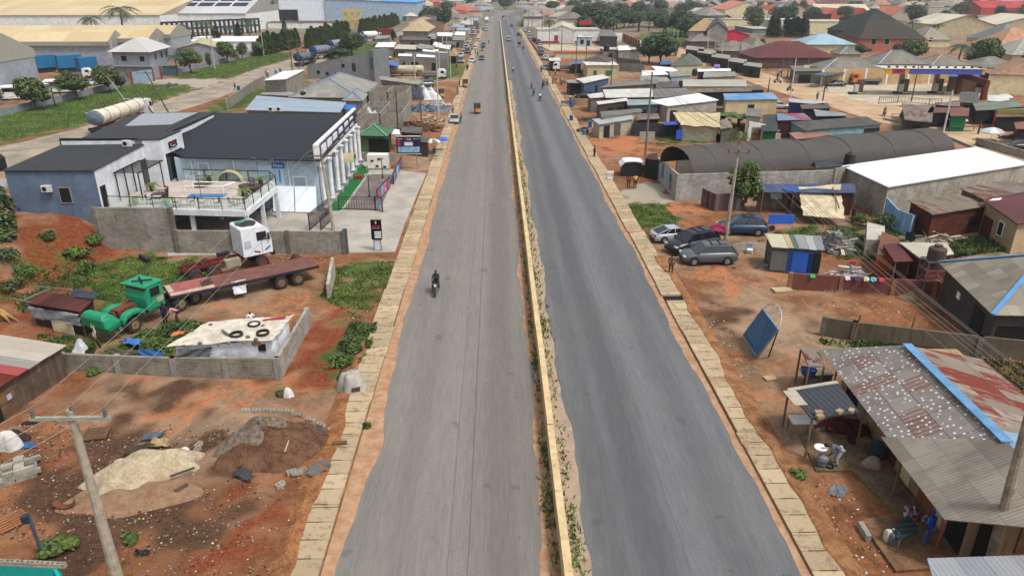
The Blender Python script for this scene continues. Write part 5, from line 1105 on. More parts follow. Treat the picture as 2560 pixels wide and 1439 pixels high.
for i in range(14): m.bar((-36.3,67.9+i*.4,6.03),(-33.95,67.9+i*.4,6.0),.06,.05)
m.bar((-36.3,67.85,6.),(-36.3,73.2,6.),.1);m.bar((-33.95,67.85,6.),(-33.95,73.2,6.),.1);ob('slat_roof',m,BK,pg)
tr=T('terrace','raised white terrace on square columns with glass railings', 'terrace',(-29,70,0));tp=[(-36.3,65.7),(-23.15,64.3),(-22.75,72.9),(-24.,75.2),(-33.5,76.2),(-34.2,74.9),(-36.3,74.9)];ob('floor',M(tr.location).prism(tp,2.85,3.25),wallm('cbbdb2',1.05,.3, '8c7c70'),tr);e_=M(tr.location)
for a,b in ((tp[0],tp[1]),(tp[1],tp[2]),(tp[2],tp[3])): e_.bar((a[0],a[1],3.02),(b[0],b[1],3.02),.3,.55)
ob('edge_beam',e_,wallm('d8dadc',1.35,.2),tr)
for x,y in ((-23.2,64.5),(-23.0,68.6),(-22.8,72.7),(-28.5,65.2),(-33.5,65.7),(-28.5,72),(-33.4,72)): ob('column',M(tr.location).box((x,y,1.45),(.34,.34,2.9)),wallm('d0d2d6',1.3,.2),tr)
n=N('pale_glass');n.b.inputs['Base Color'].default_value =(.55,.72,.68,1);n.b.inputs['Alpha'].default_value =.22;n.b.inputs['Roughness'].default_value =.05;GL=n.m
for a,b in ((tp[0],tp[1]),(tp[1],tp[2]),(tp[2],tp[3]),(tp[3],tp[4])):
 a,b=V3((*a,0)),V3((*b,0));k=max(1,round((b-a).length/2.2))
 for i in range(k):
  p,q_=a.lerp(b,i/k),a.lerp(b,(i+1)/k-.02);m=M(tr.location);m.bar(p+V3((0,0,3.8)),q_+V3((0,0,3.8)),.03,.9);ob('glass_panel',m,GL,tr);ob('railing_post',M(tr.location).bar(p+V3((0,0,3.3)),p+V3((0,0,4.35)),.06),BK,tr)
 ob('handrail',M(tr.location).bar(a+V3((0,0,4.35)),b+V3((0,0,4.35)),.06),BK,tr)
tag(ob('swimming_pool',M().box((-28.6,69.6,3.27),(3.6,1.3,.05)),PM('3f7fb4',.15,.05,1.,.7)),'small blue pool set in terrace floor', 'pool');m=M();z=3.95
for a,b in (((-31,72.4),(-26.6,72.2)),((-26.6,72.2),(-27.4,70.7)),((-27.4,70.7),(-31.2,70.9))): m.bar((*a,z),(*b,z),.09)
for a in ((-31,72.4),(-26.6,72.2),(-27.4,70.7),(-31.2,70.9)): m.bar((*a,3.25),(*a,z),.07)
tag(ob('white_rail',m,WHT),'white open railing around terrace pool', 'railing')
def potplant(label,x,y,z,h=1.4,potc='23242a',wide=1.): root=T('potted_palm',label,'potted plant',(x,y,z),0,'potted palms on terrace',False);ob('pot',M().lathe([(.14,0),(.24,.2),(.26,.45),(.17,.62),(.2,.66)],(0,0,0),12),PM(potc,.4),root);pr= treeproto('palm',1);l=D.objects.new('fronds',[c for c in pr.children if c.name.startswith('crown')][0].data);COL.objects.link(l);l.parent=root;l.scale=(h*1.9,)*3;l.location=(0,0,.62-.72*h*1.9+.1);l.material_slots[0].link= 'OBJECT';l.material_slots[0].material=leafm('6b8a34',1., '9db45c');return root
for a in ((-34.2,66.6,'potted palm at west corner of terrace railing'),(-31.0,66.1,'potted palm beside small signboard on terrace'),(-30.2,74.8,'potted palm against blue hall wall'),(-24.6,73.9,'potted palm at back corner of terrace'),(-24.9,69.4,'bushy potted palm near middle of terrace'),(-34.8,71.6,'potted palm beneath pergola')): potplant(a[2],a[0],a[1],3.26)
def chairset(label,x,y,rz,z=3.26):
 t=T('table','small square black table for '+label, 'table',(x,y,z),rz,'terrace tables',False);ob('tabletop',M().box((0,0,.73),(.75,.75,.04)),PM('b6b0a8',.5),t,False)
 for a,b in ((-1,-1),(1,-1),(1,1),(-1,1)): ob('leg',M().bar((a*.33,b*.33,0),(a*.33,b*.33,.72),.04),BK,t,False)
 for s in (-1,1):
  p=V3((x,y,z))+Matrix.Rotation(rz,3, 'Z')@ V3((s*.75,0,0));c=T('chair','black metal chair on the %s side of the %s' %('road' if s>0 else 'mound',label), 'chair',p,rz+(0 if s<0 else PI),'terrace chairs',False)
  ob('seat',M().box((0,0,.45),(.42,.42,.04)),BK,c,False);b=M()
  for k in range(4): b.bar((-.2,-.18+k*.12,.47),(-.24,-.18+k*.12,.92),.03)
  b.bar((-.24,-.2,.92),(-.24,.2,.92),.04);ob('backrest',b,BK,c,False)
  for a,b_ in ((-1,-1),(1,-1),(1,1),(-1,1)): ob('leg',M().bar((a*.19,b_*.19,0),(a*.19,b_*.19,.45),.03),BK,c,False)
for a in ((-32.2,66.8,.1,'table set by west railing'),(-26.9,65.6,.0,'table set at front railing'),(-24.4,66.3,.9,'table set at road corner'),(-29.4,66.0,.2,'table set beside hoop')): chairset(a[3],a[0],a[1],a[2])
def podchair(label,x,y,rz):
 root=T('pod_chair',label,'wicker chair',(x,y,3.26),rz,'round wicker seats',False);m=M()
 for i in range(14):
  a=-1.2+2.4*i/13;m.bar((CO(a)*.8,SI(a)*.8,.1),(CO(a)*.95,SI(a)*.95,.95),.04)
 for z in (.15,.5,.95): m.tube([(CO(-1.2+2.4*i/10)*(.8+z*.15),SI(-1.2+2.4*i/10)*(.8+z*.15),z)for i in range(11)],.035,5)
 ob('backrest',m,PM('4a403c',.9),root);ob('seat',M().lathe([(.7,.25),(.75,.35),(.7,.42)],(0,0,0),14),PM('5a4e48',.9),root)
for a in ((-33.0,69.0,0.,'round wicker seat under pergola edge'),(-25.6,72.2,.2,'round wicker seat before arch'),(-30.4,73.2,1.4,'round wicker seat behind white rail'),(-24.5,71.2,-.4,'round wicker seat nearest road end')): podchair(a[3],a[0],a[1],a[2])
m=M();
for k in range(9):
 a=PI*k/9;b=PI*(k+1)/9;m.slab([(-28.2+CO(a)*1.3,74.9,3.3+SI(a)*1.1),(-28.2+CO(b)*1.3,74.9,3.3+SI(b)*1.1),(-28.2+CO(b)*1.3,75.9,3.3+SI(b)*1.2),(-28.2+CO(a)*1.3,75.9,3.3+SI(a)*1.2)],.08)
tag(ob('arch_canopy',m,PM('d0c49c',.7)),'cream arched canopy at back of terrace', 'canopy');m=M();m.tube([(-31.4+CO(2*PI*i/16)*.7,65.4,3.95+.0+SI(2*PI*i/16)*.7)for i in range(17)],.04,5,False)
def lampbranch(label,x,y):
 root=T('garden_lamp',label, 'lamp',(x,y,3.26),0,'curled garden lamps',False);m=M();m.tube([(0,0,0),(0,0,2.3),(-.15,0,2.65),(-.45,0,2.75),(-.7,0,2.45)],.035,5)
 for k in range(3): m.tube([(-.1,0,2.5),(-.3+.1*k,.15*(k-1),2.7),(-.6+.2*k,.2*(k-1),2.4)],.02,4)
 ob('stem',m,PM('6b6864',.6),root)
for a in ((-25.,74.6,'curled lamp beside cream arch'),(-22.9,73.6,'curled lamp at back corner of terrace'),(-28.6,68.2,'curled lamp by pool front')): lampbranch(a[2],a[0],a[1])
HB=wallm('a8b9c6',1.5,.2, '7a8c9a');hl=T('appliance_hall','large pale blue hall with a dark ribbed roof and white columns', 'hall',(-26,85,0));m=M(hl.location);m.prism([(-34.2,76.4),(-18.9,75.0),(-19.6,98.5),(-40,99.5)],-.1,[5.5,5.5,6.2,6.2]);ob('wall',m,HB,hl)
HR=RF('3a3e47',0, '343840',.42,30,30,dirt=.2,rough=.75,cs=.6,k=.95);ob('roof',M(hl.location).slab([G(458,393,5.75),G(800,401,5.75),G(893,287,6.5),G(497,281,6.5)],.12),HR,hl);a,b=G(366,348,7.3),G(500,283,6.9);ob('roof_upstand',M(hl.location).slab([a,b,b+V3((0,0,-.9)),a+V3((0,0,-.9))],.12),BK,hl);ob('lower_roof',M(hl.location).slab([G(375,350,6.6),G(458,393,5.75),G(497,281,6.5),G(470,288,6.6)],.1),HR,hl)
F0,F1=V3((-34.2,76.4)),V3((-18.9,75.0));OP(hl,F0,F1,.2,1.0,2.1,2.9,PM('a9bdcb',.5), 'door',0,WHT);OP(hl,F0,F1,.87,1.3,2.5,1.2,PM('a9bdcb',.5), 'door',0,WHT);OP(hl,F0,F1,.67,2.8,3.6,1.3,PM('bcd0de',.5,.05,1.4),'advert_panel');u_=(F1-F0).normalized();rzf=math.atan2(u_.y,u_.x);nrm_=V3((u_.y,-u_.x,0))
def onwall(t,z,d=.09): p=lerp(F0,F1,t);return V3((p.x,p.y,z))+nrm_*d
CYAN=PM('2a8fd0',.5,.02,1.5)
text(hl, 'NO.',onwall(.675,3.6,.12),rzf,.75,CYAN);text(hl, '1',onwall(.735,3.7,.12),rzf,2.0,CYAN);ob('logo_board',M(hl.location).box(onwall(.73,4.9),(1.35,.06,.6),rzf),PM('2272b4',.5,.02,1.4),hl);text(hl, 'Midea',onwall(.73,4.9,.13),rzf,.42,WHT)
for t in (.12,.42,.8): ob('downpipe',M(hl.location).bar(onwall(t,.1),onwall(t,5.4),.09),WHT,hl)
pf=T('hall_facade','white facade with a navy sign band and eight tall columns', 'facade',(-18.6,86,0));fx=lambda y:-18.55-(y-75)*.012
m=M(pf.location);m.prism([(fx(75.2)-.5,74.9),(fx(75.2)+.05,74.9),(fx(98)+.05,98.4),(fx(98)-.5,98.4)],4.9,[5.0+.25]*4);ob('entablature',m,WHITE,pf);m=M(pf.location);m.prism([(fx(75)-.3,74.8),(fx(75)-.05,74.8),(fx(98)-.05,98.4),(fx(98)-.3,98.4)],5.25,7.05);ob('sign_band',m,PM('2c2b4e',.5,.06,1.3),pf);m=M(pf.location);m.prism([(fx(75)-.4,74.7),(fx(75)+.02,74.7),(fx(98)+.02,98.5),(fx(98)-.4,98.5)],7.05,7.25);ob('coping',m,WHITE,pf);ob('end_post',M(pf.location).box((fx(75)-.15,74.75,6.2),(.6,.3,2.),0),WHITE,pf)
for y in (77.5,80.6,83.7,87.3,91.,94.6): ob('white_sign_panel',M(pf.location).box((fx(y)+.0,y,6.15),(.12,2.1,1.1)),PM('dfe0ea',.6,.05,1.35),pf)
for i,y in EN((75.3,79.,82.6,85.8,89.,92.2,95.2,98.)):
 c_=M(pf.location);c_.lathe([(.42,0),(.42,.35),(.3,.4),(.26,.6),(.24,4.4),(.3,4.65),(.38,4.75),(.38,4.9)],(fx(y)+.1,y,0),14);ob('column',c_,WHITE,pf);ob('pedestal',M(pf.location).box((fx(y)+.1,y,.2),(1.,1.,.4)),PM('9aa4ae',.7),pf)
for y in (77,80.8,84.2,90.6,93.7,96.6): q_=ob('poster',M(pf.location).box((fx(y)-.42,y,2.6),(.08,1.7,4.)),PM('6fa3c4',.5,.3,1.4),pf);ob('poster_picture',M(pf.location).box((fx(y)-.37,y,2.1+(y % 3)*.3),(.05,1.4,1.6)),PM(('b84a5c', '2f4a6c', 'c9d8e4', '394a78')[int(y)% 4],.5,.4,1.3),q_)
m=M(pf.location)
for k in range(8):
 a=PI*k/8;b=PI*(k+1)/8;m.slab([(-18.6,87.4+CO(a)*1.,2.7+SI(a)*.9),(-17.3,87.4+CO(a)*1.,2.7+SI(a)*.9),(-17.3,87.4+CO(b)*1.,2.7+SI(b)*.9),(-18.6,87.4+CO(b)*1.,2.7+SI(b)*.9)],.06)
ob('door_canopy',m,PM('cbbb92',.7),pf)
wy_=lambda x:76.4-1.4*(x+34.2)/15.3
for i,(x0,x1)in EN(((-23.9,-21.6),(-21.5,-19.2))):
 A=V3((x0,wy_(x0)-.95,.15));m=M(A);m.slab([A,(x1,wy_(x1)-.95,.15),(x1,wy_(x1)-.15,2.75),(x0,wy_(x0)-.15,2.75)],.06);tag(ob('white_board',m,PM('dfe7f4',.5,.04,1.6)),('big white board leaning against hall front, one nearer terrace','big white board leaning against hall front, one nearer columns')[i], 'board')
for i in range(5):
 g=G(660+i*28 if i<2 else 700+(i-1)*24,527+i);tag(ob('kerb_block',M().box(g+V3((0,-.1,.15)),(.7,.22,.28)),WHT if i % 2 else BK),('first', 'second', 'third', 'fourth', 'fifth')[i]+ ' painted kerb block along the white boards', 'kerb block','black and white kerb blocks')
AG=PM('1c6a2c',.9,.15,1.1);kind(ob('artificial_lawn',M().prism([(-18.3,74.9),(-16.9,74.9),(-16.7,93),(-18.5,97.5)],.052,.075,False),AG));kind(ob('lawn_edge',M().prism([(-26,75.2),(-19.5,74.6),(-19.5,75.2),(-26,75.9)],.052,.072,False),AG))
kind(ob('tiled_court',M().prism([(-16.6,75.5),(-12.7,75.),(-13.,91),(-16.4,91)],.052,.07,False),blockm('8d8584',.95,1.6,1.6,.5,.2)))
def lamp_post(label,px,py,h=3.): g=G(px,py);root=T('lamp_post',label, 'lamp post',g,0,w=0);ob('shaft',M().lathe([(.2,0),(.12,.2),(.06,.4),(.045,h)],(0,0,0),10),BK,root);m=M();m.bar((-.3,0,h-.1),(.3,0,h-.1),.04);ob('bracket',m,BK,root);[ob('globe',M().lathe([(.03,-.12),(.11,-.05),(.11,.06),(.03,.12)],(s*.3,0,h+.05),10),PM('cfcfca',.3),root)for s in (-1,1)]
lamp_post('black twin lamp post inside railed court, nearer gate',924,494,2.6);lamp_post('black twin lamp post inside railed court, nearer generator',957,446,2.6)
def railing(label,pts,h=1.2,name='railing',mat=None,step=.28,panels=None,cat='railing'):
 P=[G(a,b)for a,b in zip(pts[::2],pts[1::2])];root=T(name,label,cat,P[0]);m=M(P[0])
 for a,b in zip(P,P[1:]):
  L=(b-a).length;k=max(1,int(L/step));m.bar(a+V3((0,0,h)),b+V3((0,0,h)),.07);m.bar(a+V3((0,0,.15)),b+V3((0,0,.15)),.07);m.bar(a+V3((0,0,h-.25)),b+V3((0,0,h-.25)),.05)
  for i in range(k+1): p=a.lerp(b,i/k);m.bar(p+V3((0,0,.15)),p+V3((0,0,h)),.035)
  for p in (a,b): m.bar(p,p+V3((0,0,h+.1)),.1)
  if panels:
   k=max(1,round(L/1.6))
   for i in range(k): ob('poster',M(P[0]).bar(a.lerp(b,(i+.08)/k)+V3((.05,-.04,h*.55)),a.lerp(b,(i+.92)/k)+V3((.05,-.04,h*.55)),.04,h*.75),PM(panels[i % len(panels)],.5,.5,1.2,.2,0,2.5),root)
 ob('bars',m,mat or BK,root);return root
BR_=PM('4a3d38',.7);railing('low dark gate across end of tiled court',(848,525,938,527),1.5, 'gate',BR_,cat='gate');railing('dark metal railing with white patterned panel at court corner',(940,527,957,531),1.6, 'railing',BR_,.15,['b8c0d4']);railing('court railing hung with pink and blue posters, near half',(944,505,974,472),1.4, 'railing',BK,.3,['a84a6c', '8a9cc0', 'c07a94']);railing('court railing hung with blue posters, far half',(984,462,1003,420),1.4, 'railing',BK,.3,['5f86b8', '8a5a8c', 'a8c4d8']);railing('open scrollwork gate leaf swung towards block wall',(775,577,824,535),1.7, 'gate',BR_,.18,cat='gate');railing('second scrollwork gate leaf beside leaning pole',(803,577,829,552),1.4, 'gate',BR_,.2,cat='gate')
ge=T('generator','white canopied generator standing on a concrete plinth', 'generator',G(945,425));g=ge.location;ob('housing',M(g).box(g+V3((0,.8,1.1)),(2.7,1.4,1.7)),PM('dcd8cc',.5,.06,1.35),ge);ob('plinth',M(g).box(g+V3((0,.8,.12)),(3.1,1.8,.25)),CONC,ge)
for dx,dz in ((-.7,1.2),(.2,1.4),(-.1,.5),(.9,.4)): ob('vent',M(g).box(g+V3((dx,.08,dz)),(.4,.05,.25)),BK,ge)
pyl=T('pylon_sign','black pylon sign with red and white lettering at forecourt edge', 'sign',G(945,627));g=pyl.location;ob('board',M(g).box(g+V3((0,0,2.05)),(.95,.22,1.85)),PM('17171c',.3),pyl)
for s in (-.32,.32): ob('leg',M(g).box(g+V3((s,0,.55)),(.06,.1,1.15)),STEEL,pyl)
ob('white_panel',M(g).box(g+V3((0,0,.6)),(.55,.06,.95)),PM('c9d0da',.4,.05,1.3),pyl);text(pyl, 'S',g+V3((0,-.13,2.72)),0,.36,WHT);text(pyl, 'SUGAR',g+V3((0,-.13,2.38)),0,.24,PM('d0404c',.5,0,1.4));text(pyl,'HOTEL & RESTAURANT',g+V3((0,-.13,2.2)),0,.07,WHT)
for k in range(4): ob('list_strip',M(g).box(g+V3((.12,-.13,1.85-k*.17)),(.6,.03,.1)),WHT,pyl)
bbd=T('billboard','dark billboard on two legs advertising televisions and appliances', 'billboard',G(1025,424));g=bbd.location;zb,ztp=2.1,4.35;wpx=3.0;ob('board',M(g).box(g+V3((0,0,(zb+ztp)/2)),(3.15,.12,ztp-zb)),PM('2a1f3c',.5,.08,1.2),bbd);ob('picture',M(g).box(g+V3((0,-.07,zb+.55)),(2.8,.04,.75)),PM('8fb0cc',.5,.5,1.2,.2,0,3.),bbd);ob('picture',M(g).box(g+V3((.0,-.08,zb+1.3)),(1.1,.04,.45)),PM('c8dcf0',.5,.1,1.2),bbd);ob('picture',M(g).box(g+V3((-1.25,-.08,zb+1.4)),(.4,.04,.7)),PM('a8245a',.5,.1,1.2),bbd);ob('frame',M(g).box(g+V3((0,0,ztp+.03)),(3.2,.14,.06)).box(g+V3((0,0,zb-.03)),(3.2,.14,.06)),WHT,bbd)
for s in (-.95,.95): ob('leg',M(g).box(g+V3((s,.1,1.1)),(.1,.1,2.2)),STEEL,bbd)
text(bbd, 'LG',g+V3((.12,-.1,ztp-.35)),0,.38,WHT);ob('round_logo',M(g).lathe([(.16,-.1),(.14,-.12),(.02,-.12)],g+V3((-.25,0,ztp-.35)),14, 'Y'),PM('c02050',.4),bbd);text(bbd, 'Hisense',g+V3((-1.1,-.1,ztp-.3)),0,.22,WHT);text(bbd,'World of TV',g+V3((1.05,-.1,ztp-.3)),0,.16,WHT)
m=M();g=G(890,448);
for i in range(3): m.lathe([(.1,0),(.2,.1),(.18,.4),(.05,.5)],g+V3((i*.35,0,.07)),8)
tag(ob('gas_cylinders',m,PM('b03a20',.5)),'red gas bottles standing on green strip','gas bottles')
WR=RF('f0f0ee',0, 'dcdcd8',.2,6,1.,dirt=.12,cs=.08,k=1.15,seam=.85);GRYR=RF('aca99f',0, '8f8c84',.17,1.6,1.,dirt=.6);BLR=RF('a3b4c2',0, '93a6b6',.3,1.6,30,dirt=.2);ASB=RF('9c968b',0, '85807a',.2,1.5,1.05,dirt=.6,k=1.);RST=RF('8f8478',.45, '7a6e64',.12,1.9,.8,dirt=.5);MAR=RF('6b3b38',0, '5d3432',.25,3,1.,dirt=.3);SKYB=PM('5f94c4',.6,.1,1.1);BTP=PM('2f6fc4',.6,.1,1.1);CRM=RF('d9d2bc',0, 'c4bca6',.18,2.4,1.,dirt=.35);DKR=RF('6b6862',.1, '57544f',.18,1.8,.9,dirt=.6)
GRN=PM('1f7040',.6,.1,1.2)
tanker('cream rust-streaked tanker truck parked on side road left',G(248,338)+V3((-.3,0,0)),2,14.5,1.32, 'c6c0b0', '6f7d88', 'dcdedf')
person('person in orange clothes behind cream tanker truck', 'walk',268,347,40, 'c8642c', 'b4602c');person('person in pale shirt by cream tanker rear wheels', 'bend',290,338,300, 'a8a8ac', '3c3c48')
tag(ob('stool_crate',M().box(G(249,350,.3),(.8,.6,.6)),PM('b5855a',.9)),'small wooden crate behind cream tanker', 'crate')
hh_=bld('block house with large grey hipped roof edged in pale blue',(720,243,900,245,946,208),[3.1]*3, 'hip',5.9,BLK,RF('a09d94',0, '8c8981',.0,1.3,1.2,dirt=.45,seam=.55),.5, 'house',cap=PM('7a9cc4',.7),op=[(0,.3,1.2,1.1,1.,DARK, 'window'),(0,.62,1.2,1.1,1.,DARK, 'window')],hipf=.42)
bld('small hipped porch roof jutting from grey hipped house',(855,252,908,253,920,236),[2.9]*3, 'hip',4.3,BLK,RF('a09d94',0, '8c8981',.0,1.3,1.2,dirt=.45,seam=.55),.3, 'porch',cap=PM('7a9cc4',.7),hipf=.5)
bld('long low building under pale blue sheeting behind hall',(612,275,850,281,866,256,642,239),[2.9,2.9,3.3,3.3], 'mono',None,BLKD,BLR,.3, 'shed');m=M()
ac1=acunit('air conditioner unit on back edge of hall roof',G(680,278,6.6));ac2=acunit('second air conditioner unit on back edge of hall roof',G(700,278,6.6));tag(ob('water_tank',M().lathe([(.5,0),(.55,.2),(.55,.9),(.2,1.15)],G(759,244,2.9),12),BK),'small black water tank before the grey hipped roof', 'water tank')
bld('white topped block store at west end of hipped house',(660,201,714,198,762,174,708,178),[3.4,4.1,4.1,3.4], 'mono',None,BLK,WR,.15, 'store');bld('low grey roof between store and blue sheeting',(650,236,735,240,733,230,655,232),[2.6]*4, 'mono',None,BLKD,GRYR,.1, 'shed')
bld('bright blue canopy beside half-built block rooms',(818,269,888,275,891,263,824,258),[2.7]*4, 'mono',None,None,BTP,.05, 'canopy',walls=False,post=True);WL('grey block yard wall along the west side of the white topped store',(568,275,640,222,663,210),2.,BLK,.2)
tb=T('concrete_building','tall unpainted grey concrete building with a sloping wall top', 'building',(G(930,206).x,G(930,206).y,0));a,b=G(770,195),G(930,206);z1=HT(930,206,130);u=(b-a).normalized();nv=V3((-u.y,u.x,0));z0_=HT(770,195,163)
m=M(tb.location);m.prism([a,b,b+nv*7,a+nv*7],-.1,[z0_,z1,z1+.2,z0_]);ob('wall',m,wallm('8f9192',1.4,.6, '45464a'),tb);m=M(tb.location);m.prism([b+nv*-.4,b+u*1.3+nv*-.4,b+u*1.3+nv*6,b+nv*6],-.1,z1+.4);ob('tower',m,wallm('7c8084',1.2,.6, '45464a'),tb)
for t,z in ((.18,1.2),(.32,1.0),(.46,.9),(.58,3.2)): OP(tb,a.xy,b.xy,t,.9,.8,z,DARK, 'window')
for t in (.73,.76): OP(tb,a.xy,b.xy,t,.45,1.9,2.4,WIN, 'window')
OP(tb,(b+nv*-.4).xy,(b+u*1.3+nv*-.4).xy,.5,.8,2.6,3.3,PM('3d6f74',.3), 'window')
bld('bright blue sloping canopy against tall grey tower',(940,158,995,166,998,158,940,147),[3.6,3.2,3.2,3.9], 'mono',None,None,BTP,.05, 'canopy',walls=False,post=[0,1]);
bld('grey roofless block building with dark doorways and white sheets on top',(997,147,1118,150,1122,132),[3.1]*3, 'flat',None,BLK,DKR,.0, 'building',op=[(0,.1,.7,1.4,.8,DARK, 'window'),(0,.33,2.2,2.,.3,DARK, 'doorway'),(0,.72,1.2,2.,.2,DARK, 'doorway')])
for lb,p in (('left one of white sheets on grey block building',(995,140,1030,141,1030,135,997,134)),('right one of white sheets on grey block building',(1040,142,1088,144,1088,139,1042,135))): m=M();m.slab([G(p[i],p[i+1],3.4)for i in (0,2,4,6)],.08);tag(ob('roof_sheet',m,WR),lb, 'roof sheet')
WL('grey block wall across green plot by road',(1000,172,1120,176),1.8,BLKD,.2);WL('long grey block wall behind tall grey tower',(935,138,1130,128),2.,BLKD,.2,pillars=6);WL('grey block wall of yard behind hipped shop',(1000,108,1160,118),3.,BLKD,.2)
tk=T('tank_body','rust-streaked cream tank body lying on ground without wheels', 'tank',G(1005,190));g=tk.location;m=M(g);m.smooth=True;m.lathe([(.1,-6),(.9,-5.8),(1.15,-5.4),(1.15,5.4),(.9,5.8),(.1,6)],g+V3((0,0,1.6)),16, 'X');ob('tank',m,RF('d5c8aa',.35,None,0,3,3,rustc='7a4630',dirt=.5),tk);m=M(g)
for x in (-4,0,4): m.box(g+V3((x,0,.3)),(.4,1.6,.6))
ob('cradle',m,RUSTY,tk)
def boxtruck(label,c,deg,L=6.,cabc='e2e4e6',body=None,hb=2.0,group=None,conv=False):
 root=T('truck',label, 'truck',V3((c.x,c.y,.02)),-math.radians(deg),group,False);cabover(root,2.1,L/2-1.9,L/2,2.5 if L<7 else 2.9,.65,PM(cabc,.4,.08,1.2,.5));chassis(root,-L/2,L/2,.7);axle(root,L/2-.9,2.1,.42,False);axle(root,-L/2+1.2,2.1,.42)
 if body: ob('cargo_body',M().box((0,-.95,.9+hb/2),(2.2,L-2.,hb)),body,root)
 else: ob('cargo_bed',M().box((0,-.95,.95),(2.1,L-2.,.12)).box((1.05,-.95,1.25),(.06,L-2,.5)).box((-1.05,-.95,1.25),(.06,L-2,.5)).box((0,-L/2+.05,1.25),(2.1,.06,.5)),STEEL,root)
 return root
boxtruck('white truck cab and chassis parked on grass plot',G(1085,198),95,6.2)
tag(ob('wall_panel',M().box(G(1090,205,.5),(6,1.,1.)),DARK), 'x', 'x');D.objects.remove(D.objects['wall_panel'])
bld('small house half grey block half orange under a grey sheet roof',(950,199,1046,212,1060,203,948,190),[3.3,3.0,3.3,3.5], 'mono',None,BLK,GRYR,.25, 'house',op=[(0,.72,4.3,2.8,0,PM('c08a44',.8,.15,1.35),'painted_wall'),(0,.14,.9,1.2,.9,DARK, 'window'),(0,.33,.9,2.2,0,DARK, 'door'),(0,.72,1.1,1.1,1.,PM('3f3a38',.6), 'window_')]);
for nm_ in [o for o in D.objects if o.name.startswith('window_')and not o.name.startswith('window_f')]: nm_.name= 'window';nm_.location.y -= .08
def rooms(label,xs_,ys_,h,mat=None,name='unfinished_building',skip=()):
 root=T(name,label,'unfinished building',(xs_[0],ys_[0],0));m=M(root.location);k=0
 for x in xs_:
  m.box((x,(ys_[0]+ys_[-1])/2,h/2-.1),(.2,ys_[-1]-ys_[0]-.21,h+.2))
 for y in ys_:
  for a,b in zip(xs_,xs_[1:]):
   m.box(((a+b)/2,y,h/2-.12+.01*k),(b-a+.19,.2,h+.16));k += 1
 ob('wall',m,mat or BLK,root);return root
ga,gb=G(897,325),G(1003,330);rooms('half-built grey block rooms open to sky beside green roofed kiosk',[ga.x,(ga.x+gb.x)/2,gb.x],[ga.y,ga.y+7.5,ga.y+13],2.8);ga,gb=G(925,268),G(1015,270);rooms('second set of open block rooms behind first',[ga.x,(ga.x+gb.x)/2,gb.x],[ga.y,ga.y+9],3.)
heap('bags','white sacks heaped inside half-built block rooms', 'sack heap',G(928,305),2.2,1.2,2.2,clothm('d8d4cc',1.2),0,4,12,.3);heap('bags','white sacks piled at doorway of porch roof', 'sack heap',G(945,256),1.,.8,1.6,clothm('c8c2b4',1.2),0,7,12,.3)
bld('kiosk with a green hipped roof beside billboard',(890,339,968,341,985,325),[2.7]*3, 'hip',3.9,PM('55775a',.8,.2,1.2),RF('5c8464',0, '4e7456',.2,4,2,dirt=.2),.5, 'kiosk',cap=PM('6fa58c',.7),op=[(0,.75,3.,2.1,.1,DARK, 'opening')],hipf=.45)
WL('low pale retaining wall behind generator',(905,402,990,405),1.2,CONC,.3)
bld('dark rusty sheet store behind billboard',(1002,330,1052,334,1056,318,1005,316),[2.3]*4, 'mono',None,PM('5b332a',.8,.3,1.1),DKR,.1, 'shed');bld('small dark kiosk between billboard and drain covers',(1016,352,1070,356,1072,340,1020,338),[2.1]*4, 'mono',None,PM('4a4440',.8,.3,1.1),DKR,.1, 'kiosk')
bld('white awning beside green hipped kiosk',(976,334,1000,336,998,324,974,322),[2.4]*4, 'mono',None,None,WHT,.05, 'awning',walls=False,post=True)
umbrella('olive and white striped parasol beside road',1083,384,['7a7f5c', 'd8d8cc'],1.15,2.2);umbrella('blue parasol leaning over the drain covers',1107,378,['3c62c0', '4a70cc'],.9,2.1);tag(ob('table',M().box(G(1085,390,.6),(1.1,.6,.06)).bar(G(1080,391,0),G(1080,391,.6),.05).bar(G(1090,391,0),G(1090,391,.6),.05),WOOD),'small vendor table under olive parasol', 'table');person('person sitting in shade of olive parasol', 'sit',1086,388,170, '4a3a34', '2c2c34')
SCRAP=PM('6b6660',.8,.5,1.2,.3,0,2.)
def junk(label,px,py,rx,ry,h,n=60,seed=1,cols=('7a6a58', '8f8f90', '5a4436'),L=1.6,name='scrap_pile',cat='scrap pile'):
 g=G(px,py);r=random.Random(seed);root=T(name,label,cat,g);heap_=heap('base', 'x', 'x',g,rx,ry,h*.7,earthm(cols[0],cols[-1],3.),0,seed,12,.6);del heap_['label'];del heap_['category'];heap_.parent=root;heap_.location=(0,0,0)
 for k,c_ in EN(cols):
  m=M(g)
  for i in range(n // len(cols)):
   a=r.uniform(0,2*PI);q_=r.random()** .6;p=g+V3((CO(a)*rx*q_,SI(a)*ry*q_,h*(1-q_)*r.uniform(.6,1.1)+.08));b=r.uniform(0,2*PI);l=L*r.uniform(.3,1)
   m.bar(p,p+V3((CO(b)*l,SI(b)*l,r.uniform(-.25,.3))),r.uniform(.05,.3),.05)
  ob('piece',m,PM(c_,.85,.2,1.2),root)
 return root
junk('big pile of old timber poles beside half-built rooms',1040,322,3.6,3.,1.5,130,3,('6a4a36', '8a6a50', '54392c'),2.6,'timber_pile','timber pile');junk('pale scrap timber and sacks near drain covers',1085,302,2.6,2.,.9,60,5,('b89a7a', 'd8d0c0', '8a6a50'),1.6,'timber_pile','timber pile');junk('heap of grey sheet scrap below tarpaulins',1062,276,5.,2.6,1.2,110,6,('8d9298', '5c5a58', '4e6f94'),2.2);junk('grey metal scrap and basins beside yellow tricycle',1095,262,3.,1.4,.8,50,9,('a8aaac', '77787a', 'c8c8c4'),1.2)
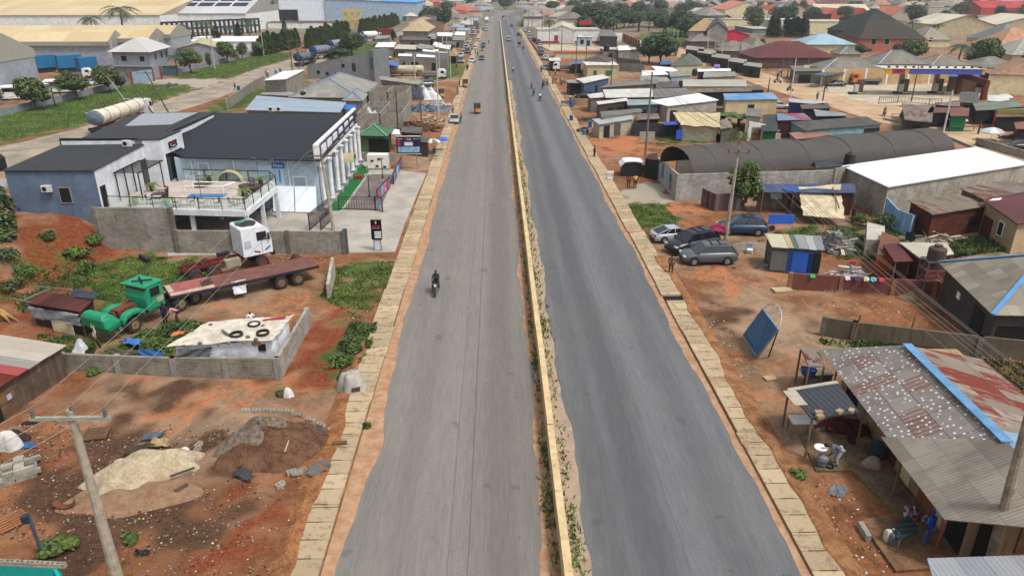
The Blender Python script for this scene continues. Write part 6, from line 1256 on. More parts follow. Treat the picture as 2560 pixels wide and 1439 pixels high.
heap('tarpaulin','slate blue tarpaulin covering a heap behind scrap', 'tarpaulin',G(1035,247),3.6,2.2,2.3,clothm('4c5460',1.1,3),0,3,20,.3,0,2.2);heap('tarpaulin','white tarpaulin covering a heap beside slate blue one', 'tarpaulin',G(1068,247),3.0,2.,2.,clothm('d4d6d8',1.2,3),0,6,20,.3,0,2.2)
HG=leafm('46602c',1.15, '6c8438')
i=0
for a,b,hl_ in (((650,140),(748,117),'narrow columnar tree in front hedge row on far verge'),((768,122),(868,96),'narrow columnar tree in hedge row behind tanker trucks'),((900,92),(985,66),'narrow columnar tree in hedge row by red container'),((655,132),(745,110),'narrow columnar tree in back hedge row on far verge'),((775,112),(870,88),'narrow columnar tree in second row behind tanker trucks'),((905,84),(990,62),'narrow columnar tree in second row by red container')):
 A,B2=G(*a),G(*b);k=int((B2-A).length/2.7)
 for j in range(k+1):
  p=A.lerp(B2,j/max(1,k));tree(hl_,p.x+R.uniform(-.5,.5),p.y+R.uniform(-.5,.5),R.uniform(5.2,7.5), 'conifer',i % 3,1.5,'columnar hedge trees by side road',HG);i += 1
hedge=[o for o in D.objects if o.parent is None and o.get('group')== 'columnar hedge trees by side road' and '_proto' not in o]
for o in hedge: o['auto']=1
for a in (('round dark tree on verge by gatehouse drive',477,184,118, 'round',0,1.04),('round tree right of pale lamp on far verge',570,158,102, 'round',1,1.04),('small round tree between two bigger ones on far verge',607,150,104, 'round',2,.7),('round tree at end of far verge',645,141,102, 'round',0,0.91),('round tree in front of grey warehouse gable',90,275,190, 'round',1,1.1),('wide round tree before white bus',192,250,176, 'round',2,1.23),('round tree beside fallen lamp',272,232,160, 'round',0,1.1),('small tree touching left photo edge on verge',-5,262,215, 'round',1,.9),('slim young tree near entrance apron',525,172,128, 'tall',1,.8),('little round tree beside gate opening',305,228,185, 'round',2,.7),('bushy tree between last tanker and grey tower',880,140,80, 'round',1,1.3),('broad bush left of tall grey tower',850,148,118, 'round',2,2.21),('tall dense tree standing over pale pink house',1112,80,6, 'tall',2,1.0),('dark tree beside red container',985,108,74, 'tall',0,.9),('tree in front of blue roofed white hall, left',672,45,18, 'round',0,1.2),('dark shrubby tree by big road curve',1090,45,22, 'round',1,1.)): tpx(*a[:4],a[4],a[5],a[6],'verge trees',LFD if a[1]>800 else LF)
for i,a in EN(((238,110,18,'palm with drooping crown before cream factory roof'),(318,115,-14,'tallest palm rising out of photo top'),(462,120,40,'dark palm beside navy racks'),(522,120,33,'full crowned palm in front of navy racks'),(578,110,50,'palm between two bigger palms by white rocks'),(628,110,27,'broad palm by solar roof'),(728,42,0,'palm before white hall wall, left'),(783,42,0,'second palm before white hall wall'),(871,42,17,'left one of pair of palms before white hall'),(889,43,18,'right one of pair of palms before white hall'),(140,268,190,'small palm on near verge'),(445,190,122,'small palm at start of far verge'),(798,44,17,'short palm between taller ones'),(1800,20,-5, 'x'))[:13]): tpx(a[3],a[0],a[1],a[2], 'palm',i % 2,1.25,'palms around factories')
for i,a in EN(((452,122,62),(475,122,70),(545,118,65),(600,112,60),(740,60,45),(712,80,50),(995,62,40))): tpx('small dark conifer near the navy racks and halls, %s from the left' % ORDN[i],a[0],a[1],a[2], 'conifer',i % 3,1.6,'small conifers',LFD)
tanker('dark grey tanker truck at head of parked row',G(745,168),15,6.5,1.35, '5d666c', '2f3f63', '3c4044',1.8,True,True,'tanker trucks by hedge',False);tanker('tanker truck with a round navy blue tank end',G(783,150),28,7.5,1.5, '6b7482', '2e3f86', '566070',1.8,True,True,'tanker trucks by hedge',False);tanker('navy ended tanker truck behind first two',G(826,132),28,7.5,1.5, '7c8490', '2c3c80', '4a4e58',1.8,True,True,'tanker trucks by hedge',False);tanker('grey tanker truck half hidden behind bushes',G(870,112),40,7.,1.5, '7a7e80',None, '6a6c70',1.8,True,True,'tanker trucks by hedge',False);tanker('white topped tanker truck near red container',G(905,106),40,8.,1.5, 'd6d4cc', '3e4c74', 'b0b4b4',1.8,True,True,'tanker trucks by hedge',False)
rc=T('container','red shipping container beside white cab', 'container',G(965,95));g=rc.location;ob('body',M(g).box(g+V3((0,0,2.6)),(7,2.5,2.6)),RF('a03638',.1, '8c2e30',.3,5,20,dirt=.2),rc);ob('trailer_frame',M(g).box(g+V3((0,0,1.1)),(7,2.2,.3)),BK,rc);cb_= boxtruck('pale teal truck cab in front of the red container',G(938,98),270,4., 'a8bcb8')
FW_=wallm('8f949c',1.45,.35, '5c606a');FG_=RF('b5b1a4',0, 'a5a196',.3,30,30,dirt=.2);YR=RF('dcc9a0',0, 'd2b888',.5,20,8,dirt=.25,cs=.08);
def gableX(label,x0,x1,y0,y1,e,r,wall=FW_,roof=YR,cat='warehouse',clad=None,group='factory warehouses',ridge_t=.5,skirt=None):
 root=T('warehouse',label,cat,((x0+x1)/2,(y0+y1)/2,0),0,group);ym=lerp(y0,y1,ridge_t);m=M(root.location);m.prism([(x0,y0),(x1,y0),(x1,y1),(x0,y1)],-.1,e-.06);ob('wall',m,wall,root)
 for x in (x0,x1): g_=M(root.location);g_.prism([(x-.1,y0-.3),(x+.1,y0-.3),(x+.1,ym),(x-.1,ym)],e-(skirt or .1),[e,e,r+.5,r+.5]);g_.prism([(x-.1,ym),(x+.1,ym),(x+.1,y1+.3),(x-.1,y1+.3)],e-(skirt or .1),[r+.5,r+.5,e,e]);ob('gable',g_,clad or FG_,root)
 m=M(root.location);m.slab([(x0,y0-.5,e),(x1,y0-.5,e),(x1,ym,r),(x0,ym,r)],.15);m.slab([(x1,y1+.5,e),(x0,y1+.5,e),(x0,ym,r),(x1,ym,r)],.15);ob('roof',m,roof,root)
 if skirt: ob('fascia',M(root.location).box(((x0+x1)/2,y0-.62,e-skirt/2),(x1-x0,.1,skirt)),clad or FG_,root)
 return root
g=G(107,228);gableX('grey warehouse with a pale cladded gable nearest verge',g.x-140,g.x,g.y-19,g.y,9.2,12.6,skirt=1.7)
g=G(270,104,7.);gableX('low grey warehouse with a cream roof behind blue containers',g.x-180,g.x,g.y,g.y+11,7.,9.4,skirt=1.2)
g=G(372,96,7.5);gableX('long cream roofed shed, second row behind containers',g.x-240,g.x,g.y,g.y+13,7.5,9.6,skirt=1.2);g=G(425,86,8.);gableX('long cream roofed shed, third row behind containers',g.x-300,g.x,g.y,g.y+16,8.,10.3,skirt=1.2)
g=G(400,38,9.);gableX('huge yellowish factory roof stretching along skyline',g.x-420,g.x,g.y,g.y+80,9.,17,wall=WHITE,clad=wallm('b0a08c',1.2),ridge_t=.75);m=M()
g=G(585,34,9.);sr=gableX('white roofed factory wing carrying rows of solar panels',g.x-42,g.x+6,g.y,g.y+60,9.,16,wall=WHITE,roof=RF('cfd0d0',0, 'bcbec0',.5,20,8,dirt=.2,cs=.1))
for r_ in range(2):
 for k in range(4):
  x=g.x-32+k*9;y=g.y+15+9*r_*0+(8 if r_ else-2);z=9+7*(y-g.y)/30+.3;ob('solar_panel',M(sr.location).slab([(x,y,z),(x+7.4,y,z),(x+7.4,y+6,z+1.4),(x,y+6,z+1.4)],.2),blockm('39424f',.9,1.6,2.2,2.5,0),sr)
def wboxb(label,px0,px1,py,top,depth,wall,roof=None,cat='building',rh=None,knd='flat',name=None,group=None,op=(),over=.3,cap=None,hb=None):
 """building whose near wall stands on photo line py from px0 to px1, its eave at photo height top"""
 a,b=G(px0,py),G(px1,py);h=hb or HT((px0+px1)/2,py,top);P=[(a.x,a.y,h),(b.x,b.y,h),(b.x,b.y+depth,h),(a.x,a.y+depth,h)]
 return bld(label,P,h,knd,rh and h+rh,wall,roof or GRYR,over,cat,name,group,op,cap=cap)
gh=bld('two-storey grey gatehouse with a pale hipped roof and railed balcony',(267,130,376,131,430,117,330,116),[6.6]*4, 'hip',9.6,FW_,RF('cfcdc8',0, 'c0beb8',.4,20,20,dirt=.1,cs=.08),.9, 'gatehouse',op=[(0,.3,1.4,1.4,4.2,DARK, 'window'),(0,.8,1.2,1.3,4.2,DARK, 'window'),(1,.3,1.,1.3,4.4,DARK, 'window'),(1,.6,1.3,1.3,4.4,DARK, 'window'),(1,.85,1.3,1.3,4.4,DARK, 'window')]);P= corners((267,130,376,131,430,117,330,116),6.6);m=M(gh.location);m.prism([P[0],P[1],P[1]+V3((0,1.4,0)),P[0]+V3((0,1.4,0))],3.0,3.3);[m.bar(P[0]+V3((0,0,z-6.6)),P[1]+V3((0,0,z-6.6)),.07)for z in (3.7,4.0,4.3)];ob('balcony',m,FW_,gh)
for i,(a,b,c_,lb)in EN(((98,145,166,'blue shipping container behind white lorry cab'),(150,212,166,'blue shipping container standing in middle of yard'),(205,250,172,'blue shipping container at right of stack'))):
 A,B2=G(a,c_+18),G(b,c_+14);h=2.7;ct=T('container',lb, 'container',A+V3((0,0,1.2)),0,'blue containers in the factory yard');m=M(ct.location);u=(B2-A).normalized();v=V3((-u.y,u.x,0))*2.6;m.prism([A,B2,B2+v,A+v],1.3,4.6);ob('body',m,RF('2f78a8',0, '286c9a',.35,9,30,dirt=.15),ct);ob('trailer_frame',M(ct.location).prism([A+v*.1,B2+v*.1,B2+v*.9,A+v*.9],.3,1.28),BK,ct)
boxtruck('white lorry cab among blue containers',G(200,196),80,6., 'dfe3e6');
def bus(label,px,py,deg,L=9,c_='dfe0dc'):
 g=G(px,py);root=T('bus',label, 'bus',g,-math.radians(deg),w=0);R_=lambda y,a,b:[(-1.2,y,a),(1.2,y,a),(1.2,y,b-.15),(1.05,y,b),(-1.05,y,b),(-1.2,y,b-.15)];m=M();loft(m,[R_(-L/2,.5,2.9),R_(-L/2+.3,.4,3.0),R_(L/2-.4,.4,3.0),R_(L/2,.5,2.7)]);ob('body',m,PM(c_,.45,.06,1.25,.5),root)
 for s in (-1,1): ob('window_band',M().box((s*1.2,0,2.15),(.05,L-1.2,.8)),WIN,root)
 ob('windscreen',M().box((0,L/2,2.0),(2.1,.1,1.)),WIN,root);axle(root,L/2-1.6,2.3,.48,False,RIM);axle(root,-L/2+2,2.3,.48,True,RIM);return root
bus('white coach half hidden by verge trees',68,248,250);bus('second white coach in yard between two trees',165,232,250,8);car('white car inside fence beside round tree', 'sedan',243,212,200, 'dcdedf',None,1.1)
fe=WL('long grey factory fence wall along near verge',(-200,318,0,290,155,255,265,226,322,212),1.3,wallm('82888e',1.3,.4, '55504c'),.2, 'fence', 'fence',pillars=7.);P=PX(-200,318,0,290,155,255,265,226,322,212);m=M(fe.location)
for a,b in zip(P,P[1:]):
 for z in (1.7,2.3,2.9): m.bar(a+V3((0,0,z)),b+V3((0,0,z)),.06)
 k=int((b-a).length/7)
 for j in range(k+1): p=a.lerp(b,j/max(1,k));m.bar(p,p+V3((0,0,3.1)),.14)
ob('rails',m,PM('7d848c',.6),fe)
fe=WL('grey factory fence wall along far verge',(428,186,500,170,640,138,720,122),1.2,wallm('82888e',1.3,.4, '55504c'),.2, 'fence', 'fence',pillars=8.);P=PX(428,186,500,170,640,138,720,122);m=M(fe.location)
for a,b in zip(P,P[1:]):
 for z in (1.7,2.4): m.bar(a+V3((0,0,z)),b+V3((0,0,z)),.07)
 k=int((b-a).length/8)
 for j in range(k+1): p=a.lerp(b,j/max(1,k));m.bar(p,p+V3((0,0,2.6)),.15)
ob('rails',m,PM('9aa0a6',.6),fe)
gt2=T('gate','grey sheet metal gate with red posts at gatehouse', 'gate',G(372,205));m=M(gt2.location);a,b=G(332,212),G(385,203);m.bar(a+V3((0,0,1.5)),b+V3((0,0,1.5)),.1,2.8);ob('leaf',m,PM('7f96a6',.6,.1,1.3),gt2)
for a in (a,b,G(405,198)): ob('post',M(gt2.location).box(a+V3((0,0,1.6)),(.4,.4,3.2)),PM('9c3c3c',.7),gt2)
wboxb('low red and teal panels of yard beside gatehouse',405,445,190,165,2,PM('5f7f84',.7,.3,1.2),None, 'shed');wboxb('long low white wall beyond far verge trees',430,640,128,104,30,WHITE,WR, 'building');bld('shed with a sloping cream roof behind far verge',(437,122,555,122,552,108,470,108),[3.8]*4, 'gable',5.6,FW_,RF('c4bd94',0, 'b5ae86',.4,20,20,dirt=.2),.4, 'shed')
nr=T('storage_rack','navy storage racks lined up behind dark palms', 'rack',G(500,96));m=M(nr.location);a,b=G(410,96),G(650,82)
for k in range(22): p=a.lerp(b,k/21);m.box(p+V3((0,0,3.5)),(.8,1.,7));
for z in (3.6,6.6): m.bar(a+V3((0,0,z)),b+V3((0,0,z)),1.,.8)
ob('frame',m,PM('2c3448',.7),nr);
wboxb('huge white factory hall filling upper left skyline',700,948,52,14,60,wallm('e4e8f0',1.3,.1),WR, 'hall',op=[(0,.08,14,7,0,DARK, 'doorway')],hb=14);a=G(948,52);bld('wing of the white hall under a bright blue roof',[(a.x-36,a.y-1,14),(a.x+26,a.y-1,11.5),(a.x+26,a.y+75,11.5),(a.x-36,a.y+75,17)],[14,11.5,11.5,17], 'mono',None,wallm('9fb0c4',1.3),PM('3d9bd8',.5,.06,1.1),.5, 'hall');wboxb('beige office block before white hall',762,805,48,30,20,CREAM,GRYR);wboxb('blue and grey office block before white hall',802,905,48,31,14,PM('4f7eae',.7,.2,1.2),GRYR);wboxb('long white sided shed with a rust band in front of the white hall',668,850,72,56,12,WHITE,MAR, 'shed');yg=T('gantry','bright yellow loading gantry behind hedge', 'gantry',G(882,66));g=yg.location;m=M(g)
for x in (-4,0,4): m.box(g+V3((x,0,4)),(1.4,1.4,8))
m.box(g+V3((0,0,8)),(10,2,1.6));m.box(g+V3((0,0,4)),(10,2,1));ob('frame',m,PM('d8b03c',.6,.1,1.2),yg)
bld('shop house with a beige hipped roof and a white sheeted corner',(1002,78,1072,79,1090,68),[4.]*3, 'hip',8.,BLK,RF('c9b38c',0, 'bda680',.3,3,2,dirt=.2),.8, 'house',hipf=.45);bld('dark roofed pink house beside tall dense tree',(1052,56,1112,60,1120,50),[4.5]*3, 'gable',6,PM('c9a08c',.8,.1,1.3),DKR,.4, 'house');bld('low pink house further along road',(1020,52,1100,47,1104,40),[5]*3, 'gable',7,PM('c8a796',.8,.1,1.3),DKR,.4, 'house')
K=[((937,118,985,118,990,106),WR,'white sheeted roof slanting beside bushes'),((985,122,1040,124,1045,113),CRM,'low cream sheet roof in yard behind long wall'),((1038,120,1082,126,1090,115),GRYR,'grey blue sheet roof in yard behind long wall'),((1055,128,1094,131,1097,124),WR,'small bright white sheet roof in block yard'),((1080,116,1125,124,1128,112),WR,'white sheet roof over roadside workshop'),((1085,134,1118,137,1120,131),WR,'small white sheet roof near thatched stall'),((1088,90,1130,91,1133,82),WR,'white roof kiosk row beside road, near one'),((1130,100,1160,101,1162,92),GRYR,'grey awning of roadside stalls'),((1135,88,1162,89,1164,80),WR,'white awning of roadside stalls'),((1140,76,1175,77,1177,70),BLR,'pale blue awning of roadside stalls'),((1128,68,1160,69,1163,60),BLR,'blue grey shop roof near tall tree'),((1150,62,1182,62,1184,52),CRM,'yellowish shop awning by road'),((1165,52,1195,52,1197,44),BLR,'pale blue shop roof further up road'),((1105,112,1140,113,1142,104),DKR,'dark stall roof by roadside cars'),((935,98,970,96,975,88),GRYR,'grey yard roof beside red container'),((1000,100,1075,101,1078,92),DKR,'dark low roof in front of beige hipped house'),((1068,96,1090,98,1094,86),GRYR,'grey gabled shed behind long wall')]
for c_,rf,lb in K: bld('shed under a '+lb,c_,[2.9]*3, 'mono',None,R.choice([BLK,BLKD,PM('6b625a',.9),CREAM]),rf,.3, 'shed',group='roadside sheds left of road',op=[(0,.4,1.6,1.9,.1,DARK, 'opening')])
bld('thatched stall beside parked white car',(1120,140,1142,141,1146,131),[2.3]*3, 'hip',3.9,DARK,PM('a8906c',.95,.2,1.1),.2, 'stall',post=True)
for i,a in EN(((996,340,225,'slender dark pole behind kiosk'),(1056,355,217,'orange brown wooden pole beside billboard'),(1097,296,146,'pale concrete pole beside timber'),(1040,240,141,'thin grey pole with a lamp dish behind tarpaulins'),(1127,197,110,'pale pole at corner of grass plot'),(1099,182,105,'grey pole beside white truck'),(1118,150,92,'pole in front of grey roofless building'),(1107,130,88,'thin pole above roadside sheds'),(1134,85,40,'pole by tall dense tree'),(1150,80,42,'second pole by tall dense tree'),(1173,118,62,'pale pole beside roadside cars'),(1188,60,14,'far pole on left roadside'),(1196,50,12,'farther pole on left roadside'),(1202,46,10,'farthest pole on left roadside'),(731,178,100,'dark wooden pole by tanker trucks'),(748,172,98,'second dark wooden pole by tanker trucks'),(758,118,57,'white lamp pole behind hedge'),(538,172,70,'tall white pole on far verge'),(660,140,62,'white lamp mast at hedge end'),(292,180,96,'grey lamp mast beside gatehouse'),(405,160,95,'grey lamp mast right of gatehouse'))): pole(a[3],a[0],a[1],a[2],2. if i in (0,14,15,16)else None,'poles left of the road',PM('8a5c3c',.9)if i == 1 else (PM('4f463e',.9,.2,1.1)if i in (0,14,15)else PM('b3aea4',.8,.1,1.3)),.14 if i<7 else .17)
sp2=pole('leaning twin leg pole with crossarms beside side road',392,297,172,3.2,None,PM('5e5346',.9,.2,1.1),.16,(-4.2,0));pole('second leaning pole of the pair beside the side road',423,283,178,3.2,None,PM('5e5346',.9,.2,1.1),.16,(-3.,0));pole('pale thin leaning lamp mast on the verge',320,258,190,None,None,PM('b3aea4',.8,.1,1.3),.09,(-3.2,0));tag(ob('fallen_lamp',M().box(G(222,283,1.),(1.1,.4,.12)),PM('cfd4d8',.4)),'white lamp head lying on near verge', 'lamp head');tag(ob('fallen_lamp',M().box(G(318,248,.6),(1.6,.4,.15)),PM('cfd4d8',.4)),'white lamp head lying beside leaning mast', 'lamp head')
junk('grey branches and cuttings piled on verge tip',432,218,3.4,1.6,1.,60,12,('8d857c', '6f6a60', '4a5434'),1.8, 'brush_pile', 'brush pile')
person('person in dark clothes crossing side road', 'walk',588,226,120, '6a3a48', '3a3038',None,1.05);person('person in red standing by blue drums', 'stand',666,192,180, 'b8404a', '5a6a88');person('person in white beside one in red', 'stand',671,192,200, 'd8dade', '6a7488')
for i,(a,b,lb)in EN(((597,226,'small blue drum on side road near walking person'),(690,184,'blue drum standing in side road, left one'),(701,180,'blue drum standing in side road, right one'),(669,193,'short blue drum beside two standing people'),(766,160,'black drum near dark tanker truck'))): g=G(a,b);tag(ob('drum',M().lathe([(.32,0),(.34,.05),(.32,.3),(.34,.45),(.32,.6),(.33,.95)],g,12),PM('2c3f78' if i in (0,4)else '3f6f9a',.5)),lb, 'drum','drums on the side road')
car('silver sedan stopped beside left drain covers', 'hatch',1137,306,180, 'b4bcc0');person('person in dark clothes at door of silver sedan', 'stand',1153,307,270, '2c2c34', '24242c');person('person walking behind silver sedan', 'walk',1132,285,180, 'a86a8c', '3a3a50');
car('white car parked with its nose to camera by stalls', 'sedan',1180,156,185, 'd8dcdc');car('dark saloon car standing in left carriageway', 'sedan',1204,150,180, '3a3c42');car('white hatchback parked side-on beside thatched stall', 'hatch',1144,158,270, 'd4d8da');car('pale car under awnings behind thatched stall', 'sedan',1166,128,200, 'c4c8ca');car('silver car on sandy roadside', 'sedan',1186,124,170, 'b8bcbe');car('taxi yellow car near stalls', 'sedan',1172,114,200, 'c89a3c');car('silver car at far left roadside', 'sedan',1215,64,180, 'c4c8ca');car('white van at far left roadside', 'bus',1217,50,180, 'dcdee0');car('maroon pickup in grass plot yard', 'suv',1062,218,250, '6a6f78');car('white estate car inside block yard', 'hatch',964,148,100, 'c8cccc');car('red car by far stalls', 'hatch',1195,84,180, 'a85a5a');car('grey car by far stalls', 'sedan',1208,76,180, '7c8084');car('silver car beyond taxi yellow one', 'sedan',1195,104,185, 'b0b4b4');boxtruck('white box truck on far left roadside',G(1217,56),180,6.5, 'dfe0e0',WHT)
for i,(a,b,sh)in EN(((1167,178, '2a2a30'),(1170,176, '30303a'),(1149,218, '26262c'),(1176,143, '34343c'),(1194,142, '4a3a34'),(1188,136, '8a8a90'),(1141,170, '9a9aa4'))): person('person %s' %('standing on drain covers in black','stepping along drain covers behind another in black','in dark clothes near yellow tricycle on pavement','standing between white and dark cars','talking beside dark saloon car','in grey behind white car','in pale clothes on green plot')[i],('stand', 'walk')[i % 2],a,b,180+i*40,sh, '2a2a34',None,1.08)
def keke(label,px,py,deg,colr='c98a2c',black=True):
 g=G(px,py);root=T('tricycle',label,'motor tricycle',(g.x,g.y,.02),-math.radians(deg),'yellow motor tricycles',False);Y_=PM(colr,.5,.1,1.2);R_=lambda y,w,a,b:[(-w,y,a),(w,y,a),(w,y,b),(-w,y,b)]
 m=M();loft(m,[R_(-1.3,.62,.35,.95),R_(.3,.65,.3,.9),R_(.75,.45,.35,.95),R_(1.25,.22,.45,.95)]);ob('body',m,Y_,root);m=M();loft(m,[R_(-1.3,.62,1.62,1.72),R_(-1.2,.64,1.68,1.8),R_(.3,.62,1.68,1.8),R_(.7,.5,1.55,1.62)]);m.prism([(-.62,-1.32),(.62,-1.32),(.62,-1.27),(-.62,-1.27)],.9,1.65);ob('hood',m,BK if black else Y_,root)
 for s in (-1,1):
  for y in (-1.25,-.2,.6): ob('pillar',M().bar((s*.6,y,.85),(s*(.6 if y<.5 else .45),y,1.65),.05),BK,root)
  w=M();w.lathe([(.15,s*.62-.05),(.22,s*.62-.05),(.22,s*.62+.05),(.15,s*.62+.05)],(0,-.9,.23),12, 'X');ob('wheel',w,TYRE,root)
 ob('windscreen',M().slab([(-.45,.74,.95),(.45,.74,.95),(.45,.66,1.58),(-.45,.66,1.58)],.03),WIN,root);ob('seat',M().box((0,-.7,.75),(1.1,.5,.4)),PM('6a2c24',.8),root);w=M();w.lathe([(.15,-.05),(.22,-.05),(.22,.05),(.15,.05)],(0,1.05,.23),12, 'X');ob('wheel',w,TYRE,root);ob('headlight',M().lathe([(.08,1.24),(.08,1.3),(.02,1.32)],(0,0,.8),10, 'Y'),WHT,root);return root
keke('yellow and black tricycle driving towards camera on left carriageway',1193,284,180);keke('yellow tricycle parked among tarpaulins by left road',1104,245,170, 'c9a02c');keke('small yellow tricycle at edge of left carriageway',1163,219,180);keke('yellow tricycle far up right carriageway',1298,117,0, 'b88a2c');keke('tricycle further up left carriageway',1207,128,180)
for a in (('black motorcycle with two riders coming down left carriageway',1090,733,180, '23252c',(('rider in navy and white striped top on nearest motorcycle', '2b3250', '2c2e3a', '17171a'),('passenger in black behind nearest rider', '22222a', '2a2a30', '101012'))),('motorcycle far up left carriageway',1222,110,180, '3a2c2c',(('rider in dark clothes far up left carriageway', '3a3c44', '2c2c34',None),)),('red motorcycle leading three on right carriageway',1329,222,0, '9c2c34',(('rider in pink red shirt leading three motorcycles', 'c83c54', '2c3a5c', '202024'),)),('dark motorcycle in middle of three on right carriageway',1334,240,0, '30302c',(('rider in grey in middle of three motorcycles', '4a4c54', '26262c', '5a1c1c'),)),('motorcycle nearest camera of three on right carriageway',1350,252,0, '2c2c34',(('rider in white shirt on last of three motorcycles', 'dcdee4', '2c2c34', '26262c'),)),('motorcycle beside barrier on right carriageway',1283,182,0, '6a6c70',(('rider in white beside barrier', 'c8cacc', '34343c',None),)),('motorcycle hugging right road edge, left of two',1360,214,0, '5a3c34',(('rider in brown at right road edge', '8a6a5c', '34343c',None),)),('motorcycle hugging right road edge, right of two',1368,213,0, '3c3c44',(('rider in grey at right road edge', '7c7068', '34343c',None),)),('motorcycle at road edge by orange tricycle',1353,180,0, '4a2c2c',(('rider in maroon at road edge', '5c3838', '34343c',None),)),('motorcycle far up right carriageway beyond tricycle',1303,96,0, '34343c',(('rider in black far up right carriageway', '24242c', '24242c',None),)),('motorcycle behind far tricycle',1308,126,0, '34343c',(('rider in dark green behind far tricycle', '2c3a34', '24242c',None),)),('motorcycle crawling along left pavement',1144,238,180, '5a4a54',(('rider in grey blue on left pavement', '6a7080', '34343c',None),))): moto(*a[:5],a[5],'motorcycles on the road')
n=N('spotted_sheeting');uv=n.uvw();p=n.pos();vo=n.n('TexVoronoi',voronoi_dimensions='2D');vo.inputs['Scale'].default_value =2.7;vo.inputs['Randomness'].default_value =.75;n.l(uv,vo.inputs['Vector'])
c=lin('a39b93');br=n.brick(uv,2.,1.15,mul(c,.8),mul(c,1.12),mul(c,.4),.025,0,.1,0.)
a=n.noise(p,.8,6,.7);col=n.mix(n.mu(n.ss(a,.42,.68),.6),br.outputs[0],mul(c,.5))
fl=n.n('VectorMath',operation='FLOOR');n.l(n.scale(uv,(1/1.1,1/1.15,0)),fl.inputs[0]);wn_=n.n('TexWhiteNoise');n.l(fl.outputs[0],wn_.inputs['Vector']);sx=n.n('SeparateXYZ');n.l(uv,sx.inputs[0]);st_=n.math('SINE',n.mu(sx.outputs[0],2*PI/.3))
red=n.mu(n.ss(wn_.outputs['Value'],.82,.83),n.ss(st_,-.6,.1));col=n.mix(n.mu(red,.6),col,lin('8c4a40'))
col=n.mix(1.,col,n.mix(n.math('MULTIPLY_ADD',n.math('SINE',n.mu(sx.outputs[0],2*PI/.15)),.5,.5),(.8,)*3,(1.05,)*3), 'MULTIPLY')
col=n.mix(n.mu(n.ss(vo.outputs['Distance'],.18,.13),n.ss(n.noise(p,1.1,3,.7),.43,.5)),col,lin('e6e4de',1.1));n.out(col,.8,.1);SPOT=n.m
OLD=RF('a0978a',.0, '857d72',.16,1.2,2.1,dirt=.7,cs=.14);RSTR=RF('a69a8c',.62, '8a7a6c',.3,2.2,.95,dirt=.4,rustc='7a3526',cs=.2)
A,B2,C,E_=G(2048,872,2.55),G(2376,1298,2.55),G(2266,862,4.3),G(2455,897,2.6);dAB=B2-A;dAB.z=0
shp=T('shop_row','long shop building under spotted grey sheeting with a blue ridge strip', 'shop',((A.x+C.x)/2,(A.y+B2.y)/2,0));Dd=C+dAB;F_=E_+dAB
def mix3(a,b,t): return a.lerp(b,t)
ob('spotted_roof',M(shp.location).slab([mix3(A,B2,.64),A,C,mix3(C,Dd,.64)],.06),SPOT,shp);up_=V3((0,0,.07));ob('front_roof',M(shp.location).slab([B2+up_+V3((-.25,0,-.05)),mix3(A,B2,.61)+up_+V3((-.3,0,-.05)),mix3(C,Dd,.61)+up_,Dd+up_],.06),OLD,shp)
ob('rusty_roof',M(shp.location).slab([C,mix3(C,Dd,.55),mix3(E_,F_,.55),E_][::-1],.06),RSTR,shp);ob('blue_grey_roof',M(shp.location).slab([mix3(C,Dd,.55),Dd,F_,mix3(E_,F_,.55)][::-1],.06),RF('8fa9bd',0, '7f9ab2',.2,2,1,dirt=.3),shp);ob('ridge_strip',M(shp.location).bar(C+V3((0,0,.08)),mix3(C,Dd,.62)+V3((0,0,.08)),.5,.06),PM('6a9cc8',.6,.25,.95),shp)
u=dAB.normalized();v=V3((-u.y,u.x,0));v=v if v.x>0 else-v;w0=A+v*1.5+u*.4;w1=B2+v*1.2-u*.4;w3=w0+v*6.2;w2=w1+v*7.;ob('wall',M(shp.location).prism([w0,w1,w2,w3],-.1,[2.9,2.8,2.8,2.9]),wallm('a08768',1.25,.6, '5a4636'),shp);m=M(shp.location);m.q([w0+V3((0,0,.3)),w3+V3((0,0,.3)),(w0+w3)/2+V3((0,0,.6))]);m.q([w1+V3((0,0,.2)),w2+V3((0,0,.2)),(w1+w2)/2+V3((0,0,.6))]);ob('gable',m,DARK,shp)
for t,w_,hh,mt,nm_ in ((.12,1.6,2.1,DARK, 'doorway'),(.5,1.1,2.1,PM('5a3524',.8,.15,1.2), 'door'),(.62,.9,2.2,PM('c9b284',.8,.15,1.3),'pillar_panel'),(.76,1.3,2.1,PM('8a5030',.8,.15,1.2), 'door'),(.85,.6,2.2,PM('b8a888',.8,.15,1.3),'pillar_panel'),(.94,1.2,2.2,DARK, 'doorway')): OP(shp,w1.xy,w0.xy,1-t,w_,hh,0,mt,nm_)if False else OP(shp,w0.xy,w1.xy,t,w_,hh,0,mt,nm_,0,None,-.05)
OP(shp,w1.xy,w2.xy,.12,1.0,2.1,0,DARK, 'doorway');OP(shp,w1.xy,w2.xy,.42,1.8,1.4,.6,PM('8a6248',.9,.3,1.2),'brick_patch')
for t in (.16,.42,.7): p=A.lerp(B2,t)+v*.15;ob('post',M(shp.location).bar((p.x,p.y,0),(p.x,p.y,2.5),.08),WOOD,shp)
tag(ob('red_post',M().bar(G(2322,1420),G(2362,1302,2.5),.07),PM('8a3830',.7)),'red brown post slanting up to shop eave corner', 'post')
kind(ob('terrace_floor',M().prism([G(2150,1308),G(2212,1290),G(2330,1295),G(2420,1400),G(2330,1425),G(2238,1432)],.0,.16,False),earthm('7c5c44', 'a3805f',1.2)));kind(ob('veranda_floor',M().prism([G(2000,1090),G(2080,1060),G(2200,1150),G(2330,1300),G(2250,1300),G(2130,1180),G(2040,1180)],.0,.1,False),earthm('6e5a48', '9c8468',1.2)))
